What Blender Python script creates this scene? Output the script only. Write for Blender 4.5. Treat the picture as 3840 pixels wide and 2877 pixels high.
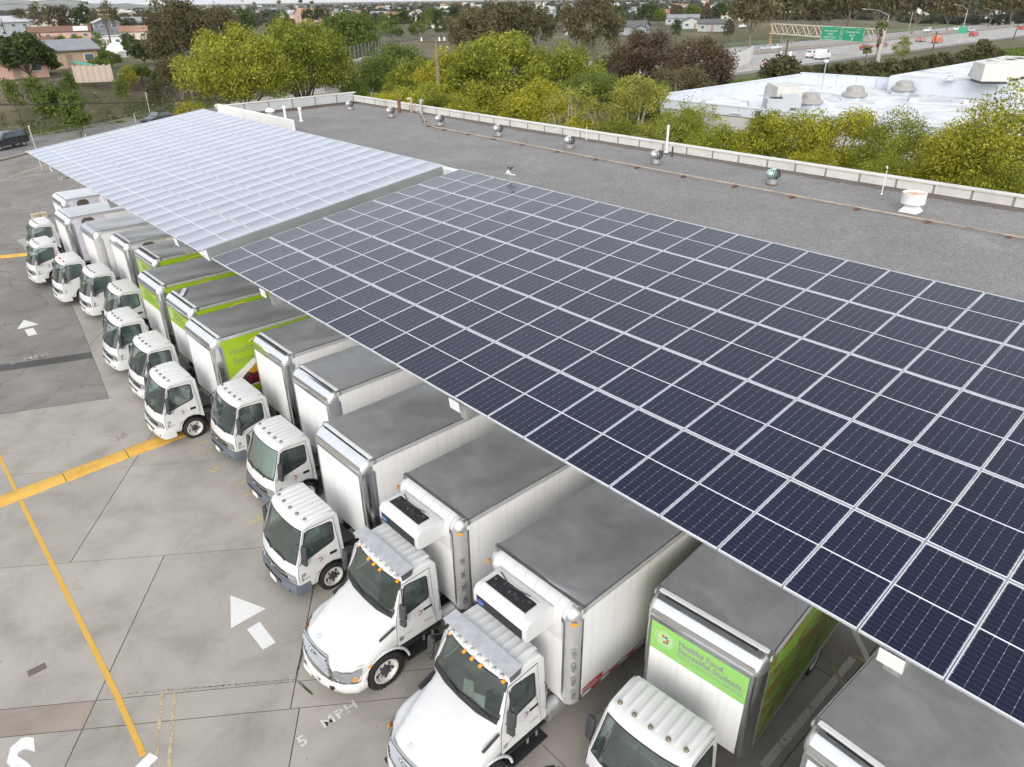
import bpy, bmesh, math, random
import numpy as np
from math import radians, sin, cos, pi, sqrt, atan2
from mathutils import Vector, Matrix
from mathutils.geometry import tessellate_polygon

SC = bpy.context.scene
for o in list(bpy.data.objects): bpy.data.objects.remove(o)
COL = SC.collection
rnd = random.Random(7)

# ------------------------------------------------------------------ camera
CAMPOS = Vector((-7.7293, -23.1424, 13.8930))
RIGHT = Vector((0.73873845, -0.67388022, -0.0122864))
UP = Vector((0.32813924, 0.34367883, 0.87989176))
FWD = Vector((0.58871907, 0.65404152, -0.47501531))
cd = bpy.data.cameras.new('camera'); cam = bpy.data.objects.new('camera', cd); COL.objects.link(cam)
cd.sensor_width = 36.0; cd.lens = 36.0 * 2672.93 / 3840.0
cd.clip_start = 0.2; cd.clip_end = 20000
m = Matrix((RIGHT, UP, -FWD)).transposed().to_4x4(); m.translation = CAMPOS
cam.matrix_world = m; SC.camera = cam

# ------------------------------------------------------------------ sky, sun, exposure
SUN_EL, SUN_AZ = radians(27), radians(222)      # azimuth of the sun seen from the lot, from +X towards +Y
w = bpy.data.worlds.new('World'); SC.world = w; w.use_nodes = True
nt = w.node_tree; nt.nodes.clear()
sky = nt.nodes.new('ShaderNodeTexSky'); sky.sky_type = 'NISHITA'; sky.sun_disc = False
sky.sun_elevation = SUN_EL; sky.sun_rotation = radians(90) - SUN_AZ
sky.air_density = 1.0; sky.dust_density = 7.0; sky.ozone_density = 1.0; sky.altitude = 20
hs = nt.nodes.new('ShaderNodeHueSaturation'); hs.inputs['Saturation'].default_value = 0.30; hs.inputs['Value'].default_value = 1.0
bg = nt.nodes.new('ShaderNodeBackground'); bg.inputs['Strength'].default_value = 0.10
wo = nt.nodes.new('ShaderNodeOutputWorld')
nt.links.new(sky.outputs[0], hs.inputs['Color']); 
cl = nt.nodes.new('ShaderNodeMix'); cl.data_type = 'RGBA'; cl.blend_type = 'ADD'; cl.inputs[0].default_value = 1.0; cl.inputs[7].default_value = (8.0, 8.3, 8.7, 1)   # even pale cloud layer
nt.links.new(hs.outputs[0], cl.inputs[6]); nt.links.new(cl.outputs[2], bg.inputs['Color']); nt.links.new(bg.outputs[0], wo.inputs[0])
sl = bpy.data.lights.new('sun', 'SUN'); sl.energy = 0.75; sl.angle = radians(28); sl.color = (1.0, 0.88, 0.72)
so = bpy.data.objects.new('sun', sl); COL.objects.link(so)
sd = Vector((cos(SUN_EL) * cos(SUN_AZ), cos(SUN_EL) * sin(SUN_AZ), sin(SUN_EL)))
so.rotation_euler = sd.to_track_quat('Z', 'Y').to_euler(); so.location = (0, 0, 60)
SC.view_settings.view_transform = 'Standard'; SC.view_settings.look = 'None'
SC.view_settings.exposure = 0.12; SC.view_settings.gamma = 1.0; SC.view_settings.use_curve_mapping = False
SC.render.engine = 'CYCLES'
SC.cycles.max_bounces = 7; SC.cycles.diffuse_bounces = 4; SC.cycles.glossy_bounces = 4
SC.cycles.transmission_bounces = 4; SC.cycles.transparent_max_bounces = 12
SC.cycles.use_denoising = True; SC.cycles.caustics_reflective = False; SC.cycles.caustics_refractive = False

# ------------------------------------------------------------------ planning helper: ray of a photograph point to a height
def at(px, py, z=0.0):
    d = RIGHT * ((px - 1920) / 2672.93) + UP * ((1438.5 - py) / 2672.93) + FWD
    t = (z - CAMPOS.z) / d.z
    return CAMPOS + d * t
def atd(px, py, dist):
    d = RIGHT * ((px - 1920) / 2672.93) + UP * ((1438.5 - py) / 2672.93) + FWD
    return CAMPOS + d * (dist / math.hypot(d.x, d.y))
def depth(p): return (Vector(p) - CAMPOS).dot(FWD)
def metres(npx, p): return npx * depth(p) / 2672.93

# ------------------------------------------------------------------ object helpers
def link(o, parent=None):
    COL.objects.link(o)
    if parent is not None: o.parent = parent
    return o
def tag(o, label=None, cat=None, group=None, kind=None):
    if label: o['label'] = label
    if cat: o['category'] = cat
    if group: o['group'] = group
    if kind: o['kind'] = kind
    return o
def thing(name, label, cat, loc=(0, 0, 0), rz=0.0, group=None):
    o = bpy.data.objects.new(name, None); o.empty_display_size = 0.3
    link(o); o.location = loc; o.rotation_euler = (0, 0, rz)
    return tag(o, label, cat, group)
def put(name, mesh, parent=None, loc=None, rot=None, scale=None):
    o = bpy.data.objects.new(name, mesh); link(o, parent)
    if loc is not None: o.location = loc
    if rot is not None: o.rotation_euler = rot
    if scale is not None: o.scale = scale
    return o
def kids(o): return [c for c in o.children]
def copy_tree(o, parent=None):
    c = o.copy(); COL.objects.link(c)
    if parent is not None: c.parent = parent
    for ch in kids(o): copy_tree(ch, c)
    return c

class MB:
    """collects simple solids and builds ONE mesh"""
    def __init__(s): s.v = []; s.f = []; s.m = []
    def add(s, vs, fs, mi=0):
        b = len(s.v); s.v += [tuple(v) for v in vs]
        s.f += [tuple(i + b for i in f) for f in fs]; s.m += [mi] * len(fs); return s
    def box(s, c, d, mi=0, rz=0.0, M=None):
        x, y, z = d[0] / 2, d[1] / 2, d[2] / 2
        vs = [Vector((i * x, j * y, k * z)) for k in (-1, 1) for j in (-1, 1) for i in (-1, 1)]
        if rz: R = Matrix.Rotation(rz, 3, 'Z'); vs = [R @ v for v in vs]
        if M is not None: vs = [M @ v for v in vs]
        vs = [v + Vector(c) for v in vs]
        return s.add(vs, [(0, 2, 3, 1), (4, 5, 7, 6), (0, 1, 5, 4), (2, 6, 7, 3), (0, 4, 6, 2), (1, 3, 7, 5)], mi)
    def bb(s, a, b, mi=0):
        return s.box([(a[i] + b[i]) / 2 for i in range(3)], [abs(b[i] - a[i]) for i in range(3)], mi)
    def tube(s, pts, r, n=6, mi=0, cap=True):
        pts = [Vector(p) for p in pts]; rs = r if isinstance(r, (list, tuple)) else [r] * len(pts)
        rings = []; up = Vector((0, 0, 1))
        for i, p in enumerate(pts):
            t = (pts[min(i + 1, len(pts) - 1)] - pts[max(i - 1, 0)]).normalized()
            a = t.cross(up)
            if a.length < 1e-3: a = t.cross(Vector((1, 0, 0)))
            a.normalize(); b = t.cross(a)
            rings.append([p + (a * cos(2 * pi * k / n) + b * sin(2 * pi * k / n)) * rs[i] for k in range(n)])
        vs = [v for R in rings for v in R]; fs = []
        for i in range(len(pts) - 1):
            for k in range(n):
                fs.append((i * n + k, i * n + (k + 1) % n, (i + 1) * n + (k + 1) % n, (i + 1) * n + k))
        if cap: fs += [tuple(range(n))[::-1], tuple((len(pts) - 1) * n + k for k in range(n))]
        return s.add(vs, fs, mi)
    def cyl(s, c, r, h, n=16, mi=0, axis='Z', r2=None):
        c = Vector(c); d = {'X': Vector((1, 0, 0)), 'Y': Vector((0, 1, 0)), 'Z': Vector((0, 0, 1))}[axis]
        return s.tube([c - d * h / 2, c + d * h / 2], [r, r if r2 is None else r2], n, mi)
    def lathe(s, prof, n=20, mi=0, M=None, c=(0, 0, 0)):
        vs = []; k = len(prof)
        for i in range(n):
            a = 2 * pi * i / n
            for r, z in prof: vs.append(Vector((r * cos(a), r * sin(a), z)))
        if M is not None: vs = [M @ v for v in vs]
        vs = [v + Vector(c) for v in vs]
        fs = [(i * k + j, ((i + 1) % n) * k + j, ((i + 1) % n) * k + j + 1, i * k + j + 1) for i in range(n) for j in range(k - 1)]
        return s.add(vs, fs, mi)
    def ball(s, c, r, n=10, m=6, mi=0):
        if not isinstance(r, (tuple, list)): r = (r, r, r)
        vs = []; fs = []
        for j in range(m + 1):
            for i in range(n):
                th = pi * j / m; ph = 2 * pi * i / n
                vs.append((c[0] + r[0] * sin(th) * cos(ph), c[1] + r[1] * sin(th) * sin(ph), c[2] + r[2] * cos(th)))
        for j in range(m):
            for i in range(n): fs.append((j * n + i, (j + 1) * n + i, (j + 1) * n + (i + 1) % n, j * n + (i + 1) % n))
        return s.add(vs, fs, mi)
    def grid(s, P, mi=0, closed=False):
        """P[i][j] points"""
        a, b = len(P), len(P[0]); vs = [v for R in P for v in R]; fs = []
        for i in range(a - 1):
            for j in range(b - 1 + (1 if closed else 0)):
                fs.append((i * b + j, i * b + (j + 1) % b, (i + 1) * b + (j + 1) % b, (i + 1) * b + j))
        return s.add(vs, fs, mi)
    def prism(s, poly, z0, z1, mi=0, M=None):
        n = len(poly); vs = [Vector((x, y, z0)) for x, y in poly] + [Vector((x, y, z1)) for x, y in poly]
        if M is not None: vs = [M @ v for v in vs]
        return s.add(vs, [tuple(range(n))[::-1], tuple(range(n, 2 * n))] + [(i, (i + 1) % n, n + (i + 1) % n, n + i) for i in range(n)], mi)
    def poly(s, pts, mi=0): return s.add(pts, [tuple(range(len(pts)))], mi)
    def mesh(s, name, mats, smooth=None, bevel=0.0, seg=2, fix=False, sub=0):
        me = bpy.data.meshes.new(name)
        me.from_pydata([tuple(v) for v in s.v], [], s.f)
        for mt in (mats if isinstance(mats, (list, tuple)) else [mats]): me.materials.append(mt)
        if len(me.materials) > 1: me.polygons.foreach_set('material_index', s.m)
        if bevel or fix or sub:
            bm = bmesh.new(); bm.from_mesh(me)
            bmesh.ops.remove_doubles(bm, verts=bm.verts, dist=1e-4)
            if fix: bmesh.ops.recalc_face_normals(bm, faces=bm.faces)
            if sub:
                bmesh.ops.subdivide_edges(bm, edges=bm.edges, cuts=sub, use_grid_fill=True, smooth=0.0)
            if bevel:
                es = [e for e in bm.edges if len(e.link_faces) == 2 and e.calc_face_angle(0) > radians(28)]
                bmesh.ops.bevel(bm, geom=es, offset=bevel, segments=seg, profile=0.6, affect='EDGES', clamp_overlap=True)
            bm.to_mesh(me); bm.free()
        if smooth is not None:
            me.polygons.foreach_set('use_smooth', [True] * len(me.polygons))
            if smooth < 180: me.set_sharp_from_angle(angle=radians(smooth))
        me.update(); return me
    def put(s, name, mats, parent=None, **k):
        return put(name, s.mesh(name, mats, **k), parent)

def npmesh(name, V, F, mat, smooth=False):
    """fast mesh from numpy quads/tris"""
    V = np.asarray(V, np.float32); F = np.asarray(F, np.int32); k = F.shape[1]
    me = bpy.data.meshes.new(name); me.vertices.add(len(V)); me.vertices.foreach_set('co', V.ravel())
    me.loops.add(F.size); me.loops.foreach_set('vertex_index', F.ravel())
    me.polygons.add(len(F)); me.polygons.foreach_set('loop_start', np.arange(0, F.size, k, dtype=np.int32))
    me.polygons.foreach_set('loop_total', np.full(len(F), k, np.int32))
    me.materials.append(mat); me.update(calc_edges=True)
    if smooth: me.polygons.foreach_set('use_smooth', np.ones(len(F), bool))
    return me
_tc = {}
def text_mesh(s, size, mat, M=None, ext=0.0, align='LEFT', space=1.0, name='lettering', bold=0.0):
    cu = bpy.data.curves.new('t', 'FONT'); cu.body = s; cu.size = size; cu.align_x = align; cu.extrude = ext
    cu.space_character = space; cu.space_line = 0.85; cu.resolution_u = 2; cu.offset = bold * size
    o = bpy.data.objects.new('t', cu); COL.objects.link(o)
    dg = bpy.context.evaluated_depsgraph_get(); me = bpy.data.meshes.new_from_object(o.evaluated_get(dg))
    bpy.data.objects.remove(o); bpy.data.curves.remove(cu)
    me.name = name; me.materials.clear(); me.materials.append(mat)
    if M is not None: me.transform(M)
    return me
def frame(o, x, y):
    """matrix whose local x,y axes are the given world directions"""
    x = Vector(x).normalized(); y = (Vector(y) - x * Vector(y).dot(x)).normalized(); z = x.cross(y)
    M = Matrix((x, y, z)).transposed().to_4x4(); M.translation = Vector(o); return M

# ------------------------------------------------------------------ materials
class N:
    def __init__(s, name):
        s.mat = bpy.data.materials.new(name); s.mat.use_nodes = True; s.t = s.mat.node_tree
        s.b = s.t.nodes['Principled BSDF']; s.out = s.t.nodes['Material Output']
    def n(s, typ, **kw):
        x = s.t.nodes.new(typ)
        for k, v in kw.items(): setattr(x, k, v)
        return x
    def L(s, a, b): s.t.links.new(a, b)
    def val(s, sock, v):
        if hasattr(v, 'is_linked') or isinstance(v, bpy.types.NodeSocket): s.L(v, sock)
        else: sock.default_value = v
    def math(s, op, a, b=0.0, c=None):
        x = s.n('ShaderNodeMath', operation=op); s.val(x.inputs[0], a); s.val(x.inputs[1], b)
        if c is not None: s.val(x.inputs[2], c)
        return x.outputs[0]
    def co(s, kind='Object'): return s.n('ShaderNodeTexCoord').outputs[kind]
    def noise(s, scale, detail=4.0, rough=0.55, co=None, dist=0.0):
        x = s.n('ShaderNodeTexNoise'); x.inputs['Scale'].default_value = scale; x.inputs['Detail'].default_value = detail
        x.inputs['Roughness'].default_value = rough; x.inputs['Distortion'].default_value = dist
        if co is not None: s.L(co, x.inputs['Vector'])
        return x.outputs[0]
    def ramp(s, f, stops):
        x = s.n('ShaderNodeValToRGB'); s.L(f, x.inputs[0]); e = x.color_ramp.elements
        while len(e) < len(stops): e.new(0.5)
        for i, (p, c) in enumerate(stops): e[i].position = p; e[i].color = c if len(c) == 4 else (*c, 1)
        return x.outputs[0]
    def mix(s, f, a, b, mode='MIX'):
        x = s.n('ShaderNodeMix', data_type='RGBA', blend_type=mode); s.val(x.inputs[0], f)
        for i, v in ((6, a), (7, b)):
            if isinstance(v, bpy.types.NodeSocket): s.L(v, x.inputs[i])
            else: x.inputs[i].default_value = (*v, 1) if len(v) == 3 else v
        return x.outputs[2]
    def bump(s, h, strength=0.2, dist=0.01):
        x = s.n('ShaderNodeBump'); x.inputs['Strength'].default_value = strength; x.inputs['Distance'].default_value = dist
        s.L(h, x.inputs['Height']); s.L(x.outputs[0], s.b.inputs['Normal'])
    def set(s, **k):
        names = dict(c='Base Color', r='Roughness', m='Metallic', spec='Specular IOR Level', coat='Coat Weight', cr='Coat Roughness', a='Alpha', tw='Transmission Weight', ior='IOR')
        for q, v in k.items():
            sock = s.b.inputs[names[q]]
            if isinstance(v, bpy.types.NodeSocket): s.L(v, sock)
            elif q == 'c': sock.default_value = (*v, 1)
            else: sock.default_value = v
        return s
def mottled(name, c, var=0.12, scale=3.0, r=0.6, m=0.0, bump=0.0, bscale=40.0, coat=0.0, dirt=None, spec=0.5, world=False, streak=0.0):
    a = N(name); co = a.co() if not world else a.n('ShaderNodeNewGeometry').outputs['Position']
    f = a.noise(scale, 5, 0.6, co)
    lo = tuple(x * (1 - var) for x in c); hi = tuple(min(1, x * (1 + var)) for x in c)
    col = a.ramp(f, [(0.3, lo), (0.7, hi)])
    if dirt:
        g = a.noise(scale * 0.37, 6, 0.65, co); g = a.ramp(g, [(0.52, (0, 0, 0)), (0.72, (1, 1, 1))]); col = a.mix(a.math('MULTIPLY', g, dirt[1]), col, dirt[0])
    if streak:      # rain streaks: noise drawn out downwards
        mp = a.n('ShaderNodeMapping'); mp.inputs['Scale'].default_value = (9, 9, .35); a.L(co, mp.inputs[0]); sk = a.ramp(a.noise(1.0, 5, .65, mp.outputs[0]), [(.50, (0, 0, 0)), (.78, (1, 1, 1))]); col = a.mix(a.math('MULTIPLY', sk, streak), col, (.34, .31, .27))
    a.set(c=col, m=m, coat=coat, spec=spec)
    rr = a.ramp(a.noise(scale * 2.3, 4, 0.6, co), [(0.3, (max(0, r - 0.08),) * 3), (0.7, (min(1, r + 0.08),) * 3)]); a.set(r=rr)
    if bump: a.bump(a.noise(bscale, 4, 0.6, co), bump, 0.01)
    return a.mat
# ------------------------------------------------------------------ shared materials
WHITE = mottled('white_paint', (0.62, 0.63, 0.64), 0.03, 1.5, 0.40, coat=0.10, spec=0.3, streak=.10, dirt=((0.55, 0.54, 0.52), 0.18))
WHITEPANEL = mottled('white_box_panel', (0.77, 0.78, 0.79), 0.03, 1.2, 0.42, dirt=((0.55, 0.54, 0.52), 0.15), streak=.22)
WHITEPLAIN = mottled('white_metal', (0.74, 0.75, 0.76), 0.05, 2.0, 0.45)
POSTM = mottled('pale_post_aluminium', (0.55, 0.555, 0.56), 0.08, 4, 0.4, 0.5)
RAILM = mottled('light_rail_metal', (0.58, 0.59, 0.60), 0.06, 4, 0.4, 0.45)
POLISH = mottled('polished_aluminium', (0.82, 0.83, 0.85), 0.05, 3, 0.14, 1.0, 0.06, 9)
CAST = mottled('cast_aluminium', (0.70, 0.70, 0.71), 0.08, 6, 0.36, 1.0)
BRUSH = mottled('brushed_aluminium', (0.62, 0.63, 0.65), 0.10, 4, 0.34, 1.0, 0.05, 12)
STEEL = mottled('galvanised_steel', (0.55, 0.57, 0.58), 0.12, 5, 0.45, 0.8)
CHROME = mottled('chrome', (0.86, 0.87, 0.88), 0.03, 5, 0.10, 1.0)
RUBBER = mottled('tyre_rubber', (0.018, 0.018, 0.019), 0.25, 12, 0.75, bump=0.15, bscale=60)
BLACK = mottled('black_plastic', (0.020, 0.021, 0.023), 0.2, 8, 0.5)
DARKGREY = mottled('dark_grey_plastic', (0.045, 0.048, 0.053), 0.15, 8, 0.5)
BUMPGREY = mottled('grey_blue_bumper_plastic', (0.115, 0.135, 0.165), 0.12, 6, 0.5)
SEATGREY = mottled('grey_seat_cloth', (0.30, 0.32, 0.32), 0.15, 20, 0.9)
DASH = mottled('dashboard_plastic', (0.16, 0.17, 0.175), 0.15, 8, 0.7)
RIMWHITE = mottled('painted_wheel_rim', (0.62, 0.62, 0.61), 0.10, 14, 0.4, dirt=((0.22, 0.16, 0.11), 0.5))
AMBER = mottled('amber_lens', (0.85, 0.30, 0.01), 0.05, 9, 0.2, coat=0.5)
SMOKE = mottled('smoked_amber_lens', (0.16, 0.13, 0.085), 0.1, 9, 0.2, coat=0.6)
REDL = mottled('red_lens', (0.55, 0.015, 0.012), 0.05, 9, 0.2, coat=0.5)
LAMP = mottled('clear_headlamp', (0.46, 0.48, 0.50), 0.10, 9, 0.15, 0.7, coat=1.0)
INK = mottled('dark_lettering', (0.045, 0.047, 0.05), 0.05, 9, 0.5)
GREYINK = mottled('grey_lettering', (0.25, 0.25, 0.26), 0.04, 9, 0.5)
GREENINK = mottled('green_grey_lettering', (0.23, 0.29, 0.16), 0.04, 9, 0.5)
LIME = mottled('lime_vinyl', (0.30, 0.47, 0.018), 0.05, 1.5, 0.4)
SOFTGREEN = mottled('soft_green_vinyl', (0.27, 0.55, 0.15), 0.04, 1.5, 0.4)
REDV = mottled('red_mark', (0.55, 0.03, 0.05), 0.04, 9, 0.5); BLUEV = mottled('blue_mark', (0.02, 0.10, 0.36), 0.04, 9, 0.5)
ORNV = mottled('peach_mark', (0.80, 0.50, 0.22), 0.04, 9, 0.5); MAGV = mottled('magenta_mark', (0.42, 0.02, 0.20), 0.04, 9, 0.5)
SKYV = mottled('pale_blue_mark', (0.35, 0.55, 0.62), 0.04, 9, 0.5)
PALEG = mottled('pale_green_disc', (0.40, 0.64, 0.27), 0.04, 9, 0.5)
PAPER = mottled('white_paper', (0.74, 0.74, 0.70), 0.04, 9, 0.8)
YPAPER = mottled('yellow_paper', (0.72, 0.62, 0.16), 0.04, 9, 0.8)

def glass_mat(name, tint, rough=0.03, fr=1.5, film=0.08):   # film: share of even pale teal tint mixed into the pane
    a = N(name); a.t.nodes.remove(a.b)
    tr = a.n('ShaderNodeBsdfTransparent'); tr.inputs[0].default_value = (*tint, 1)
    gl = a.n('ShaderNodeBsdfGlossy'); gl.inputs['Roughness'].default_value = rough; gl.inputs[0].default_value = (0.95, 0.97, 0.97, 1)
    f = a.n('ShaderNodeFresnel'); f.inputs[0].default_value = fr
    df = a.n('ShaderNodeBsdfDiffuse'); df.inputs[0].default_value = (0.30, 0.40, 0.38, 1); m0 = a.n('ShaderNodeMixShader'); m0.inputs[0].default_value = film; a.L(tr.outputs[0], m0.inputs[1]); a.L(df.outputs[0], m0.inputs[2]); tr = m0
    mx = a.n('ShaderNodeMixShader'); a.L(f.outputs[0], mx.inputs[0]); a.L(tr.outputs[0], mx.inputs[1]); a.L(gl.outputs[0], mx.inputs[2]); a.L(mx.outputs[0], a.out.inputs[0])
    return a.mat
GLASS = glass_mat('green_tinted_windscreen', (0.74, 0.88, 0.84), 0.03, 2.2)
HOUSEGLASS = mottled('house_window_glass', (0.10, 0.13, 0.15), 0.3, 2, 0.12, spec=0.8)

def foil_mat():
    a = N('silver_sunshade_foil'); wv = a.n('ShaderNodeTexWave'); wv.inputs['Scale'].default_value = 3.0; a.L(a.co(), wv.inputs['Vector'])
    a.set(c=(0.78, 0.82, 0.78), r=0.35, m=0.4); return a.mat
FOIL = foil_mat()

def roof_sheet_mat():
    a = N('aluminium_roof_sheet'); co = a.co()
    n1 = a.noise(0.9, 5, 0.6, co, 0.6); n2 = a.noise(5.0, 5, 0.65, co)
    oi = a.n('ShaderNodeObjectInfo').outputs['Random']
    col = a.ramp(n1, [(0.3, (0.64, 0.65, 0.67)), (0.7, (0.76, 0.77, 0.79))])
    g = a.ramp(n2, [(0.35, (0.93, 0.93, 0.93)), (0.65, (1, 1, 1))]); col = a.mix(1.0, col, g, 'MULTIPLY')
    rr = a.ramp(n1, [(0.3, (0.30,) * 3), (0.7, (0.46,) * 3)])
    a.set(c=col, m=0.85, r=rr)
    a.bump(a.noise(1.3, 3, 0.5, co, 0.8), 0.6, 0.03)
    return a.mat
ROOFSHEET = roof_sheet_mat()

def tread_mat():
    a = N('diamond_tread_plate'); co = a.co(); mp = a.n('ShaderNodeMapping'); mp.inputs['Rotation'].default_value = (0, 0, radians(45)); a.L(co, mp.inputs[0])
    ck = a.n('ShaderNodeTexChecker'); ck.inputs['Scale'].default_value = 34; a.L(mp.outputs[0], ck.inputs[0])
    a.set(c=a.ramp(a.noise(6, 4, .6, co), [(0.3, (0.55, 0.55, 0.58)), (0.7, (0.72, 0.72, 0.75))]), m=0.85, r=0.38); a.bump(ck.outputs[1], 0.4, 0.004); return a.mat
TREAD = tread_mat()

def veg_print_mat():
    a = N('vegetable_photo_print'); co = a.co(); mp = a.n('ShaderNodeMapping'); mp.inputs['Scale'].default_value = (0.35, 1, 1.2); mp.inputs['Rotation'].default_value = (0, radians(28), 0); a.L(co, mp.inputs[0])
    f = a.noise(2.2, 5, 0.6, mp.outputs[0], 1.5)
    col = a.ramp(f, [(0.30, (0.13, 0.30, 0.03)), (0.47, (0.18, 0.38, 0.05)), (0.51, (0.12, 0.07, 0.03)), (0.545, (0.34, 0.17, 0.03)), (0.575, (0.10, 0.07, 0.03)), (0.62, (0.16, 0.34, 0.04))])
    a.set(c=col, r=0.4); return a.mat
VEGPRINT = veg_print_mat()
def beans_mat(name, c1, c2, sc):
    a = N(name); v = a.n('ShaderNodeTexVoronoi'); v.inputs['Scale'].default_value = sc; a.L(a.co(), v.inputs['Vector'])
    a.set(c=a.ramp(v.outputs['Distance'], [(0.0, c1), (0.6, c2)]), r=0.4); return a.mat
BEANS = beans_mat('red_bean_print', (0.36, 0.03, 0.06), (0.05, 0.005, 0.01), 11)
MACAR = beans_mat('yellow_pasta_print', (0.75, 0.42, 0.02), (0.40, 0.18, 0.01), 11)
SKIN = mottled('warm_brown_print', (0.36, 0.13, 0.06), 0.25, 3, 0.45)
HAIR = mottled('dark_hair_print', (0.10, 0.075, 0.07), 0.3, 6, 0.5)
LILAC = mottled('pale_lilac_print', (0.60, 0.58, 0.68), 0.1, 2, 0.45)

# ------------------------------------------------------------------ truck parts (x forward from the front of the cargo box, y left, z up)
def mesh_from_bm(bm, name, mat):
    me = bpy.data.meshes.new(name); bm.to_mesh(me); bm.free(); me.materials.append(mat); return me

def hull(profile, ystn, hw, front, inset=0.0):
    """closed cab body: profile (x,z) closed loop, ystn fractions -1..1, hw(z) half width, front(x,z,f) x offset"""
    mb = MB(); P = []
    for f in ystn:
        P.append([(x + front(x, z, f), f * (hw(z) - inset), z) for x, z in profile])
    mb.grid(P, closed=True); n = len(profile)
    mb.f.append(tuple(range(n))); mb.f.append(tuple((len(ystn) - 1) * n + k for k in range(n))[::-1]); mb.m += [0, 0]
    return mb

def inset_profile(prof, d):
    n = len(prof); A = sum(prof[i][0] * prof[(i + 1) % n][1] - prof[(i + 1) % n][0] * prof[i][1] for i in range(n)); s = 1 if A > 0 else -1
    out = []
    for i in range(n):
        p0, p1, p2 = Vector(prof[i - 1]), Vector(prof[i]), Vector(prof[(i + 1) % n])
        e1 = (p1 - p0).normalized(); e2 = (p2 - p1).normalized()
        n1 = Vector((-e1.y, e1.x)) * s; n2 = Vector((-e2.y, e2.x)) * s; b = (n1 + n2)
        b = b.normalized() if b.length > 1e-4 else n1
        k = d / max(0.5, b.dot(n1)); out.append((p1.x + b.x * k, p1.y + b.y * k))
    return out

def boolean_shell(outer, cutters, name, mat, bevel=0.045):
    base = bpy.data.objects.new('tmp', outer.mesh('tmp', mat, fix=True, bevel=bevel, seg=3)); COL.objects.link(base)
    tmp = [base]
    for i, c in enumerate(cutters):
        co = bpy.data.objects.new('tmpc', c.mesh('tmpc', mat, fix=True)); COL.objects.link(co); tmp.append(co)
        md = base.modifiers.new('b%d' % i, 'BOOLEAN'); md.operation = 'DIFFERENCE'; md.object = co; md.solver = 'EXACT'
    dg = bpy.context.evaluated_depsgraph_get(); me = bpy.data.meshes.new_from_object(base.evaluated_get(dg))
    for o in tmp: bpy.data.objects.remove(o)
    me.name = name; me.materials.clear(); me.materials.append(mat)
    me.polygons.foreach_set('use_smooth', [True] * len(me.polygons)); me.set_sharp_from_angle(angle=radians(32)); return me

def ring_panel(outer, hole, yfn, th, name, mat, side):
    """flat plate with a hole standing on the cab side; polygons in (x,z)"""
    loops = [[Vector((x, z, 0)) for x, z in outer], [Vector((x, z, 0)) for x, z in hole]]
    tris = tessellate_polygon(loops); pts = outer + hole; n0, n = len(outer), len(outer) + len(hole)
    vs = [(x, side * (yfn(z) + th), z) for x, z in pts] + [(x, side * (yfn(z) - 0.01), z) for x, z in pts]
    fs = [tuple(t) for t in tris]
    for a, b in ((0, n0), (n0, n)):
        for i in range(a, b):
            j = a + (i - a + 1) % (b - a); fs.append((i, j, j + n, i + n))
    return MB().add(vs, fs).mesh(name, mat, fix=True)

def pane(outline_pts, border_pts, name, glassmat=None):
    """glass polygon with a black rubber frame ring; both loops are lists of 3-D points of equal length"""
    n = len(outline_pts); mb = MB()
    mb.add(list(border_pts) + list(outline_pts), [tuple(n + i for i in range(n))], 0)
    mb.add(list(border_pts) + list(outline_pts), [(i, (i + 1) % n, n + (i + 1) % n, n + i) for i in range(n)], 1)
    return mb.mesh(name, [glassmat or GLASS, BLACK])

def rounded(poly, r, seg=3):
    out = []; n = len(poly)
    for i in range(n):
        p0, p1, p2 = Vector(poly[i - 1]), Vector(poly[i]), Vector(poly[(i + 1) % n])
        a = p1 + (p0 - p1).normalized() * min(r, (p0 - p1).length * .45); b = p1 + (p2 - p1).normalized() * min(r, (p2 - p1).length * .45)
        for k in range(seg + 1):
            t = k / seg; q = a * (1 - t) ** 2 + p1 * 2 * t * (1 - t) + b * t * t; out.append((q.x, q.y))
    return out
def grow(poly, d): return inset_profile(poly, -d)

def wheel_meshes(R, W, rim, tag_):
    t = MB(); h = W / 2
    t.lathe([(rim, -h * .8), (rim + .02, -h), (R * .90, -h), (R * .97, -h * .86), (R, -h * .6), (R, h * .6), (R * .97, h * .86), (R * .90, h), (rim + .02, h), (rim, h * .8)], 32)
    # tread grooves as thin blocks
    for i in range(32):
        a = 2 * pi * i / 32
        t.box((R * cos(a) * .988, R * sin(a) * .988, 0), (.018, .035, W * .95), 0, a)
    tyre = t.mesh('tyre_' + tag_, RUBBER, smooth=40)
    r = MB(); r.lathe([(rim, -h * .8), (rim + .015, h * .98), (rim - .015, h * 1.0), (rim * .88, h * .62), (rim * .80, h * .45), (rim * .42, h * .50), (rim * .40, h * .55)], 28)
    r2 = MB(); r2.lathe([(rim * .44, h * .45), (rim * .42, h * .78), (rim * .30, h * .92), (.001, h * .94)], 16)
    for i in range(8):
        a = 2 * pi * i / 8; r2.cyl((rim * .55 * cos(a), rim * .55 * sin(a), h * .55), rim * .065, h * .28, 6)
    holes = MB()
    for i in range(5):
        a = 2 * pi * i / 5 + .3; holes.cyl((rim * .70 * cos(a), rim * .70 * sin(a), h * .49), rim * .12, .02, 8)
    return tyre, r.mesh('rim_' + tag_, RIMWHITE, smooth=35), r2.mesh('hub_' + tag_, DARKGREY, smooth=35), holes.mesh('rim_hole_' + tag_, BLACK)

def add_wheel(parent, meshes, x, y, z, steer=0.0):
    ty = put('wheel', meshes[0], parent, (x, y, z), (radians(-90) if y > 0 else radians(90), 0, steer))
    put('rim', meshes[1], ty); put('hub', meshes[2], ty); put('rim_hole', meshes[3], ty); return ty

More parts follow.
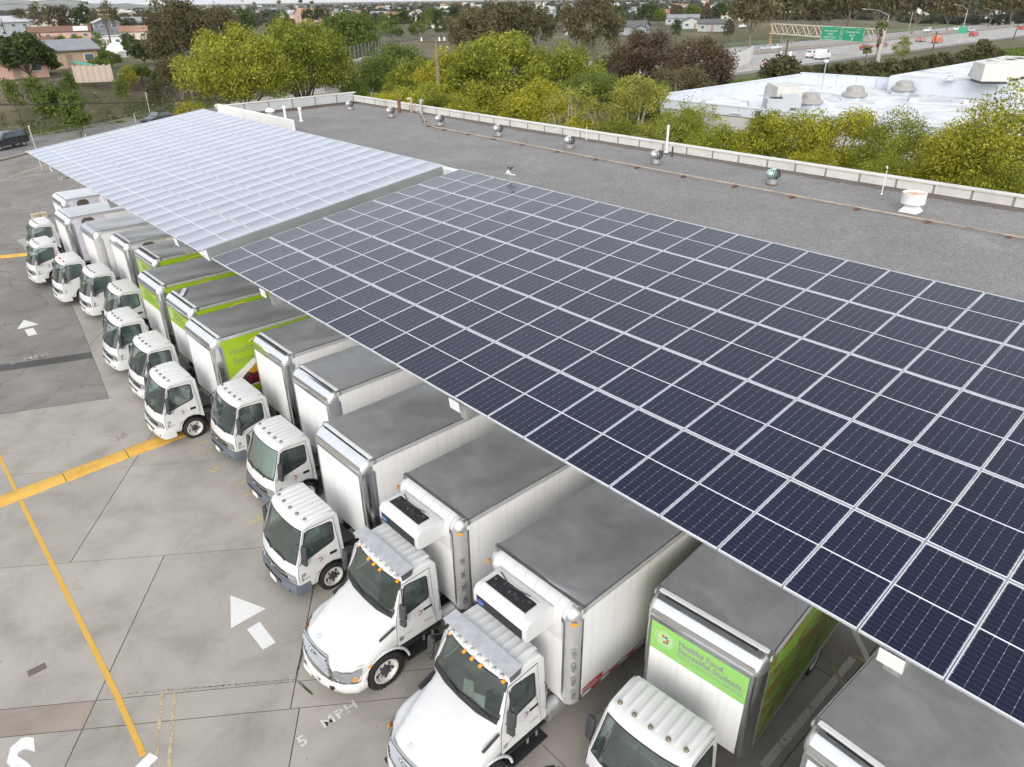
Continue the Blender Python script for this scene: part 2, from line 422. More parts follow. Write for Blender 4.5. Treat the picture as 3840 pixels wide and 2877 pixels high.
W_SMALL = wheel_meshes(0.405, 0.23, 0.265, 'small'); W_BIG = wheel_meshes(0.49, 0.27, 0.305, 'big')

# ---- cabover cab
def co_hw(z): return 1.0 if z <= 1.3 else 1.0 - 0.125 * (z - 1.3) / 1.06
def co_front(x, z, f):
    k = max(0.0, min(1.0, (x - 1.25) / 0.7)); return -0.17 * abs(f) ** 2.6 * k
ARC = [(1.07 + .54 * cos(a), .40 + .54 * sin(a)) for a in [radians(d) for d in (140, 118, 96, 74, 52, 32, 14)]]
CO_PROF = [(0.64, 2.20), (0.64, 0.80)] + ARC + [(1.62, 0.50), (2.10, 0.50), (2.19, 0.72), (2.20, 1.00), (2.13, 1.29), (1.98, 1.63), (1.84, 1.95), (1.72, 2.22), (1.64, 2.30), (1.50, 2.345), (1.1, 2.37), (0.85, 2.36), (0.70, 2.30)]
YST = [-1, -.93, -.8, -.6, -.3, 0, .3, .6, .8, .93, 1]
WS_LO, WS_HI = Vector((2.13, 1.29)), Vector((1.72, 2.22))
def co_ws(t, f, off=0.0, inset=0.0):
    q = WS_LO.lerp(WS_HI, t); nrm = Vector((WS_HI.y - WS_LO.y, WS_LO.x - WS_HI.x)).normalized()
    x, z = q.x + nrm.x * off, q.y + nrm.y * off
    return Vector((x + co_front(q.x, q.y, f), f * (co_hw(q.y) - inset), z))
def ws_cutter(fn, t0, t1, f1):
    fs = [f1 * k / 4 for k in range(-4, 5)]; mb = MB()
    A = [[fn(t, f, .12) for f in fs] for t in (t0, (t0 + t1) / 2, t1)]; B = [[fn(t, f, -.16) for f in fs] for t in (t0, (t0 + t1) / 2, t1)]
    vs = [v for R in A for v in R] + [v for R in B for v in R]; n = len(fs); o = 3 * n; F = []
    for i in range(2):
        for j in range(n - 1):
            q = (i * n + j, i * n + j + 1, (i + 1) * n + j + 1, (i + 1) * n + j); F += [q, tuple(o + k for k in q[::-1])]
    loop = [j for j in range(n)] + [n + n - 1] + [2 * n + j for j in range(n)][::-1] + [n]
    for i in range(len(loop)): a, b = loop[i], loop[(i + 1) % len(loop)]; F.append((a, b, o + b, o + a))
    return mb.add(vs, F)
def ws_pane(fn, t0, t1, f1, name, bt=.035, bf=.035):
    ts = [t0 - bt, t0, (t0 + t1) / 2, t1, t1 + bt]; fs = [-f1 - bf] + [f1 * k / 4 for k in range(-4, 5)] + [f1 + bf]
    mb = MB(); P = [[fn(t, f, .006) for f in fs] for t in ts]; vs = [v for R in P for v in R]; n = len(fs)
    for i in range(len(ts) - 1):
        for j in range(n - 1):
            q = (i * n + j, i * n + j + 1, (i + 1) * n + j + 1, (i + 1) * n + j)
            mb.v = vs; mb.f.append(q); mb.m.append(1 if i in (0, len(ts) - 2) or j in (0, n - 2) else 0)
    return mb.mesh(name, [GLASS, BLACK], smooth=60)

CO_WIN = rounded([(1.86, 1.37), (0.90, 1.57), (0.86, 2.10), (1.56, 2.16)], .07)
CO_DOOR = [(0.80, 2.20), (0.78, 1.2), (0.80, 0.90)] + [(1.07 + .58 * cos(a), .40 + .58 * sin(a)) for a in [radians(d) for d in (112, 92, 72, 52, 34, 16)]] + [(1.66, 0.56), (1.98, 0.56), (2.0, 0.9), (1.96, 1.32), (1.62, 2.22)]
def prism_y(poly, y0, y1):
    return MB().prism(poly, y0, y1, M=Matrix(((1, 0, 0, 0), (0, 0, 1, 0), (0, 1, 0, 0), (0, 0, 0, 1))))
co_outer = hull(CO_PROF, YST, co_hw, co_front)
co_in = hull([(0.70, 2.2), (0.70, 1.0), (1.95, 0.9), (2.07, 1.10), (2.06, 1.28), (1.66, 2.20), (1.5, 2.27), (0.8, 2.28)], [-.93, -.6, 0, .6, .93], co_hw, co_front, 0.03)
CO_SHELL = boolean_shell(co_outer, [co_in, ws_cutter(co_ws, .05, .93, .90), prism_y(CO_WIN, -1.5, 1.5)], 'cab', WHITE)
CO_WSPANE = ws_pane(co_ws, .05, .93, .90, 'windscreen', .03, .03)
def side_panes(win, hw, extra=0.016):
    res = []
    for s in (1, -1):
        b = grow(win, .028); res.append(pane([(x, s * (hw(z) + extra), z) for x, z in win], [(x, s * (hw(z) + extra), z) for x, z in b], 'side_window'))
    return res
CO_SIDE = side_panes(CO_WIN, co_hw, .012)
CO_DOORS = [ring_panel(CO_DOOR, grow(CO_WIN, .005), co_hw, .010, 'door', WHITE, s) for s in (1, -1)]

def seam(poly, hw, off, r, name, s):
    pts = [(x, s * (hw(z) + off), z) for x, z in poly]; return MB().tube(pts + [pts[0]], r, 4).mesh(name, BLACK)
CO_SEAM = [seam(grow(CO_DOOR, .008), co_hw, .001, .006, 'door_gap', s) for s in (1, -1)]

def ribbed_roof(x0, x1, hw, z, nrib, h, name):
    mb = MB(); ny = nrib * 8 + 1; P = []
    xs = [x0, x0 + .05, x0 + .10, x1 - .10, x1 - .05, x1]
    for i, x in enumerate(xs):
        k = (0, .5, 1, 1, .5, 0)[i]; row = []
        for j in range(ny):
            f = -1 + 2 * j / (ny - 1); r = max(0.0, cos(2 * pi * nrib * (j / (ny - 1) - .5 / nrib)) ) ** .6 if True else 0
            ed = min(1, (1 - abs(f)) / .06)
            row.append((x, f * hw, z(x) + .004 + k * ed * h * (.35 + .65 * r)))
        P.append(row)
    return mb.grid(P).mesh(name, WHITE, smooth=60)
CO_ROOF = ribbed_roof(0.72, 1.52, .80, lambda x: 2.366 - .012 * max(0, x - 1.1) / .4, 8, .036, 'roof_ribs')

def mirror_mesh(big=False):
    mb = MB(); 
    mb.box((0, 0, .0), (.10, .19, .38), 0); me1 = mb.mesh('mirror', DARKGREY, bevel=.04, seg=3, smooth=40)
    mb = MB(); mb.box((0, 0, 0), (.09, .17, .16), 0); me2 = mb.mesh('lower_mirror', DARKGREY, bevel=.035, seg=3, smooth=40)
    return me1, me2
MIR, MIR2 = mirror_mesh()

def add_mirrors(root, xz_top, xz_bot, hw, reach, zc):
    for s in (1, -1):
        xm, ym = xz_top[0] + .18, s * (hw(xz_top[1]) + reach)
        mi = put('mirror', MIR, root, (xm, ym, zc), (0, radians(-6), s * radians(12)))
        put('lower_mirror', MIR2, mi, (0, 0, -.30))
        a = MB().tube([(xz_top[0], s * (hw(xz_top[1]) + .0), xz_top[1]), (xm - .02, ym - s * .02, zc + .25), (xm, ym, zc + .1)], .012, 6)
        a.tube([(xz_bot[0], s * hw(xz_bot[1]), xz_bot[1]), (xm, ym, zc - .12)], .012, 6); a.put('mirror_arm', BLACK, root)

# emblem: ring of small chevrons on a disc (lies in local x,y)
def emblem_meshes(r):
    res = []; cols = [REDV, BLUEV, MAGV, ORNV, SKYV, REDV, BLUEV]; n = 7
    for i in range(n):
        a = 2 * pi * i / n + .2; ca, sa = cos(a), sin(a); mb = MB()
        pts = [(.16, 0), (.30, .13), (.56, .13), (.44, 0), (.56, -.13), (.30, -.13)]
        mb.poly([(r * (x * ca - y * sa), r * (x * sa + y * ca), .0) for x, y in pts]); res.append(mb.mesh('emblem_arrow', cols[i]))
    t = 'SAN DIEGO UNIFIED SCHOOL DISTRICT  '; ring = []
    for i, ch in enumerate(t):
        if ch == ' ': continue
        a = radians(215) - 2 * pi * i / len(t)
        M = Matrix.Translation((r * .80 * cos(a), r * .80 * sin(a), .0)) @ Matrix.Rotation(a - pi / 2, 4, 'Z')
        ring.append(text_mesh(ch, r * .24, GREYINK, M, align='CENTER'))
    bm = bmesh.new()
    for me in ring: bm.from_mesh(me); bpy.data.meshes.remove(me)
    res.append(mesh_from_bm(bm, 'emblem_lettering', GREYINK)); return res
EMB = emblem_meshes(0.16); EMBBIG = emblem_meshes(0.21)
def add_emblem(parent, M, meshes=None):
    for me in (meshes or EMB):
        o = put(me.name.split('.')[0], me, parent); o.matrix_local = M

SEAT = MB().box((0, 0, .06), (.48, .46, .14)).box((-.24, 0, .40), (.14, .46, .60)).box((-.27, 0, .80), (.10, .26, .18)).mesh('seat', SEATGREY, bevel=.05, seg=2, smooth=50)
WHEELM = MB()
WHEELM.tube([(.21 * cos(a), .21 * sin(a), 0) for a in [2 * pi * k / 18 for k in range(19)]], .016, 6).box((0, 0, -.02), (.10, .40, .03)).cyl((0, 0, -.03), .06, .05, 10)
STEER = WHEELM.mesh('steering_wheel', BLACK, smooth=40)
PLATE = MB().box((0, 0, 0), (.012, .32, .16)).mesh('license_plate', PAPER)
T_HINO195 = text_mesh('HINO', .085, INK, space=1.15); T_195 = text_mesh('195', .085, INK, space=1.1)
T_CA = text_mesh('CA 47008', .055, INK); T_ID = text_mesh('200801', .07, GREYINK)
M1 = MB(); M1.lathe([(0, .045), (.028, .040), (.048, .020), (.052, 0)], 12); MARK = M1.mesh('marker_light', SMOKE, smooth=60)
M1 = MB(); M1.box((0, 0, .014), (.085, .075, .028)); MARKO = M1.mesh('marker_light', AMBER, bevel=.012, seg=2, smooth=50)
M1 = MB(); M1.lathe([(0, .05), (.03, .045), (.05, .02), (.055, 0)], 12); MARKR = M1.mesh('marker_light', REDL, smooth=60)

def cabover_cab(t, bumper_mat, markers='smoke', shade=False, interior=True, badge=True, papers=None):
    cab = put('cab', CO_SHELL, t)
    put('windscreen', CO_WSPANE, t)
    for i in (0, 1):
        d = put('door', CO_DOORS[i], t); put('side_window', CO_SIDE[i], d); put('door_gap', CO_SEAM[i], d); s = (1, -1)[i]
        MB().box((.98, s * 1.012, 1.22), (.20, .02, .085)).put('handle', BLACK, d, bevel=.012)
        if badge:
            add_emblem(d, frame((1.36, s * 1.0135, 1.20), (s * -1, 0, 0), (0, 0, 1)))
            if s > 0:
                for me, x in ((T_HINO195, 1.94), (T_195, 1.56)): 
                    o = put('lettering', me, d); o.matrix_local = frame((x, s * 1.013, .80), (-1, 0, 0), (0, 0, 1))
                o = put('lettering', T_CA, d); o.matrix_local = frame((1.95, s * 1.013, .62), (-1, 0, 0), (0, 0, 1))
                MB().cyl((1.86, s * 1.012, .98), .055, .006, 14, 0, 'Y').put('round_badge', STEEL, d)
    put('roof_ribs', CO_ROOF, cab)
    for k in range(5):
        y = (-.70, -.36, 0, .36, .70)[k]
        if markers == 'red':
            if k in (0, 4): put('marker_light', MARKR, t, (1.56, y, 2.34))
            elif k == 2: [put('marker_light', MARKR, t, (1.56, yy, 2.35), None, (.8, .8, .9)) for yy in (-.1, 0, .1)]
        else: put('marker_light', MARK, t, (1.50 - .10 * abs(y) ** 2, y, 2.375))
    # grille strip, headlamps, bumper
    g = MB(); P = []
    for z, off in ((.74, .012), (.80, .03), (.94, .03), (.99, .012)):
        P.append([(2.20 + co_front(2.2, z, f) + off, f * 1.0, z) for f in (-.66, -.45, -.2, 0, .2, .45, .66)])
    g.grid(P)
    gr = g.put('grille', BLACK, t, smooth=50)
    for z in (.80, .94):
        MB().tube([(2.20 + co_front(2.2, z, f) + .036, f, z + .05 * f * f * (1 if z > .9 else 0)) for f in (-.7, -.4, 0, .4, .7)], .014, 6).put('grille_bar', CHROME, gr, smooth=60)
    a = MB().lathe([(.055, 0), (.075, .012), (.06, .02)], 16, M=Matrix.Rotation(radians(90), 3, 'Y')); a.v = [(x + 2.235, y * 1.25, z + .90) for x, y, z in a.v]; a.put('badge', CHROME, gr, smooth=60)
    for s in (1, -1):
        h = MB(); P = []
        for z, o in ((.76, .012), (.80, .03), (.95, .03), (1.01, .006)):
            P.append([(2.19 + co_front(2.2, z, f) + o, s * (f * 1.0), z) for f in (.68, .76, .86, .94)] + [(1.90, s * (1.0 + o * .8), z + .02)])
        h.grid(P); h.put('headlight', LAMP, t, smooth=50)
    b = MB(); P = []
    for z, o in ((.34, -.02), (.36, .06), (.48, .09), (.62, .09), (.70, .06), (.72, -.02)):
        P.append([(1.72, -1.0 - o * .25, z), (1.95, -1.0 - o * .3, z)] + [(2.20 + co_front(2.2, .5, f) + o, f * (1.0 + o * .2), z) for f in (-.97, -.85, -.6, -.3, 0, .3, .6, .85, .97)] + [(1.95, 1.0 + o * .3, z), (1.72, 1.0 + o * .25, z)])
    b.grid(P); bp = b.put('bumper', bumper_mat, t, smooth=40)
    put('license_plate', PLATE, bp, (2.30, -.0, .50))
    MB().box((2.28, 0, .64), (.03, .9, .05)).put('bumper_slot', BLACK, bp)
    for s in (1, -1): MB().cyl((2.19, s * .74, .50), .06, .04, 12, 0, 'X').put('fog_light', BLACK, bp)
    for y0, y1 in ((.55, -.02), (-.15, -.62)):
        pts = [co_ws(.015, y0, .03), co_ws(.10, (y0 + y1) / 2, .025), co_ws(.06, y1, .03)]
        MB().tube(pts, .013, 5).put('wiper', BLACK, t)
    add_mirrors(t, (1.60, 2.16), (1.93, 1.30), co_hw, .20, 1.72)
    if interior:
        for y in (.52, -.05, -.52): put('seat', SEAT, t, (1.08, y, 1.15), None, (1, 1 if y > .1 else .9, .85))
        MB().box((1.86, 0, 1.18), (.30, 1.74, .22)).put('dashboard', DASH, t, bevel=.05, smooth=50)
        put('steering_wheel', STEER, t, (1.62, .5, 1.42), (0, radians(-38), 0))
    if shade:
        ts = (.06, .25, .5, .75, .92); P = []
        for t_ in ts: P.append([co_ws(t_, -.86 + 1.72 * k / 28, -.05 - .022 * (k % 2)) for k in range(29)])
        MB().grid(P).put('sunshade', FOIL, t)
    if papers:
        for (tt, f, mt, w_, l_) in papers:
            q = co_ws(tt, f, -.035); MB().box(q, (.012, w_, l_), 0, 0, Matrix.Rotation(radians(-24), 3, 'Y') @ Matrix.Rotation(radians(15), 3, 'X')).put('paper', mt, t)
    MB().bb((-.4, -.42, .50), (1.9, -.32, .72)).bb((-.4, .32, .50), (1.9, .42, .72)).bb((.1, -.6, .45), (.55, .6, .95)).bb((1.6, -.95, .42), (2.1, .95, .55)).put('chassis_frame', BLACK, t)
    for s in (1, -1):
        MB().bb((.34, s * .62, .40), (.60, s * .98, .86)).put('fender_liner', BLACK, t)
        add_wheel(t, W_SMALL, 1.07, s * .87, .405)

# ---- long nose cab
def hd_hw(z): return 1.05 if z <= 1.9 else 1.05 - 0.12 * (z - 1.9) / .85
def hd_front(x, z, f): k = max(0.0, min(1.0, (x - 1.1) / .5)); return -0.16 * abs(f) ** 2.6 * k
HD_PROF = [(0.45, 2.62), (0.45, 0.95), (1.80, 0.95), (1.84, 1.60), (1.82, 1.90), (1.70, 2.16), (1.56, 2.42), (1.44, 2.62), (1.36, 2.70), (1.2, 2.75), (0.8, 2.76), (0.55, 2.74)]
HLO, HHI = Vector((1.82, 1.90)), Vector((1.44, 2.62))
def hd_ws(t, f, off=0.0, inset=0.0):
    q = HLO.lerp(HHI, t); nrm = Vector((HHI.y - HLO.y, HLO.x - HHI.x)).normalized()
    return Vector((q.x + nrm.x * off + hd_front(q.x, q.y, f), f * (hd_hw(q.y) - inset), q.y + nrm.y * off))
HD_WIN = rounded([(1.52, 1.80), (1.30, 1.82), (0.82, 1.90), (0.78, 2.46), (1.36, 2.52)], .06)
HD_DOOR = [(0.66, 2.60), (0.64, 1.0), (1.72, 1.0), (1.70, 1.72), (1.42, 2.58)]
HD_SHELL = boolean_shell(hull(HD_PROF, YST, hd_hw, hd_front), [hull([(0.52, 2.6), (0.52, 1.2), (1.72, 1.2), (1.76, 1.85), (1.38, 2.6), (1.2, 2.66), (0.6, 2.67)], [-.93, -.6, 0, .6, .93], hd_hw, hd_front, 0.03), ws_cutter(hd_ws, .05, .93, .90), prism_y(HD_WIN, -1.5, 1.5)], 'cab', WHITE)
HD_WSPANE = ws_pane(hd_ws, .05, .93, .90, 'windscreen', .04, .03)
HD_SIDE = side_panes(HD_WIN, hd_hw, .012); HD_DOORS = [ring_panel(HD_DOOR, grow(HD_WIN, .005), hd_hw, .010, 'door', WHITE, s) for s in (1, -1)]
HD_SEAM = [seam(grow(HD_DOOR, .008), hd_hw, .001, .007, 'door_gap', s) for s in (1, -1)]
HD_ROOF = ribbed_roof(0.50, 1.30, .80, lambda x: 2.752, 8, .036, 'roof_ribs')

def lerp_tab(tab, x):
    for i in range(len(tab) - 1):
        if x <= tab[i + 1][0]:
            a, b = tab[i], tab[i + 1]; t = (x - a[0]) / (b[0] - a[0]); t = max(0, min(1, t)); t = t * t * (3 - 2 * t) if len(a) > 3 else t
            return [a[k] + (b[k] - a[k]) * t for k in range(1, len(a))]
    return list(tab[-1][1:])
def hood_mesh():
    # x, top z, ridge half width, shoulder z, shoulder half width
    T = [(1.66, 1.86, .86, 1.50, 1.02), (2.0, 1.80, .76, 1.36, 1.06), (2.4, 1.72, .66, 1.26, 1.10), (2.75, 1.62, .57, 1.18, 1.08), (2.98, 1.54, .52, 1.10, .98), (3.12, 1.46, .50, 1.02, .84), (3.20, 1.36, .48, .95, .72)]
    P = []; xs = [1.66, 1.80, 1.95, 2.1, 2.25, 2.4, 2.55, 2.7, 2.82, 2.92, 3.0, 3.07, 3.13, 3.17, 3.20]
    for x in xs:
        tz, rw, sz, sw = lerp_tab(T, x); dx = (x - 2.1); zl = .62
        if abs(dx) < .62: zl = max(zl, .48 + sqrt(.62 ** 2 - dx * dx))
        if x < 1.75: zl = max(zl, 1.02)
        zl = min(zl, sz - .10)
        half = [(0, tz), (rw * .5, tz - .008), (rw * .84, tz - .03), (rw, tz - .075), (rw + .05, tz - .15), (rw + (sw - rw) * .35, sz + (tz - sz) * .22 + .02), (rw + (sw - rw) * .68, sz + .05), (sw * .965, sz - .005), (sw, sz - .09), (sw + .012, (zl + sz - .09) / 2), (sw, zl)]
        P.append([(x - .16 * (y / .9) ** 2 * max(0, min(1, (x - 2.5) / .6)), y, z) for y, z in half[::-1]] + [(x - .16 * (y / .9) ** 2 * max(0, min(1, (x - 2.5) / .6)), -y, z) for y, z in half[1:]])
    mb = MB(); mb.grid(P); n = len(P[0]); k = (len(P) - 1) * n
    # nose face
    c = [(x + .03, y * .97, .62 + (z - .62) * .98) for x, y, z in P[-1]]
    mb.add(list(P[-1]) + c, [(i, i + 1, n + i + 1, n + i) for i in range(n - 1)]); mb.add(c, [tuple(range(n))])
    return mb.mesh('bonnet', WHITE, fix=True, smooth=50)
HOOD = hood_mesh()

def longnose_cab(t, badge=True, papers=None):
    cab = put('cab', HD_SHELL, t); put('windscreen', HD_WSPANE, t); put('roof_ribs', HD_ROOF, cab)
    for i in (0, 1):
        s = (1, -1)[i]; d = put('door', HD_DOORS[i], t); put('side_window', HD_SIDE[i], d); put('door_gap', HD_SEAM[i], d)
        MB().box((.86, s * 1.065, 1.62), (.24, .025, .06)).put('handle', BLACK, d, bevel=.012)
        MB().tube([(.56, s * 1.06, 2.1), (.56, s * 1.12, 2.06), (.56, s * 1.12, 1.36), (.56, s * 1.06, 1.32)], .016, 6).put('grab_handle', CHROME, t, smooth=50)
        add_emblem(d, frame((1.08, s * 1.0635, 1.60), (s * -1, 0, 0), (0, 0, 1)))
        if s > 0:
            o = put('lettering', T_CA, d); o.matrix_local = frame((1.54, s * 1.063, 1.22), (-1, 0, 0), (0, 0, 1))
            o = put('lettering', T_HINO195, d); o.matrix_local = frame((.98, s * 1.063, 1.22), (-1, 0, 0), (0, 0, 1))
            MB().cyl((1.62, s * 1.062, 1.18), .07, .006, 14, 0, 'Y').put('round_badge', STEEL, d)
    h = put('bonnet', HOOD, t)
    for s in (1, -1):
        arc = [(2.1 + .63 * cos(a), s * (1.075), .48 + .63 * sin(a)) for a in [radians(8 + 164 * k / 14) for k in range(15)]]
        MB().tube(arc, .035, 6).put('fender_lip', WHITE, h, smooth=60)
        v = MB().box((1.93, s * (.985), 1.475), (.44, .05, .15), 0, 0, Matrix.Rotation(radians(17) , 3, 'Y') @ Matrix.Rotation(radians(-s * 32), 3, 'X')); v.put('vent_grille', BLACK, h, bevel=.02)
        hl = MB(); hl.grid([[(3.03, s * .60, z0), (2.98, s * .78, z0), (2.85, s * .95, z0 + .02), (2.66, s * 1.07, z0 + .03)] for z0 in ()] or [[(3.14, s * .63, 1.00), (3.06, s * .82, .995), (2.93, s * .985, 1.02), (2.70, s * 1.10, 1.10)], [(3.17, s * .60, .90), (3.10, s * .82, .86), (2.97, s * 1.0, .86), (2.72, s * 1.115, .98)], [(3.17, s * .60, .80), (3.11, s * .82, .76), (2.99, s * .99, .76), (2.80, s * 1.10, .86)]])
        hp = hl.put('headlight', LAMP, t, smooth=50)
        MB().box((2.86, s * 1.065, .86), (.13, .04, .07)).put('turn_signal', AMBER, hp, bevel=.01)
        MB().box((2.50, s * 1.115, 1.02), (.10, .02, .045)).put('side_marker', AMBER, h, bevel=.008)
    o = put('lettering', T_ID, h); o.matrix_local = frame((2.82, 1.045, 1.145), (-.95, .3, 0), (-.2, -.55, .8))
    g = MB(); g.grid([[(3.246 - .05 * f * f, f * .53, z) for f in (-1, -.5, 0, .5, 1)] for z in (.72, 1.02, 1.33)]); gr = g.put('grille', BLACK, t)
    for z in (.80, .92, 1.04, 1.16, 1.27):
        MB().grid([[(3.25 - .05 * f * f + o, f * (.54 if z < 1.2 else .50), z + dz) for f in (-1, -.6, 0, .6, 1)] for o, dz in ((0, -.03), (.035, -.018), (.04, .012), (.0, .03))]).put('grille_bar', BRUSH, gr, smooth=50)
    a = MB().lathe([(.06, 0), (.09, .015), (.07, .03)], 18, M=Matrix.Rotation(radians(90), 3, 'Y')); a.v = [(x + 3.27, y * 1.3, z + 1.24) for x, y, z in a.v]; a.put('badge', CHROME, gr, smooth=60)
    MB().ball((3.05, 0, 1.515), (.14, .055, .02)).put('bonnet_latch', CHROME, h, smooth=80)
    for s in (1, -1): MB().tube([(3.205, s * .54, .70), (3.20, s * .52, 1.34)], .02, 6).put('grille_surround', BRUSH, gr)
    MB().tube([(3.235 - .05 * f * f, f * .52, 1.36) for f in (-1, -.5, 0, .5, 1)], .022, 6).put('grille_surround', BRUSH, gr, smooth=60)
    b = MB(); P = []
    for z, o in ((.42, -.03), (.44, .05), (.56, .09), (.66, .08), (.72, .02)):
        P.append([(2.62, -1.08 - o * .3, z), (2.86, -1.06 - o * .4, z), (3.08, -.88 - o * .3, z), (3.22 + o * .6, -.62, z), (3.29 + o, -.3, z), (3.31 + o, 0, z), (3.29 + o, .3, z), (3.22 + o * .6, .62, z), (3.08, .88 + o * .3, z), (2.86, 1.06 + o * .4, z), (2.62, 1.08 + o * .3, z)])
    bp = b.grid(P).put('bumper', WHITE, t, smooth=50)
    put('license_plate', PLATE, bp, (3.40, -.2, .52))
    for s in (1, -1): MB().box((3.25, s * .66, .57), (.08, .10, .08)).put('tow_hole', BLACK, bp)
    MB().box((3.36, .0, .64), (.03, .7, .05)).put('bumper_slot', BLACK, bp)
    MB().grid([[hd_ws(-.12, f * .92, .02) for f in (-1, -.5, 0, .5, 1)], [hd_ws(.02, f * .92, .02) for f in (-1, -.5, 0, .5, 1)]]).put('cowl', BLACK, t, smooth=50)
    for y0, y1 in ((.80, .10), (-.02, -.72)):
        MB().tube([hd_ws(-.03, y0, .05), hd_ws(.05, (y0 + y1) / 2, .04), hd_ws(.04, y1, .045)], .015, 5).put('wiper', BLACK, t)
    for y in (-.80, -.24, 0, .24, .80): put('marker_light', MARKO, t, (1.50 - .16 * abs(y) ** 2.2, y, 2.60 - .02 * abs(y)), (0, radians(20), 0))
    # wind deflector plate on top of the cab and row of roof rib ends
    vz = MB(); vz.box((1.25, 0, 2.88), (.34, 1.98, .014), 0, 0, Matrix.Rotation(radians(6), 3, 'Y'))
    vr = vz.put('roof_visor', TREAD, t)
    for s in (1, -1): MB().add([(1.09, s * .965, 2.89), (1.41, s * .965, 2.86), (1.38, s * .965, 2.68), (1.12, s * .965, 2.72)], [(0, 1, 2, 3)]).add([(1.09, s * .975, 2.89), (1.41, s * .975, 2.86), (1.38, s * .975, 2.68), (1.12, s * .975, 2.72)], [(0, 1, 2, 3)]).put('visor_bracket', BRUSH, vr)
    for k in range(8):
        MB().ball((1.40, -.74 + 1.48 * k / 7, 2.685), (.07, .05, .035), 8, 5).put('roof_rib_end', WHITE, cab, smooth=80)
    add_mirrors(t, (1.42, 2.50), (1.60, 1.80), hd_hw, .26, 2.10)
    for y in (.52, -.52): put('seat', SEAT, t, (.95, y, 1.45), None, (1, 1, .9))
    MB().box((1.55, 0, 1.66), (.28, 1.80, .24)).put('dashboard', DASH, t, bevel=.05, smooth=50)
    put('steering_wheel', STEER, t, (1.34, .5, 1.84), (0, radians(-38), 0))
    if papers:
        for (tt, f, mt, w_, l_) in papers:
            q = hd_ws(tt, f, -.035); MB().box(q, (.012, w_, l_), 0, 0, Matrix.Rotation(radians(-28), 3, 'Y') @ Matrix.Rotation(radians(20), 3, 'X')).put('paper', mt, t)
    MB().bb((-.4, -.42, .55), (2.9, -.32, .80)).bb((-.4, .32, .55), (2.9, .42, .80)).bb((2.0, -.4, .5), (2.9, .4, 1.2)).put('chassis_frame', BLACK, t)
    for s in (1, -1):
        st = MB(); st.bb((.52, s * .78, .86), (1.58, s * 1.08, .90)).bb((.52, s * .84, .46), (1.56, s * 1.14, .50)).bb((.55, s * .62, .42), (1.55, s * .80, .92))
        sp = st.put('step', BLACK, t)
        MB().cyl((.15, s * .85, .80), .20, .5, 14, 0, 'X').put('air_tank', STEEL, t, smooth=50)
        MB().box((1.05, s * 1.085, .80), (.05, .01, .14)).put('step_bracket', STEEL, sp); MB().box((.8, s * 1.085, .80), (.05, .01, .14)).put('step_bracket', STEEL, sp)
        add_wheel(t, W_BIG, 2.10, s * .93, .49)

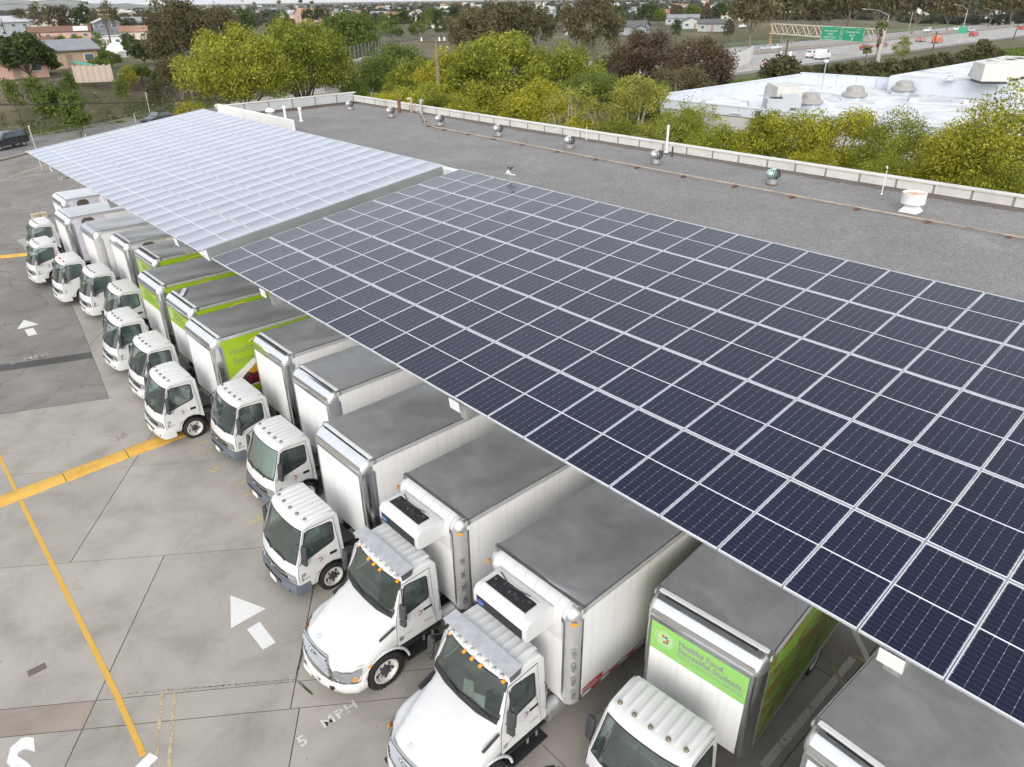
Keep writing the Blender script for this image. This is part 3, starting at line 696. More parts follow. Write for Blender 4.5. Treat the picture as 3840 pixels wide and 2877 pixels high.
# ---- cargo box
def cargo_box(t, W, L, zt, style='chrome', side='white', front='white', printing=None, zb=1.02):
    """front face on x = 0; style chrome = polished corner posts, steel = wide brushed posts with refrigeration unit"""
    h = W / 2; r1, r2 = (.34, .14) if style != 'steel' else (.26, .21)
    core = MB(); core.bb((-L, -h + .012, zb), (-r1, h - .012, zt - .10)); core.bb((-r1, -h + r2, zb), (-.004, h - r2, zt - r1))
    body = core.put('cargo_box', WHITEPANEL, t)
    smat = {'white': WHITEPANEL, 'lime': LIME, 'veg': VEGPRINT, 'photo': WHITEPANEL}[side]
    for s in (1, -1):
        sp = MB().add([(-r1, s * (h - .002), zb + .10), (-L, s * (h - .002), zb + .10), (-L, s * (h - .002), zt - .12), (-r1 - .06, s * (h - .002), zt - .12), (-r1, s * (h - .002), zt - .18)], [(0, 1, 2, 3, 4)]).put('side_panel', smat, body)
        MB().bb((-L, s * (h - .02), zt - .13), (-r1 + .02, s * (h + .012), zt - .015)).put('top_rail', RAILM, body, bevel=.008)
        br = MB().bb((-L, s * (h - .03), zb - .04), (-r1, s * (h + .008), zb + .10)).put('bottom_rail', BRUSH, body)
        if style == 'steel':
            for k in range(int(L / .30) - 1):
                x = -r1 - .1 - .30 * k; MB().bb((x - .27, s * (h + .0085), zb + .005), (x, s * (h + .0115), zb + .06)).put('reflective_tape', REDV if k % 2 else PAPER, br)
        if side == 'veg' and s > 0: pass
        # corner post: quarter of an ellipse in plan
        P = []
        for z in (zb - .04, zt - r1):
            P.append([(-r1 + r1 * cos(a), s * (h - r2 + r2 * sin(a)), z) for a in [radians(90 * k / 8) for k in range(9)]])
        cp = MB().grid(P).put('corner_post', POLISH if style == 'chrome' else POSTM, body, smooth=60)
        MB().bb((-r1 - .05, s * (h - .004), zb), (-r1 + .005, s * (h + .006), zt - r1)).put('post_flange', BRUSH, cp)
        MB().bb((-.012, s * (h - r2 - .05), zb), (.006, s * (h - r2 + .01), zt - r1 - .02)).put('post_flange', BRUSH, cp)
        P = []
        for i in range(9):
            b = radians(90 * i / 8)
            P.append([(-r1 + (r1 + .004) * cos(a) * cos(b), s * (h - r2 + (r2 + .004) * sin(a) * cos(b)), zt - r1 + (r1 + .003) * sin(b)) for a in [radians(90 * k / 8) for k in range(9)]])
        MB().grid(P).put('corner_cap', CAST, body, smooth=60)
        P = [[(-r1 - .11, s * (h + .014), zt - .14), (-r1 - .02, s * (h + .014), zt - .14)], [(-r1 - .11, s * (h + .012), zt + .004), (-r1 - .02, s * (h + .012), zt + .004)], [(-r1 - .11, s * (h - .10), zt + .012), (-r1 - .02, s * (h - .10), zt + .012)]]
        MB().grid(P).put('rail_cap', CAST, body)
        if style == 'steel':
            for k in range(4):
                z = 1.25 + .40 * k; b = MB(); b.bb((-.13, s * (h - .01), z), (-.02, s * (h + .03), z + .02)).bb((-.10, s * (h - .01), z + .02), (-.08, s * (h + .02), z + .14)).bb((-.06, s * (h - .03), z + .04), (-.03, s * (h + .012), z + .16)).bb((-.12, s * (h - .02), z + .16), (-.02, s * (h + .01), z + .18)); b.put('folding_step', STEEL, cp)
            MB().box((-.06, s * (h - .015), zt - r1 - .02), (.12, .04, .06), 0, s * radians(-35)).put('marker_light', AMBER, body, bevel=.01)
            MB().bb((-r1 - .22, s * (h + .001), 1.22), (-r1 - .07, s * (h + .004), 1.60)).put('data_plate', PAPER, body)
            MB().bb((-r1 - .75, s * (h + .001), 1.14), (-r1 - .10, s * (h + .004), 1.27)).put('maker_sticker', REDV, body)
            if s > 0: o = put('lettering', text_mesh('MORGAN', .10, PAPER), body); o.matrix_local = frame((-r1 - .12, h + .006, 1.165), (-1, 0, 0), (0, 0, 1))
    # front top radius
    P = []
    for i in range(13):
        b = radians(90 * i / 12); P.append([(-r1 + r1 * cos(b), y, zt - r1 + r1 * sin(b)) for y in (-h + r2, -h * .33, h * .33, h - r2)])
    MB().grid(P).put('front_top_rail', POLISH if style == 'chrome' else (WHITE if style == 'steel' else BRUSH), body, smooth=60)
    MB().bb((-.002, -h + r2, zt - r1 - .10), (.008, h - r2, zt - r1 + .005)).put('front_strip', BRUSH, body)
    # roof sheet, slightly uneven
    P = []; nx, ny = 36, 20
    rr = random.Random(int(abs(W * 1000 + L * 77 + t.location.y * 13)))
    ph = [rr.uniform(0, 6.28) for _ in range(6)]
    for i in range(nx + 1):
        x = -r1 - (L - r1) * (i / nx) ** 1.5
        row = []
        for j in range(ny + 1):
            y = -h + .03 + (2 * h - .06) * j / ny; e = min(1, min(j, ny - j) / 3.0) * min(1, i / 3.0)
            dz = (.012 * sin(2.1 * x + ph[0] + 1.1 * y) + .010 * sin(3.7 * y + ph[1] + .8 * x) + (.040 if style == 'steel' else .020) * math.exp(-((x + .55 + .25 * sin(2 * y + ph[2])) / .16) ** 2) * cos(1.7 * y + ph[3])) * e
            row.append((x, y, zt + .004 + dz))
        P.append(row)
    MB().grid(P).put('roof_sheet', ROOFSHEET, body, smooth=80)
    MB().box((-r1 - .03, 0, zt + .012), (.10, 2 * h - .16, .024)).put('roof_seam', WHITEPLAIN if style == 'chrome' else BRUSH, body, bevel=.006)
    if style == 'chrome': MB().box((-r1 + .055, 0, zt - .004), (.045, 2 * h - .5, .016)).put('rail_groove', BLACK, body)
    # rivets on the front posts and along the side rails: one joined part
    rv = MB()
    for s in (1, -1):
        for k in range(int((zt - zb - .4) / .10)): rv.box((.008, s * (h - r2 - .02), zb + .08 + .10 * k), (.008, .018, .018)); rv.box((-r1 - .022, s * (h + .008), zb + .08 + .10 * k), (.018, .008, .018))
        for k in range(int(L / .16) - 2): rv.box((-r1 - .1 - .16 * k, s * (h + .014), zt - .075), (.02, .008, .02))
    tag(rv.put('rivets', STEEL, body), kind='stuff')
    # rear underside, tail wheels
    MB().bb((-L, -.45, .62), (-.1, -.33, .98)).bb((-L, .33, .62), (-.1, .45, .98)).bb((-L, -h + .1, .92), (-.1, h - .1, .985)).put('chassis_rail', BLACK, t)
    for s in (1, -1):
        for dy in (.0, -.29): add_wheel(t, W_BIG if style == 'steel' else W_SMALL, -L * .62, s * (h - .22 + dy), .49 if style == 'steel' else .405)
    # front prints
    y0, y1 = -h + r2 + .03, h - r2 - .03
    if front in ('lime', 'green', 'limeplain'):
        ztp = zt - r1 - .105; zlo = zt - (1.16 if front == 'green' else 1.12)
        fm = SOFTGREEN if front == 'green' else LIME
        bn = MB().add([(.006, y1, zlo), (.006, y0, zlo), (.006, y0, ztp), (.006, y1, ztp)], [(0, 1, 2, 3)]).put('banner', fm, body)
        disc = MB(); disc.cyl((0, 0, 0), .215, .002, 28); do = disc.put('emblem_disc', PALEG, bn); M = frame((.0085, -h + .50, (zlo + ztp) / 2 + .03), (0, 1, 0), (0, 0, 1)); do.matrix_local = M
        add_emblem(bn, frame((.0115, -h + .50, (zlo + ztp) / 2 + .03), (0, 1, 0), (0, 0, 1)), EMBBIG)
        im = GREYINK if front == 'green' else GREENINK
        for s_, sz, z in (('Healthy Food.', .20, .46), ('Successful Students.', .20, .29), ('FOOD & NUTRITION SERVICES', .12, .155)):
            me = text_mesh(s_, sz, im, space=1.08 if sz > .15 else 1.06, bold=.012 if sz > .15 else 0.0); bb = [v.co.x for v in me.vertices]; wid = max(bb) - min(bb); lim = (1.36 if 'Succ' in s_ or 'FOOD' in s_ else .96); me.transform(Matrix.Scale(lim / wid, 4, (1, 0, 0)))
            if sz > .15:  # heavier face: a second copy shifted a little
                bm = bmesh.new(); bm.from_mesh(me); m2 = me.copy(); m2.transform(Matrix.Translation((.010, .0, .0004))); bm.from_mesh(m2); bm.to_mesh(me); bm.free(); bpy.data.meshes.remove(m2)
            o = put('lettering', me, bn); o.matrix_local = frame((.0095, -h + .80, zlo + z), (0, 1, 0), (0, 0, 1))
    # side prints on the visible (left) side
    ys = h + .0015
    def spr(name, pts, mat, off=0.0): return MB().add([(-r1 - x, ys + off, z) for x, z in pts], [tuple(range(len(pts)))]).put(name, mat, body)
    if printing == 'food':
        for s_, sz, x, z in (('Healthy Food.', .34, .22, zt - .74), ('Successful Students.', .34, .30, zt - 1.12)):
            o = put('lettering', text_mesh(s_, sz, GREENINK, space=1.05), body); o.matrix_local = frame((-r1 - x, ys + .004, z), (-1, 0, 0), (0, 0, 1))
        spr('printed_tray', [(.05, 1.72), (.05, 1.94), (1.25, 2.62), (1.5, 2.57), (1.7, 1.47), (.05, 1.47)], PAPER, .002)
        spr('printed_tray', [(.35, 1.77), (1.30, 2.42), (1.62, 2.27), (1.68, 1.52), (.20, 1.50)], INK, .004)
        spr('printed_pasta', [(.75, 2.04), (1.25, 2.37), (1.55, 2.25), (1.5, 2.02), (.95, 1.94)], MACAR, .006)
        spr('printed_beans', [(.42, 1.64), (.80, 1.92), (1.55, 1.94), (1.6, 1.57), (.50, 1.54)], BEANS, .006)
    if printing in ('food', 'lime'):
        MB().tube([(-r1 - 1.0 - .12 * k, ys + .003, zt - .42 + .16 * sin(k * .28)) for k in range(9)], .018, 4).put('printed_swoosh', ORNV, body)
    if printing == 'child':
        c = [(.80 + .34 * cos(a), zt - .36 + .26 * sin(a)) for a in [2 * pi * k / 20 for k in range(20)]]
        spr('printed_picture', [(.0, zt - .14), (1.7, zt - .14), (1.7, zb + .15), (.0, zb + .15)], LILAC, .001)
        spr('printed_picture', [(x, min(z, zt - .14)) for x, z in c], HAIR, .003)
        spr('printed_picture', [(.62 + .14 * cos(a), zt - .95 + .24 * sin(a)) for a in [2 * pi * k / 16 for k in range(16)]], SKIN, .004)
        spr('printed_picture', [(.75, zt - 1.25), (1.25, zt - 1.1), (1.7, zt - 1.9), (.8, zt - 1.95)], SKIN, .004)
        spr('printed_picture', [(.66, zt - 1.2), (.9, zt - 1.28), (.78, zt - 1.42)], REDV, .005)
    return body

def reefer(t, W, zt):
    rw = .76
    prof = rounded([(.02, zt - .56), (.72, zt - .55), (.78, zt - .50), (.78, zt - .20), (.68, zt - .09), (.02, zt - .07)], .05, 3)
    body = MB(); n = len(prof)
    body.grid([[(x, f * rw, z) for x, z in prof] for f in (-1, 1)], closed=True)
    body.f += [tuple(range(n)), tuple(n + k for k in range(n))[::-1]]; body.m += [0, 0]
    u = body.put('refrigeration_unit', WHITE, t, fix=True, bevel=.05, seg=3, smooth=40)
    MB().box((.40, -.06, zt - .075), (.34, 1.14, .03)).put('open_hatch', BLACK, u)
    mc = MB(); r = random.Random(3)
    for k in range(9): mc.cyl((.28 + .24 * r.random(), -.54 + .115 * k, zt - .062), .02 + .025 * r.random(), .06, 8, 0, r.choice('XYZ'))
    mc.box((.30, -.3, zt - .055), (.08, .05, .05)).tube([(.15, -.6, zt - .05), (.3, -.2, zt - .03), (.2, .3, zt - .04)], .014, 5); mc.put('compressor', DARKGREY, u, smooth=40)
    for x in (.21, .59): MB().box((x, -.06, zt - .068), (.03, 1.20, .05)).put('hatch_rim', WHITE, u)
    g = MB(); g.grid([[(x, f, z) for f in (-.66, -.3, .3, .66)] for x, z in ((.765, zt - .53), (.787, zt - .50), (.787, zt - .29), (.780, zt - .26))]); gr = g.put('intake_grille', BLACK, u)
    for k in range(5): MB().tube([(.795, -.64, zt - .30 - .042 * k), (.795, .64, zt - .30 - .042 * k)], .008, 4).put('grille_slat', DARKGREY, gr)
    lo = MB().lathe([(.001, .006), (.085, .006), (.09, 0)], 20); o = lo.put('logo_badge', BLUEV, u); o.matrix_local = frame((.802, -.52, zt - .37), (0, 1, 0), (0, 0, 1)) @ Matrix.Diagonal((1.2, .75, 1, 1))
    o2 = put('lettering', text_mesh('Carrier', .055, PAPER, align='CENTER'), u); o2.matrix_local = frame((.811, -.52, zt - .385), (0, 1, 0), (0, 0, 1))
    # white moulded shroud over the front radius with upright ribs
    sh = MB(); P = []
    for i in range(11):
        b = radians(90 * i / 10); P.append([(-.24 + .27 * cos(b), y, zt - .24 + .27 * sin(b)) for y in (-W / 2 + .28, 0, W / 2 - .28)])
    P.insert(0, [(.03, y, zt - .85) for y in (-W / 2 + .28, 0, W / 2 - .28)])
    s0 = sh.grid(P).put('front_shroud', WHITE, t, smooth=60)
    for k in range(6):
        y = -.80 + 1.6 * k / 5
        MB().tube([(-.24 + .285 * cos(b), y, zt - .24 + .285 * sin(b)) for b in [radians(9 * i) for i in range(2, 10)]], .010, 5).put('shroud_rib', WHITE, s0, smooth=60)
# ------------------------------------------------------------------ ground: one sheet to the horizon
def smooth(t): t = max(0.0, min(1.0, t)); return t * t * (3 - 2 * t)
def bank_st(x, y): return (x - 7) * -.353 + (y - 83) * .936, (x - 7) * .936 + (y - 83) * .353
def height(x, y):
    s, t = bank_st(x, y)
    h = 4.6 * smooth(s / 12.0) * (1 - smooth((t - 48) / 30.0))
    if y > 118 and x > 60: h = max(h, 2.0 * smooth((y - 118) / 40))
    d = math.hypot(x, y)
    if d > 500: h *= 1 - smooth((d - 500) / 400)
    return h
def ground_mat():
    a = N('rough_ground'); co = a.n('ShaderNodeNewGeometry').outputs['Position']
    f = a.noise(0.03, 8, 0.65, co); g = a.noise(0.6, 6, 0.7, co)
    c = a.ramp(f, [(0.35, (0.150, 0.125, 0.098)), (0.5, (0.105, 0.105, 0.058)), (0.65, (0.19, 0.162, 0.128))])
    a.set(c=a.mix(0.6, c, a.ramp(g, [(0.3, (0.45, 0.45, 0.45)), (0.7, (1.2, 1.2, 1.2))]), 'MULTIPLY'), r=0.95, spec=0.1); a.bump(g, 0.4, 0.05); return a.mat
axx = sorted(set([-9000, -6000, -4000, -2500, -1500, -1000, -700, -500, -350, -250, -180, -120, -80] + list(range(-60, 130, 3)) + [135, 145, 160, 180, 200, 230, 260, 300, 350, 400, 500, 650, 800, 1000, 1400, 2000, 3000, 4500, 6500, 9000]))
ayy = sorted(set([-9000, -5000, -2500, -1200, -600, -300, -150, -100, -70] + list(range(-50, 70, 6)) + list(range(70, 130, 2)) + [132, 136, 142, 150, 160, 175, 190, 210, 240, 280, 330, 400, 500, 650, 800, 1000, 1400, 2000, 3000, 4500, 6500, 9000]))
mb = MB(); mb.grid([[(x, y, height(x, y) - .03) for y in ayy] for x in axx])
tag(mb.put('ground', ground_mat(), smooth=80), kind='structure')
# far hills on the left skyline
def hill_mat():
    a = N('far_hillside'); co = a.n('ShaderNodeNewGeometry').outputs['Position']
    a.set(c=a.ramp(a.noise(0.012, 8, 0.7, co), [(0.35, (0.10, 0.12, 0.10)), (0.6, (0.26, 0.26, 0.25)), (0.75, (0.40, 0.39, 0.37))]), r=0.95, spec=0.1); return a.mat
P = []
for i in range(50):
    a = radians(66 + 50 * i / 49); row = []
    for j, d in enumerate((2300, 2600, 2900, 3300, 3800)):
        k = (0, .6, .95, .8, 0)[j] * min(1, i / 8); hh = (22 + 26 * smooth((i - 8) / 16) + 7 * sin(i * .7) + 5 * sin(i * 1.9 + 1)) * k
        row.append((d * cos(a), d * sin(a), hh))
    P.append(row)
tag(MB().grid(P).put('hills', hill_mat(), smooth=80), kind='structure')

# ------------------------------------------------------------------ yard surfaces
def concrete_mat(name, c, seedv):
    a = N(name); co = a.n('ShaderNodeNewGeometry').outputs['Position']
    mp = a.n('ShaderNodeMapping'); mp.inputs['Location'].default_value = (seedv, seedv * 1.7, 0); a.L(co, mp.inputs[0]); co = mp.outputs[0]
    oi = a.n('ShaderNodeObjectInfo').outputs['Random']
    base = a.ramp(a.noise(0.55, 8, 0.62, co, .4), [(0.28, tuple(x * .72 for x in c)), (0.5, c), (0.72, tuple(x * 1.16 for x in c))])
    base = a.mix(0.8, base, a.ramp(a.noise(45, 4, 0.7, co), [(0.3, (0.86, 0.86, 0.86)), (0.7, (1.08, 1.08, 1.08))]), 'MULTIPLY')
    st = a.ramp(a.noise(1.3, 7, 0.7, co, 1.2), [(0.60, (0, 0, 0)), (0.76, (1, 1, 1))]); base = a.mix(a.math('MULTIPLY', st, 0.30), base, (0.15, 0.12, 0.095))
    sp = a.n('ShaderNodeTexVoronoi'); sp.inputs['Scale'].default_value = 2.2; a.L(co, sp.inputs['Vector'])
    spt = a.ramp(sp.outputs['Distance'], [(0.025, (1, 1, 1)), (0.045, (0, 0, 0))]); base = a.mix(a.math('MULTIPLY', spt, 0.45), base, (0.10, 0.09, 0.08))
    br = a.math('ADD', a.math('MULTIPLY', oi, 0.12), 0.94); rgb = a.n('ShaderNodeCombineColor')
    for i in range(3): a.L(br, rgb.inputs[i])
    base = a.mix(1.0, base, rgb.outputs[0], 'MULTIPLY')
    a.set(c=base, r=0.82, spec=0.3); a.bump(a.noise(60, 4, 0.7, co), 0.15, 0.004); return a.mat
CONC = concrete_mat('yard_concrete', (0.330, 0.309, 0.279), 0.0); CONCBROWN = concrete_mat('brown_patch_concrete', (0.29, 0.245, 0.21), 3.0); CONCPALE = concrete_mat('pale_concrete', (0.40, 0.385, 0.36), 8.0)
def asphalt_mat(name, c, crack=0.0):
    a = N(name); co = a.n('ShaderNodeNewGeometry').outputs['Position']
    base = a.ramp(a.noise(0.35, 8, 0.65, co, .5), [(0.3, tuple(x * .74 for x in c)), (0.52, c), (0.72, tuple(x * 1.28 for x in c))])
    base = a.mix(0.9, base, a.ramp(a.noise(60, 3, 0.7, co), [(0.3, (0.75, 0.75, 0.75)), (0.7, (1.2, 1.2, 1.2))]), 'MULTIPLY')
    st = a.ramp(a.noise(0.8, 7, 0.7, co, 1.0), [(0.62, (0, 0, 0)), (0.75, (1, 1, 1))]); base = a.mix(a.math('MULTIPLY', st, 0.35), base, (0.30, 0.27, 0.23))
    if crack:
        dn = a.n('ShaderNodeTexNoise'); dn.inputs['Scale'].default_value = 1.1; dn.inputs['Detail'].default_value = 6; a.L(co, dn.inputs['Vector'])
        mv = a.mix(0.40, (0, 0, 0), dn.outputs[1]); ad = a.n('ShaderNodeVectorMath', operation='ADD'); a.L(co, ad.inputs[0]); a.L(mv, ad.inputs[1])
        v = a.n('ShaderNodeTexVoronoi', feature='DISTANCE_TO_EDGE'); v.inputs['Scale'].default_value = 0.62; a.L(ad.outputs[0], v.inputs['Vector'])
        cr = a.ramp(v.outputs['Distance'], [(0.010, (1, 1, 1)), (0.035, (0, 0, 0))]); brk = a.ramp(a.noise(0.5, 3, .6, co), [(0.47, (0, 0, 0)), (0.60, (1, 1, 1))])
        base = a.mix(a.math('MULTIPLY', a.math('MULTIPLY', cr, brk), crack), base, (0.05, 0.047, 0.043))
    a.set(c=base, r=0.88, spec=0.25); a.bump(a.noise(70, 3, 0.7, co), 0.25, 0.006); return a.mat
ASPH = asphalt_mat('aged_cracked_asphalt', (0.215, 0.203, 0.190), 0.5); ASPHDARK = asphalt_mat('fresh_dark_asphalt', (0.085, 0.085, 0.086)); ROADM = asphalt_mat('grey_road_asphalt', (0.20, 0.195, 0.19)); FREEM = asphalt_mat('pale_freeway_concrete', (0.36, 0.35, 0.34))

yard = MB().poly([(-40, -40, 0), (12, -40, 0), (12, 40, 0), (14, 76, 0), (4.6, 67.3, 0), (-40, 40, 0)]).put('asphalt_yard', ASPH); tag(yard, kind='structure')
strip_y = lambda x: 12.4 - (x + 5.7) * .40
sealed = MB().poly([(-12, strip_y(-12) + .35, .004), (-12, strip_y(-12) - .35, .004), (-2.3, strip_y(-2.3) - .42, .004), (-2.3, strip_y(-2.3) + .38, .004)]).put('sealed_asphalt_strip', ASPHDARK, yard)
apron = MB().poly([(-40, -40, .003), (11.5, -40, .003), (11.5, 34, .003), (-1.0, 34, .003), (-1.34, 19.2, .003), (-1.8, 15.3, .003), (-3.06, 6.17, .003), (-40, 24.3, .003)]).put('concrete_apron', mottled('joint_filler', (0.07, 0.065, 0.055), .4, 3, .95)); tag(apron, kind='structure')
# slabs: an oblique grid cut to the apron outline; joints are left open
def clip(poly, nx, ny, c):      # keep nx*x+ny*y <= c
    out = []
    for i in range(len(poly)):
        p, q = poly[i - 1], poly[i]; dp, dq = nx * p[0] + ny * p[1] - c, nx * q[0] + ny * q[1] - c
        if (dp <= 0) != (dq <= 0): t = dp / (dp - dq); out.append((p[0] + (q[0] - p[0]) * t, p[1] + (q[1] - p[1]) * t))
        if dq <= 0: out.append(q)
    return out
NX, NY, TX, TY = .592, .806, .806, -.592
def band(poly, n0, n1, t0, t1, g=.012):
    p = clip(poly, NX, NY, n1 - g)
    if p: p = clip(p, -NX, -NY, -(n0 + g))
    if p: p = clip(p, TX, TY, t1 - g)
    if p: p = clip(p, -TX, -TY, -(t0 + g))
    return p
out_a = [(-30, -40), (11.5, -40), (11.5, 34), (-.98, 34), (-1.32, 19.2), (-1.78, 15.3), (-3.04, 6.15), (-30, 18.8)]
front = clip(out_a, 1, 0, -.9); under = clip(out_a, -1, 0, .88)
def slab(poly, mat, z=.016):
    if not poly or len(poly) < 3: return
    A = sum(poly[i - 1][0] * poly[i][1] - poly[i][0] * poly[i - 1][1] for i in range(len(poly))) / 2
    if abs(A) < .15: return
    MB().prism(poly, -.05, z).put('concrete_slab', mat, apron)
rows = [(2.85, 99), (-1.9, 2.85), (-6.64, -1.9), (-11.47, -6.64), (-12.2, -11.47), (-16.3, -12.2), (-21, -16.3), (-26, -21), (-32, -26), (-50, -32)]
for i, (n0, n1) in enumerate(rows):
    if n0 < -11 and n0 > -13: cuts = [-60, -8, -.93, 3.5, 60]
    elif i in (1, 2, 3): cuts = [-60, -3.5, 60]
    elif i == 0: cuts = [-60, -9, -3.5, 60]
    else: cuts = [-60, -8.5, -3.6, -.93, 3.7, 60]
    for t0, t1 in zip(cuts, cuts[1:]):
        mt = CONCBROWN if (i == 4 and t1 < 0) else CONC
        slab(band(front, n0, n1, t0, t1), mt)
for k in range(-8, 7):
    y0, y1 = k * 5.0, k * 5.0 + 5.0
    for x0, x1 in ((-.9, 5.2), (5.2, 11.5)):
        p = clip(under, 0, 1, y1 - .012)
        if p: p = clip(p, 0, -1, -(y0 + .012))
        if p: p = clip(p, 1, 0, x1 - .012)
        if p: p = clip(p, -1, 0, -(x0 + .012))
        slab(p, CONCPALE if k > 1 else CONC)
# moss and weeds in the joints near the front row: nobody could count the blades
def scatter_leaves(name, pts, size, mat, seed, up=0.7, parent=None):
    r = np.random.default_rng(seed); n = len(pts); P = np.asarray(pts, float)
    d = r.normal(size=(n, 3)); d[:, 2] = abs(d[:, 2]) + up; d /= np.linalg.norm(d, axis=1)[:, None]
    a = np.cross(d, r.normal(size=(n, 3))); a /= np.linalg.norm(a, axis=1)[:, None]; b = np.cross(d, a)
    s = size * r.uniform(.6, 1.3, (n, 1)); V = np.stack([P - a * s, P + b * s * .55, P + a * s, P - b * s * .55], 1).reshape(-1, 3)
    F = np.arange(4 * n).reshape(-1, 4); return put(name, npmesh(name, V, F, mat), parent)

def paint_mat(name, c, wear):
    a = N(name); co = a.n('ShaderNodeNewGeometry').outputs['Position']
    f = a.noise(14, 6, 0.75, co); g = a.noise(1.2, 4, 0.6, co)
    k = a.math('ADD', f, a.math('MULTIPLY', g, 0.5)); m = a.ramp(k, [(wear, (0, 0, 0)), (wear + .10, (1, 1, 1))])
    tr = a.n('ShaderNodeBsdfTransparent'); mx = a.n('ShaderNodeMixShader'); a.set(c=a.ramp(f, [(0.3, tuple(x * .82 for x in c)), (0.7, c)]), r=0.75)
    a.L(m, mx.inputs[0]); a.L(tr.outputs[0], mx.inputs[1]); a.L(a.b.outputs[0], mx.inputs[2]); a.L(mx.outputs[0], a.out.inputs[0]); return a.mat
PWHITE = paint_mat('white_road_paint', (0.72, 0.72, 0.71), 0.40); PFADED = paint_mat('worn_white_paint', (0.60, 0.59, 0.57), 0.55); PGHOST = paint_mat('almost_gone_white_paint', (0.50, 0.49, 0.47), 0.70); PYEL = paint_mat('yellow_road_paint', (0.62, 0.36, 0.06), 0.48); PYFADE = paint_mat('faded_yellow_paint', (0.48, 0.40, 0.24), 0.64); PYCHALK = paint_mat('yellow_chalk_paint', (0.60, 0.46, 0.12), 0.58)
ZP = .021
def mark(name, polys, mat, label, cat='road marking', z=ZP, group=None):
    mb = MB()
    for p in polys: mb.poly([(x, y, z) for x, y in p])
    return tag(mb.put(name, mat), label, cat, group)
def strip(pts, wd):
    out = []
    for (x0, y0), (x1, y1) in zip(pts, pts[1:]):
        d = Vector((x1 - x0, y1 - y0)).normalized() * wd / 2; out.append([(x0 - d.y, y0 + d.x), (x1 - d.y, y1 + d.x), (x1 + d.y, y1 - d.x), (x0 + d.y, y0 - d.x)][::-1])
    return out
def textmark(s, x, y, size, mat, label, z=ZP, sx=1.0, rz=0.0, space=1.15, bold=.022):
    me = text_mesh(s, size, mat, Matrix.Translation((x, y, z)) @ Matrix.Rotation(rz, 4, 'Z') @ Matrix.Diagonal((sx, 1, 1, 1)), space=space, bold=bold)
    return tag(put('painted_lettering', me), label, 'road marking')
mark('painted_arrow', [[(-3.95, -7.63), (-4.41, -8.74), (-3.47, -8.72)], [(-4.13, -9.05), (-4.12, -9.93), (-3.79, -9.94), (-3.78, -9.03)]], PWHITE, 'crisp white arrow on the concrete, its stem set apart, near the bottom of the yard')
mark('painted_arrow', [[(-3.71, 17.89), (-4.24, 16.75), (-3.30, 16.70)], [(-3.97, 16.43), (-4.02, 15.45), (-3.65, 15.39), (-3.6, 16.41)]], PWHITE, 'small far white arrow on the dark cracked asphalt beside the parked trucks', z=.008)
mark('painted_line', strip([(-7.12, 6.2), (-7.15, 1.7)], .10) + strip([(-7.15, .95), (-7.15, -8.9), (-7.2, -10.85)], .125), PYEL, 'long single yellow lane line on the concrete ending at a white bar')
mark('stop_bar', strip([(-7.03, -10.98), (-9.5, -11.9)], .26), PWHITE, 'white painted bar at the lower end of the long yellow line', z=ZP + .004)
mark('painted_line', strip([(-6.36, -9.53), (-7.09, -11.2)], .075), PYFADE, 'left of two faded pale yellow lines beside the long yellow line', group=None)
mark('painted_line', strip([(-6.15, -9.72), (-7.0, -11.7)], .075), PYFADE, 'right of two faded pale yellow lines beside the long yellow line')
textmark('5', -4.68, -12.92, .36, PFADED, 'worn white stencilled digit 5 at lower left of the letters MPH, bottom of yard', sx=1.1)
textmark('MPH', -4.10, -12.86, .33, PFADED, 'worn white stencilled letters MPH beside the white long-nose truck', sx=1.2, rz=radians(-2))
textmark('5  MPH', -5.35, 12.45, .46, PGHOST, 'very faded 5 MPH lettering on the far asphalt above the dark sealed strip', z=.009, sx=1.0)
textmark('S', -9.52, -10.15, 2.2, PWHITE, 'big white letter S painted on the concrete in the bottom left corner', sx=.55, rz=radians(-8), bold=.03)
textmark('23', -2.05, -1.78, .30, PYCHALK, 'small yellow chalk number 23 on the concrete before the parked cabs', rz=radians(20)); textmark('22', -2.18, -5.30, .32, PYCHALK, 'small yellow chalk number 22 on the concrete before the nearest cabover truck', rz=radians(20))
mark('painted_dash', strip([(-1.8, .35), (-1.37, .33)], .05) , PYCHALK, 'upper of two short yellow dashes by the yellow speed hump end'); mark('painted_dash', strip([(-1.77, -.17), (-1.43, -.21)], .05), PYCHALK, 'lower of two short yellow dashes by the yellow speed hump end')
mark('painted_dash', strip([(-1.78, -3.0), (-1.40, -2.97)], .05), PYCHALK, 'short yellow dash in front of the cab with the silver sunshade'); mark('painted_dash', strip([(-1.91, -3.70), (-1.5, -3.8)], .05), PYCHALK, 'short yellow dash at the grey bumper of the cab with the silver sunshade')
mark('stall_line', strip([(2.07, -19.76), (6.08, -19.77)], .16), PFADED, 'scuffed white stall line between the green-printed truck and the nearest roof'); mark('stall_line', strip([(6.25, -20.07), (6.95, -19.37), (9, -17.4)], .14), PFADED, 'scuffed white oblique line under the edge of the solar roof')
mark('painted_line', strip([(6.1, -18.9), (6.2, -20.3)], .10) + strip([(5.6, -19.4), (5.0, -20.2)], .10), PYFADE, 'worn yellow cross mark on the ground beside the green printed truck', z=ZP + .004)
mark('painted_line', strip([(-9.5, 33.2), (-3.2, 30.4)], .10) + strip([(-6, 33), (-3.2, 31.2)], .08), PYEL, 'thin yellow hatching lines on the far asphalt at the left edge', z=.006)
mark('painted_line', strip([(2.9, 57.5), (7.4, 62.1)], .22), PYFADE, 'pale yellow line at the far end of the yard near the road', z=.006); mark('painted_line', strip([(-2, 55), (2.7, 56.4), (9, 57.6)], .10), PFADED, 'thin worn white line across the far end of the yard', z=.006)
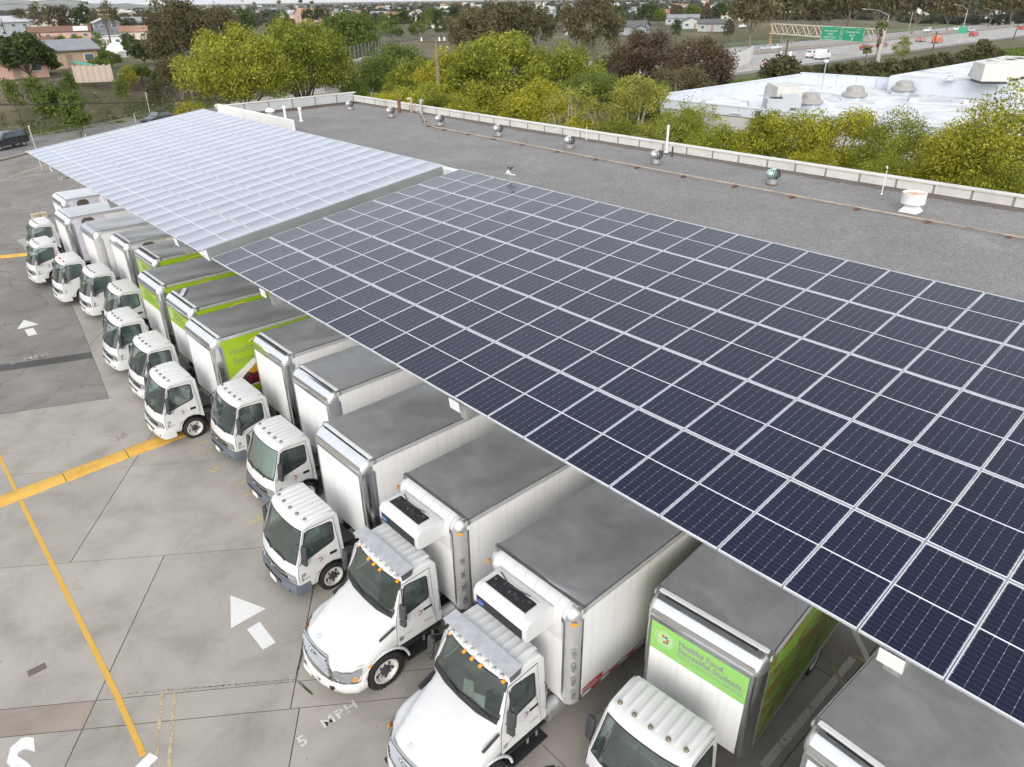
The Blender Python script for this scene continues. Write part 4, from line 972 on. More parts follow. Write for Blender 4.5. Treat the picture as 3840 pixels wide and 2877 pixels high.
# yellow speed hump, rounded, in three cast pieces, a second one far off
def hump_mat():
    a = N('worn_yellow_hump_paint'); co = a.n('ShaderNodeNewGeometry').outputs['Position']
    c = a.ramp(a.noise(2.0, 7, .7, co), [(0.35, (0.50, 0.28, 0.05)), (0.55, (0.62, 0.37, 0.07)), (0.7, (0.56, 0.38, 0.13))]); k = a.ramp(a.noise(7, 7, .75, co, .8), [(0.60, (0, 0, 0)), (0.70, (1, 1, 1))]); a.set(c=a.mix(a.math('MULTIPLY', k, .75), c, (0.13, 0.12, 0.11)), r=0.8); a.bump(a.noise(30, 5, .7, co), .3, .01); return a.mat
HUMP = hump_mat()
def hump(path, cuts, label):
    t = thing('speed_hump', label, 'speed hump', (0, 0, 0)); r = random.Random(5)
    for a, b in zip(cuts, cuts[1:]):
        P = []
        for i in range(9):
            q = a + (b - a) * i / 8; q0 = a + .0008 if i == 0 else (b - .0008 if i == 8 else q); x = path[0][0] + (path[1][0] - path[0][0]) * q0; y = path[0][1] + (path[1][1] - path[0][1]) * q0
            w_ = .36 + r.uniform(-.025, .015); P.append([(x, y + w_ * f, .012 + .10 * (1 - f * f) ** .6) for f in (-1, -.9, -.6, -.25, 0, .25, .6, .9, 1)])
        MB().grid(P).put('hump_section', HUMP, t, smooth=60)
    return t
hump([(-12, 1.22), (1.2, 1.62)], [0, .22, .47, .62, .80, 1], 'rounded yellow speed hump with chipped paint crossing the concrete yard')
hump([(-9, 33.4), (-1.0, 29.8)], [0, .5, 1], 'far yellow speed hump on the dark asphalt at the left edge')
put('utility_cover', MB().bb((-8.52, -6.92, .0), (-8.14, -6.70, .022)).mesh('c', mottled('rusty_brown_cover', (0.13, 0.095, 0.085), .25, 8, .8), bevel=.008)); tag(bpy.data.objects['utility_cover'], 'small brown rectangular cover set in the concrete near the left edge', 'utility cover')
rr = np.random.default_rng(4)
STAINM = mottled('dry_leaf', (0.16, 0.10, 0.05), .4, 9, .9)
lv = scatter_leaves('leaf_litter', np.stack([rr.uniform(-9, 0, 150), rr.uniform(-14, 6, 150), np.full(150, .03)], 1), .022, STAINM, 3, up=6); tag(lv, 'bits of dry leaf scattered over the concrete yard', 'leaf litter', kind='stuff')
OIL = paint_mat('dark_oil_stain', (0.035, 0.032, 0.030), 0.66)
def blob(cx, cy, r, seed, z=ZP):
    q = random.Random(seed); return [(cx + r * (1 + .25 * q.uniform(-1, 1)) * cos(2 * pi * k / 14), cy + .7 * r * (1 + .25 * q.uniform(-1, 1)) * sin(2 * pi * k / 14)) for k in range(14)]
mark('oil_stain', [blob(-1.25, -16.9, .22, 1), blob(-1.05, -16.98, .10, 2)], OIL, 'dark oil stain on the ground between the long-nose truck and green truck', 'stain')
BROWNST = paint_mat('brown_dirt_stain', (0.24, 0.19, 0.15), 0.84)
mark('dirt_stain', [blob(-5.5, 4.3, .75, 3), blob(-5.9, 3.6, .4, 4)], BROWNST, 'brown dirt stain on the concrete above the yellow hump, left one', 'stain'); mark('dirt_stain', [blob(-3.9, 3.0, .8, 5), blob(-4.3, 2.3, .5, 6)], BROWNST, 'brown dirt stain on the concrete above the yellow hump, right one', 'stain')

# ------------------------------------------------------------------ solar canopies
TILT = radians(7.037); PW, PL, PX, PY = 1.040, 2.080, 1.060, 2.1064; ZC = 6.6
def panel_mat(glare=0.0):
    a = N('solar_cells'); s = a.n('ShaderNodeSeparateXYZ'); a.L(a.co(), s.inputs[0]); x, y = s.outputs[0], s.outputs[1]
    def line(v, pitch, off, half):
        f = a.math('FRACT', a.math('DIVIDE', a.math('ADD', v, off), pitch)); d = a.math('ABSOLUTE', a.math('SUBTRACT', f, 0.5)); return a.math('GREATER_THAN', d, 0.5 - half / pitch)
    colp = 0.166
    col = line(y, colp, PW / 2 - .022, .0011)
    row = line(x, .0845, .0, .0010)
    mid = a.math('LESS_THAN', a.math('ABSOLUTE', a.math('SUBTRACT', x, PL / 2)), .011)
    f1 = a.math('ABSOLUTE', a.math('SUBTRACT', a.math('FRACT', a.math('DIVIDE', a.math('ADD', y, PW / 2 - .022), colp)), .5)); f2 = a.math('ABSOLUTE', a.math('SUBTRACT', a.math('FRACT', a.math('DIVIDE', x, .169)), .5))
    dm = a.math('GREATER_THAN', a.math('ADD', f1, f2), .962)
    bus = line(y, colp / 9, PW / 2 - .022, .0005)
    edge = a.math('MAXIMUM', a.math('GREATER_THAN', a.math('ABSOLUTE', y), PW / 2 - (.0 if glare else .014)), a.math('GREATER_THAN', a.math('ABSOLUTE', a.math('SUBTRACT', x, PL / 2)), PL / 2 - .030))
    wh = a.math('MAXIMUM', a.math('MAXIMUM', mid, dm), a.math('MAXIMUM', a.math('MULTIPLY', col, .50), edge)); gr = a.math('MAXIMUM', a.math('MULTIPLY', row, .24), a.math('MULTIPLY', bus, .03))
    oi = a.n('ShaderNodeObjectInfo').outputs['Random']
    cell = a.mix(oi, (0.0035, 0.0055, 0.0190), (0.0055, 0.0080, 0.0250)); cell = a.mix(a.noise(3, 3, .6, a.co()), cell, (0.006, 0.009, 0.028))
    if glare: cell = a.mix(a.math('MULTIPLY', a.ramp(a.noise(.9, 5, .6, a.co()), [(.3, (glare * .85,) * 3), (.7, (glare * 1.15,) * 3)]), a.math('ADD', 1.05, a.math('MULTIPLY', y, -1.35))), cell, (0.56, 0.58, 0.74))  # pale sky glare painted into the cell colour, falling off across each panel
    c = a.mix(gr, cell, (0.40, 0.42, 0.46)); c = a.mix(wh, c, (0.66, 0.68, 0.72))
    dust = a.noise(1.6, 5, .6, a.co()); a.set(c=c, r=0.22, spec=0.0 if glare else .10, coat=1.0); a.b.inputs['Specular Tint'].default_value = (.30, .45, 1.0, 1); a.b.inputs['Sheen Weight'].default_value = .60 if glare else .08; a.b.inputs['Sheen Roughness'].default_value = .30; a.b.inputs['Sheen Tint'].default_value = (.70, .80, 1.0, 1); a.b.inputs['Coat Roughness'].default_value = 0.035; a.b.inputs['Coat IOR'].default_value = 2.7 if glare else 1.22
    a.set(cr=a.ramp(dust, [(0.3, (0.05,) * 3), (0.7, (0.11,) * 3)])); return a.mat
CELLS = panel_mat(); CELLSGLARE = panel_mat(.26); FRAMEM = mottled('anodised_panel_frame', (0.68, 0.71, 0.77), .04, 4, .32, .6)
BACKSHEET = mottled('white_panel_backsheet', (.74, .75, .76), .03, 2, .7)
def panel_mesh(bow, name, cells=None):
    mb = MB(); n = 6; far_ = cells is not None; hw = PW / 2 - .010 + (.012 if far_ else 0)
    for i in range(n): pass
    P = []
    for x in (.014, PL / 2, PL - .014): P.append([(x, -hw + 2 * hw * j / n, -.003 + bow * (1 - (2 * j / n - 1) ** 2)) for j in range(n + 1)])
    mb.grid(P, 0)
    f = .010; h = PW / 2 + (.008 if far_ else 0)
    for a, b in (((0, -h, -.038), (f, h, .0)), ((PL - f, -h, -.038), (PL, h, 0)), ((f, -h, -.038), (PL - f, -h + f, 0)), ((f, h - f, -.038), (PL - f, h, 0))): mb.bb(a, b, 1)
    mb.add([(f, -h + f, -.030), (PL - f, -h + f, -.030), (PL - f, h - f, -.030), (f, h - f, -.030)], [(3, 2, 1, 0)], 2)
    me = mb.mesh(name, [cells or CELLS, FRAMEM, BACKSHEET]); me.polygons.foreach_set('use_smooth', [i < 2 * n for i in range(len(me.polygons))]); return me
PMESH = [panel_mesh(b, 'solar_panel') for b in (-.0035, -.0050, -.0020, -.0045)]
PMESHFAR = [panel_mesh(b, 'solar_panel', CELLSGLARE) for b in (-.009, -.012, -.010, -.014)]
def canopy(label, y_first, ncol, step, brackets):
    t = thing('solar_canopy', label, 'solar canopy', (0, y_first, ZC)); r = random.Random(11)
    for k in range(ncol):
        for v in range(5):
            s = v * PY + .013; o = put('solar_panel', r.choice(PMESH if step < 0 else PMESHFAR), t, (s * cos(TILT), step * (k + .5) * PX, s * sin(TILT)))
            o.rotation_euler = (radians(r.gauss(0, .07)), -TILT + radians(r.gauss(0, .04)), 0)
    R = Matrix.Rotation(-TILT, 3, 'Y'); Ltot = 5 * PY
    y0, y1 = sorted((0, step * ncol * PX))
    for v in range(6):
        for e in ((0,) if v in (0, 5) else (0,)):
            s = min(max(v * PY, .55), Ltot - .55); c = R @ Vector((s, 0, -.14)); c.y = (y0 + y1) / 2
            MB().box(c, (.09, y1 - y0 - .3, .19), 0, 0, R).put('purlin', STEEL, t)
    for b in brackets:
        yb = step * b * PX
        bm_ = MB(); c = R @ Vector((Ltot / 2, 0, -.42)); c.y = yb; bm_.box(c, (Ltot - .3, .22, .36), 0, 0, R); be = bm_.put('beam', STEEL, t)
        MB().box((-.02, yb, -.15), (.014, .32, .24), 0, 0, Matrix.Rotation(radians(-8), 3, 'Y')).put('beam_end_plate', WHITEPLAIN, t)
        top = (R @ Vector((7.4, 0, -.6))).z
        MB().bb((7.2, yb - .16, -ZC), (7.55, yb + .16, top)).put('column', STEEL, t, bevel=.02)
        MB().bb((7.0, yb - .4, -ZC), (7.75, yb + .4, -ZC + .8)).put('column_footing', CONCPALE, t, bevel=.03)
    return t
near = canopy('nearer dark blue solar canopy filling the right of the view above the trucks', 0.0, 24, -1, (3.6, 12.05, 20.45))
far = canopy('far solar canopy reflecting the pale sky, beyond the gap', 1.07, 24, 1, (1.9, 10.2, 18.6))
R = Matrix.Rotation(-TILT, 3, 'Y'); Lt = 5 * PY
fas = MB(); c = R @ Vector((Lt / 2 + .1, 0, -.24)); fas.box((c.x, .06, c.z), (Lt - .35, .10, .40), 0, 0, R); fp = fas.put('end_fascia', mottled('grey_green_sheet_metal', (0.25, 0.28, 0.28), .12, 1.2, .5, .3), far)
MB().add([(.02, .02, -.06), (.40, .02, -.01), (.32, .02, -.46), (.02, .012, -.06), (.40, .012, -.01), (.32, .012, -.46)], [(0, 1, 2), (5, 4, 3), (0, 2, 5, 3), (1, 4, 5, 2), (0, 3, 4, 1)]).put('fascia_end_cap', WHITEPLAIN, fp)
# weather sensor on the high edge
xh, zh = Lt * cos(TILT), ZC + Lt * sin(TILT)
ws = thing('weather_sensor', 'small weather sensor with cup anemometer on the high edge of the nearer solar canopy', 'weather sensor', (xh + .02, -3.0, zh + .02))
MB().cyl((0, 0, .16), .022, .36, 8).put('mast', STEEL, ws); MB().box((0, 0, .22), (.05, .5, .03)).box((0, .12, .28), (.09, .10, .09)).put('cross_arm', WHITEPLAIN, ws)
an = MB().cyl((0, 0, .40), .02, .12, 8)
for k in range(3): an.ball((.09 * cos(2.1 * k), .09 * sin(2.1 * k), .45), .035, 8, 5).tube([(0, 0, .45), (.09 * cos(2.1 * k), .09 * sin(2.1 * k), .45)], .007, 4)
an.put('anemometer', BLACK, ws, smooth=60)

# ------------------------------------------------------------------ low building with gravel roof
ZR = 6.6; XF, XB, YB = 13.6, 25.0, 32.3
def gravel_mat():
    a = N('grey_roof_gravel'); co = a.n('ShaderNodeNewGeometry').outputs['Position']
    base = a.ramp(a.noise(.35, 7, .65, co, .6), [(0.3, (0.180, 0.176, 0.174)), (0.55, (0.215, 0.210, 0.207)), (0.75, (0.25, 0.243, 0.238))])
    v = a.n('ShaderNodeTexVoronoi'); v.inputs['Scale'].default_value = 22; a.L(co, v.inputs['Vector']); gv = a.ramp(v.outputs['Color'], [(0.1, (0.70, 0.70, 0.70)), (0.8, (1.27, 1.27, 1.27))])
    base = a.mix(.85, base, gv, 'MULTIPLY'); base = a.mix(.6, base, a.ramp(a.noise(9, 4, .7, co), [(.3, (.78, .78, .78)), (.7, (1.15, 1.15, 1.15))]), 'MULTIPLY')
    sp = a.n('ShaderNodeSeparateXYZ'); a.L(co, sp.inputs[0])
    e1 = a.math('MULTIPLY', a.math('GREATER_THAN', sp.outputs[0], 0.0), a.math('SUBTRACT', sp.outputs[0], XB - 1.2)); e = a.math('ADD', e1, a.math('MULTIPLY', a.noise(1.1, 5, .7, co), 1.2)); k = a.ramp(e, [(0.95, (0, 0, 0)), (1.0, (1, 1, 1))])
    e2 = a.math('ADD', a.math('SUBTRACT', sp.outputs[1], YB - 1.9), a.math('MULTIPLY', a.noise(.9, 5, .7, co), 1.4)); k2 = a.ramp(e2, [(0.9, (0, 0, 0)), (1.0, (1, 1, 1))])
    base = a.mix(a.math('MULTIPLY', k, .55), base, (0.085, 0.05, 0.032)); base = a.mix(a.math('MULTIPLY', k2, .8), base, (0.07, 0.038, 0.026))
    a.set(c=base, r=0.95, spec=0.15); a.bump(v.outputs['Distance'], .5, .015); return a.mat
GRAVEL = gravel_mat(); PARAP = mottled('pale_grey_stucco', (0.58, 0.58, 0.56), .06, 1.4, .8, dirt=((0.30, 0.29, 0.27), .45), world=True); PARAPIN = mottled('bluish_grey_stucco', (0.44, 0.455, 0.47), .07, 1.2, .8, world=True); JOINT = mottled('grey_brown_joint', (0.24, 0.225, 0.20), .1, 4, .8); STUCW = mottled('white_stucco_wall', (0.72, 0.73, 0.735), .04, 1.0, .7, world=True)
bld = thing('flat_roof_building', 'long low building with grey gravel roof behind the solar canopies', 'building', (18, -4, 0))
def B(mb): mb.v = [(v[0] - 18, v[1] + 4, v[2]) for v in mb.v]; return mb
rf = MB(); P = [[(x, y, ZR + .03 * sin(x * .9 + y * .21) * (1 - abs(x - 18) / 8)) for y in np.linspace(-34, YB, 60)] for x in np.linspace(XF + .2, XB, 16)]
B(rf.grid(P)).put('roof_deck', GRAVEL, bld, smooth=80)
B(MB().bb((XF, -34, 0), (XF + .2, YB, ZR - .05)).bb((XB - .02, -34, 0), (XB + .22, YB, ZR - .05)).bb((XF, YB, 0), (XB + .2, YB + .22, ZR - .05))).put('wall', PARAP, bld)
B(MB().bb((XF - .05, -34, ZR - .22), (XF + .32, 20.6, ZR + .10))).put('roof_edge_trim', STUCW, bld)
rj = random.Random(9); y = YB; k = 0
while y > -20:
    ln = rj.uniform(1.42, 1.62) if y < 12 else rj.uniform(1.5, 1.75); y2 = max(y - ln, -34)
    B(MB().bb((XB, y2 + .05, ZR - .06), (XB + .20, y - .05, ZR + .36))).put('parapet_panel', PARAP, bld); B(MB().bb((XB + .02, y2 - .05, ZR - .06), (XB + .18, y2 + .05, ZR + .35))).put('parapet_joint', JOINT, bld); y = y2; k += 1
B(MB().bb((XB - .05, y, ZR + .36), (XB + .28, YB + .24, ZR + .44))).put('coping', PARAP, bld, bevel=.01)
x = XF + .1
while x < XB - .3:
    x2 = min(x + 1.95, XB); B(MB().bb((x + .06, YB, ZR - .06), (x2 - .06, YB + .20, ZR + .62))).put('parapet_panel', PARAPIN, bld); B(MB().bb((x2 - .06, YB + .02, ZR - .06), (x2 + .06, YB + .18, ZR + .61))).put('parapet_joint', JOINT, bld); x = x2
B(MB().bb((XF - .1, YB - .04, ZR + .62), (XB + .26, YB + .26, ZR + .69))).put('coping', PARAP, bld, bevel=.01)
B(MB().bb((XF, 20.8, ZR - .2), (XF + .22, YB, ZR + .80))).put('front_parapet', STUCW, bld, bevel=.015); B(MB().bb((XF - .03, YB - .1, ZR + .45), (XF + .30, YB + .28, ZR + .79))).put('parapet_end_block', mottled('tan_stucco', (.50, .42, .31), .1, 3, .8), bld)

# things standing on the roof
GALV = mottled('turbine_vent_metal', (0.52, 0.53, 0.54), .12, 4, .38, .7); GALVG = mottled('greenish_turbine_metal', (0.42, 0.54, 0.52), .12, 4, .36, .7); RUST = mottled('rust_stain_metal', (0.16, 0.075, 0.045), .4, 9, .8)
def vent_meshes(mat):
    b = MB(); b.lathe([(.235, 0), (.235, .22), (.245, .23), (.245, .27), (.20, .28)], 20); base = b.mesh('vent_base', GALV, smooth=40)
    f = MB(); n = 18; vs = []
    for i in range(n):
        a = 2 * pi * i / n; pr = [(.22, .27), (.315, .36), (.345, .47), (.32, .58), (.23, .68), (.10, .73)]
        P = [[(r * cos(a + .16 * (q / 5.0) ), r * sin(a + .16 * (q / 5.0)), z) for q, (r, z) in enumerate(pr)], [((r - .035) * cos(a + .23 + .16 * (q / 5.0)), (r - .035) * sin(a + .23 + .16 * (q / 5.0)), z) for q, (r, z) in enumerate(pr)]]; f.grid(P)
    blades = f.mesh('vent_blades', mat, smooth=60); c = MB().lathe([(.001, .75), (.12, .735), (.13, .71), (.001, .70)], 16); core = c.lathe([(.18, .28), (.26, .45), (.20, .66), (.001, .70)], 14, 0)
    return base, blades, MB().lathe([(.001, .755), (.12, .74), (.135, .71), (.001, .70)], 16).mesh('vent_cap', mat, smooth=50), MB().lathe([(.17, .27), (.27, .46), (.20, .66), (.001, .69)], 14).mesh('vent_core', mottled('dark_vent_inside', (.06, .06, .06), .1, 5, .7), smooth=60), MB().lathe([(.255, 0), (.25, .05), (.236, .052)], 20).mesh('rust_ring', RUST)
VM, VMG = vent_meshes(GALV), vent_meshes(GALVG)
vl = ['dome turbine vent farthest along the gravel roof, by the far corner', 'dome turbine vent second from the far corner, before a small rusty stack', 'dome turbine vent just right of the bent pipe risers', 'dome turbine vent fourth from the far corner of the gravel roof', 'dome turbine vent fifth from the far corner of the gravel roof', 'dome turbine vent in front of the tall white pipe at the parapet', 'greenish metal turbine vent nearest to the white drum exhaust fan']
for i, y in enumerate((27.7, 22.2, 16.5, 10.7, 4.8, -1.1, -7.4)):
    t = thing('turbine_vent', vl[i], 'roof vent', (21.9, y, ZR), rnd.uniform(0, 6), 'turbine vents along the gravel roof'); t.scale = (.92,) * 3
    for n_, me in zip(('vent_base', 'vent_blades', 'vent_cap', 'vent_core', 'rust_ring'), VMG if i == 6 else VM): put(n_, me, t)
fan = thing('exhaust_fan', 'white open drum exhaust fan on a square flared base on the gravel roof', 'exhaust fan', (21.5, -13.4, ZR)); fan.scale = (.64, .64, .72)
MB().grid([[(r * i, r * j, z) for i, j in ((-1, -1), (1, -1), (1, 1), (-1, 1))] for r, z in ((.50, 0), (.50, .06), (.30, .30), (.30, .42))], closed=True).put('flared_base', WHITEPLAIN, fan)
MB().lathe([(.30, .40), (.62, .44), (.66, .46), (.66, .98), (.67, 1.0), (.64, 1.0), (.63, .98), (.63, .5), (.2, .48)], 36).put('drum', WHITEPLAIN, fan, smooth=35)
fb = MB().cyl((0, 0, .80), .10, .3, 12)
for k in range(4): fb.box((.25 * cos(k * pi / 2 + .4), .25 * sin(k * pi / 2 + .4), .78), (.48, .16, .02), 0, k * pi / 2 + .4, Matrix.Rotation(.15, 3, 'X'))
fb.put('fan_blades', mottled('rusty_orange_metal', (.42, .20, .09), .3, 5, .7), fan); MB().lathe([(.001, .94), (.5, .94), (.62, .86)], 24).put('inner_ring', mottled('rust_stained_white', (.55, .42, .32), .3, 3, .7), fan)
# gas pipe on sleepers
pth = [(26.0 - 1.1, 24.0, ZR + .55), (24.7, 23.6, ZR + .10), (23.9, 21.3, ZR + .10), (22.6, 19.2, ZR + .10), (21.3, 17.3, ZR + .10), (20.95, 15.5, ZR + .10), (20.8, 8.2, ZR + .10), (20.6, 2.5, ZR + .10), (20.45, -3, ZR + .10), (20.35, -11.1, ZR + .10), (20.3, -24, ZR + .10)]
pipe = thing('gas_pipe', 'long rusty gas pipe running over the gravel roof on dark blocks', 'pipe', (20.5, 0, ZR))
PIPEM = mottled('rust_and_cream_pipe', (0.40, 0.33, 0.25), .3, 1.3, .7, dirt=((0.17, 0.08, 0.045), .9), world=True)
mb = MB().tube(pth, .028, 8); mb.v = [(v[0] - 20.5, v[1], v[2] - ZR) for v in mb.v]; mb.put('pipe_run', PIPEM, pipe, smooth=60)
blk = MB().bb((-.16, -.06, 0), (.16, .06, .065)).mesh('support_block', RUST, bevel=.01)
for (a, b) in zip(pth[1:], pth[2:]):
    d = Vector(b) - Vector(a); n = max(1, int(d.length / 2.3))
    for k in range(n): q = Vector(a) + d * (k + .3) / n; put('support_block', blk, pipe, (q.x - 20.5, q.y, 0), (0, 0, atan2(d.y, d.x) + pi / 2))
def stack(label, x, y, r, h, mat, cap=None, z=ZR, bend=0):
    t = thing('vent_pipe', label, 'vent pipe', (x, y, z)); mb = MB().cyl((0, 0, h / 2), r, h, 12)
    if bend: mb.tube([(0, 0, h), (0, 0, h + .10), (bend * .12, .05, h + .16), (bend * .25, .1, h + .10)], r * 1.3, 8)
    mb.put('pipe', mat, t, smooth=50)
    if cap: MB().lathe([(.001, h + .10), (r * cap, h + .02), (r * cap, h - .06), (r, h - .08)], 14).put('cap', mat, t, smooth=40)
    MB().lathe([(r * 2.2, 0), (r * 1.1, .06)], 12).put('flashing', RUST if mat is RUST else mat, t)
    return t
stack('tall white pipe at the parapet of the gravel roof', 24.75, .4, .06, 1.30, WHITEPLAIN, 1.3); stack('left of two white capped stacks near the short white parapet', 16.1, 26.7, .09, .85, WHITEPLAIN, 1.5); stack('right of two white capped stacks near the short white parapet', 16.5, 25.2, .09, .85, WHITEPLAIN, 1.5)
stack('rusty stack with pale cap behind the second turbine vent', 23.6, 23.6, .12, .9, RUST, 1.6); stack('left of two bent pipe risers at the far parapet', 24.4, 23.2, .08, .8, PIPEM, None, bend=-1); stack('right of two bent pipe risers at the far parapet', 24.6, 22.3, .08, .7, STEEL, None, bend=1)
stack('thin white rod standing on the gravel roof right of the middle', 23.4, -11.5, .02, .95, WHITEPLAIN, None, bend=.5); stack('thin white rod near the parapet left of the tall white pipe', 24.6, 6.0, .018, .75, WHITEPLAIN); stack('short dark pipe behind the sixth turbine vent', 23.9, -.6, .05, .5, DARKGREY)
mv = thing('mushroom_vent', 'low white mushroom vent by the short white parapet', 'roof vent', (16.4, 29.7, ZR)); MB().lathe([(.16, 0), (.16, .2), (.34, .24), (.34, .32), (.22, .46), (.001, .52)], 20).put('hood', WHITEPLAIN, mv, smooth=40); MB().lathe([(.24, 0), (.17, .08)], 16).put('curb', STEEL, mv)


# weeds in the mossy joint before the long-nose trucks
rw = np.random.default_rng(8); pts = []
for (a, b) in (((-7.4, -8.68), (-3.95, -11.26)), ((-3.95, -11.26), (-3.3, -10.5)), ((-3.93, -11.27), (-3.86, -11.9))):
    for k in range(260): q = rw.uniform(0, 1) ** .7; pts.append((a[0] + (b[0] - a[0]) * q + rw.normal() * .012, a[1] + (b[1] - a[1]) * q + rw.normal() * .012, .02))
tag(scatter_leaves('joint_weeds', pts, .016, mottled('moss_green', (.07, .085, .02), .4, 9, .9), 9, up=1), 'green moss growing in the slab joints before the long-nose trucks', 'moss', kind='stuff')
# ------------------------------------------------------------------ vegetation
def leaf_mat(name, dark, mid, light, trans=0.45):
    a = N(name); g = a.n('ShaderNodeNewGeometry'); ri = g.outputs['Random Per Island']; co = a.co(); oi = a.n('ShaderNodeObjectInfo').outputs['Random']
    f = a.math('ADD', a.math('MULTIPLY', ri, 0.5), a.math('MULTIPLY', a.noise(0.55, 4, .6, co), 0.75)); f = a.math('ADD', f, a.math('MULTIPLY', a.math('SUBTRACT', oi, .5), 0.22))
    c = a.ramp(f, [(0.30, dark), (0.60, mid), (0.88, light)]); a.set(c=c, r=0.55, spec=0.25)
    tl = a.n('ShaderNodeBsdfTranslucent'); a.L(c, tl.inputs[0]); mx = a.n('ShaderNodeMixShader'); mx.inputs[0].default_value = trans
    a.L(a.b.outputs[0], mx.inputs[1]); a.L(tl.outputs[0], mx.inputs[2]); a.L(mx.outputs[0], a.out.inputs[0]); return a.mat
LM = dict(
 ficus=leaf_mat('yellow_green_leaves', (0.085, 0.118, 0.016), (0.240, 0.280, 0.032), (0.48, 0.47, 0.065)),
 bright=leaf_mat('bright_yellow_leaves', (0.105, 0.132, 0.013), (0.310, 0.320, 0.028), (0.58, 0.52, 0.060)),
 mid=leaf_mat('mid_green_leaves', (0.064, 0.105, 0.022), (0.124, 0.178, 0.032), (0.208, 0.247, 0.045)),
 dark=leaf_mat('dark_green_leaves', (0.028, 0.054, 0.019), (0.058, 0.090, 0.026), (0.096, 0.131, 0.035)),
 euc=leaf_mat('olive_brown_leaves', (0.058, 0.054, 0.028), (0.124, 0.112, 0.054), (0.208, 0.178, 0.083)),
 brown=leaf_mat('rust_brown_leaves', (0.064, 0.048, 0.035), (0.136, 0.096, 0.060), (0.223, 0.159, 0.092)),
 pepper=leaf_mat('pale_feathery_leaves', (0.136, 0.168, 0.035), (0.255, 0.278, 0.055), (0.431, 0.406, 0.087)),
 shrub=leaf_mat('dull_olive_shrub_leaves', (0.048, 0.054, 0.022), (0.096, 0.099, 0.038), (0.156, 0.146, 0.060)),
 palm=leaf_mat('palm_fronds', (0.072, 0.096, 0.028), (0.136, 0.159, 0.048), (0.240, 0.240, 0.080)),
 dry=leaf_mat('dry_grey_twigs', (0.136, 0.112, 0.087), (0.240, 0.199, 0.159), (0.350, 0.303, 0.255)),
 grass=leaf_mat('fresh_grass_blades', (0.055, 0.099, 0.019), (0.105, 0.168, 0.028), (0.159, 0.223, 0.045)))
BARK = mottled('grey_brown_bark', (0.20, 0.165, 0.125), .25, 2, .9); BARKP = mottled('pale_bark', (0.40, 0.36, 0.30), .2, 2, .9); BARKD = mottled('dark_bark', (0.09, 0.07, 0.052), .25, 2, .9)

def crown_mesh(name, seed, rad, nclump, nleaf, leaf, mat, crad=.30, hollow=.55, low=-.55, droop=0.0, flat=0.0):
    """leaf quads gathered in clumps; rad = half sizes, centre at origin"""
    r = np.random.default_rng(seed); rad = np.array(rad, float)
    d = r.normal(size=(nclump * 3, 3)); d /= np.linalg.norm(d, axis=1)[:, None]; d = d[d[:, 2] > low][:nclump]; n = len(d)
    k = r.uniform(hollow, 1.0, (n, 1)) ** .6; C = d * k * rad * (1 - crad * .55); C[:, 2] -= flat * rad[2] * (np.hypot(C[:, 0] / rad[0], C[:, 1] / rad[1])) ** 2
    C += r.normal(size=C.shape) * rad * .05
    cr = crad * rad.mean() * r.uniform(.55, 1.25, n); wgt = cr ** 2; wgt /= wgt.sum()
    ci = r.choice(n, nleaf, p=wgt); e = r.normal(size=(nleaf, 3)); e[:, 2] += .25; e /= np.linalg.norm(e, axis=1)[:, None]
    off = e * (cr[ci] * r.uniform(.45, 1.12, nleaf))[:, None]; off[:, 2] *= .78
    if droop: off[:, 2] -= droop * cr[ci] * r.uniform(0, 1.6, nleaf)
    Pp = C[ci] + off
    nn = e * .75 + r.normal(size=(nleaf, 3)) * .55; nn[:, 2] += .25; nn /= np.linalg.norm(nn, axis=1)[:, None]
    a = np.cross(nn, r.normal(size=(nleaf, 3))); a /= np.linalg.norm(a, axis=1)[:, None]; b = np.cross(nn, a)
    if droop: a[:, 2] -= droop; a /= np.linalg.norm(a, axis=1)[:, None]
    s = leaf * r.uniform(.55, 1.35, (nleaf, 1))
    V = np.stack([Pp - a * s, Pp + b * s * .52 + nn * s * .12, Pp + a * s, Pp - b * s * .52 + nn * s * .12], 1).reshape(-1, 3)
    return npmesh(name, V, np.arange(4 * nleaf).reshape(-1, 4), mat), C

def trunk_mesh(name, seed, C, cz, R, mat, r0, nl=9, base_split=.30, lean=.0, twigs=0):
    """trunk from the ground to limbs that reach clump centres (crown centre at height cz)"""
    q = random.Random(seed); mb = MB(); top = cz * base_split
    lx, ly = lean * q.uniform(-1, 1), lean * q.uniform(-1, 1)
    mb.tube([(0, 0, -.3), (lx * .3, ly * .3, top * .5), (lx, ly, top)], [r0 * 1.25, r0, r0 * .85], 8)
    ids = list(range(len(C))); q.shuffle(ids)
    for i in ids[:nl]:
        e = Vector(C[i]) + Vector((0, 0, cz)); s = Vector((lx, ly, top * q.uniform(.8, 1))); m1 = s.lerp(e, .4) + Vector((q.uniform(-1, 1) * R * .08, q.uniform(-1, 1) * R * .08, R * .02)); m2 = s.lerp(e, .75) + Vector((q.uniform(-1, 1) * R * .06, q.uniform(-1, 1) * R * .06, R * .05))
        mb.tube([s, m1, m2, e], [r0 * .55, r0 * .38, r0 * .24, r0 * .10], 5)
        for w_ in range(twigs):
            t0 = m1.lerp(e, q.uniform(.2, .9)); dv = Vector((q.gauss(0, 1), q.gauss(0, 1), q.gauss(.6, .7))).normalized() * R * q.uniform(.22, .45)
            mb.tube([t0, t0 + dv * .5 + Vector((0, 0, R * .02)), t0 + dv], [r0 * .14, r0 * .09, r0 * .03], 4)
    return mb.mesh(name, mat, smooth=70)

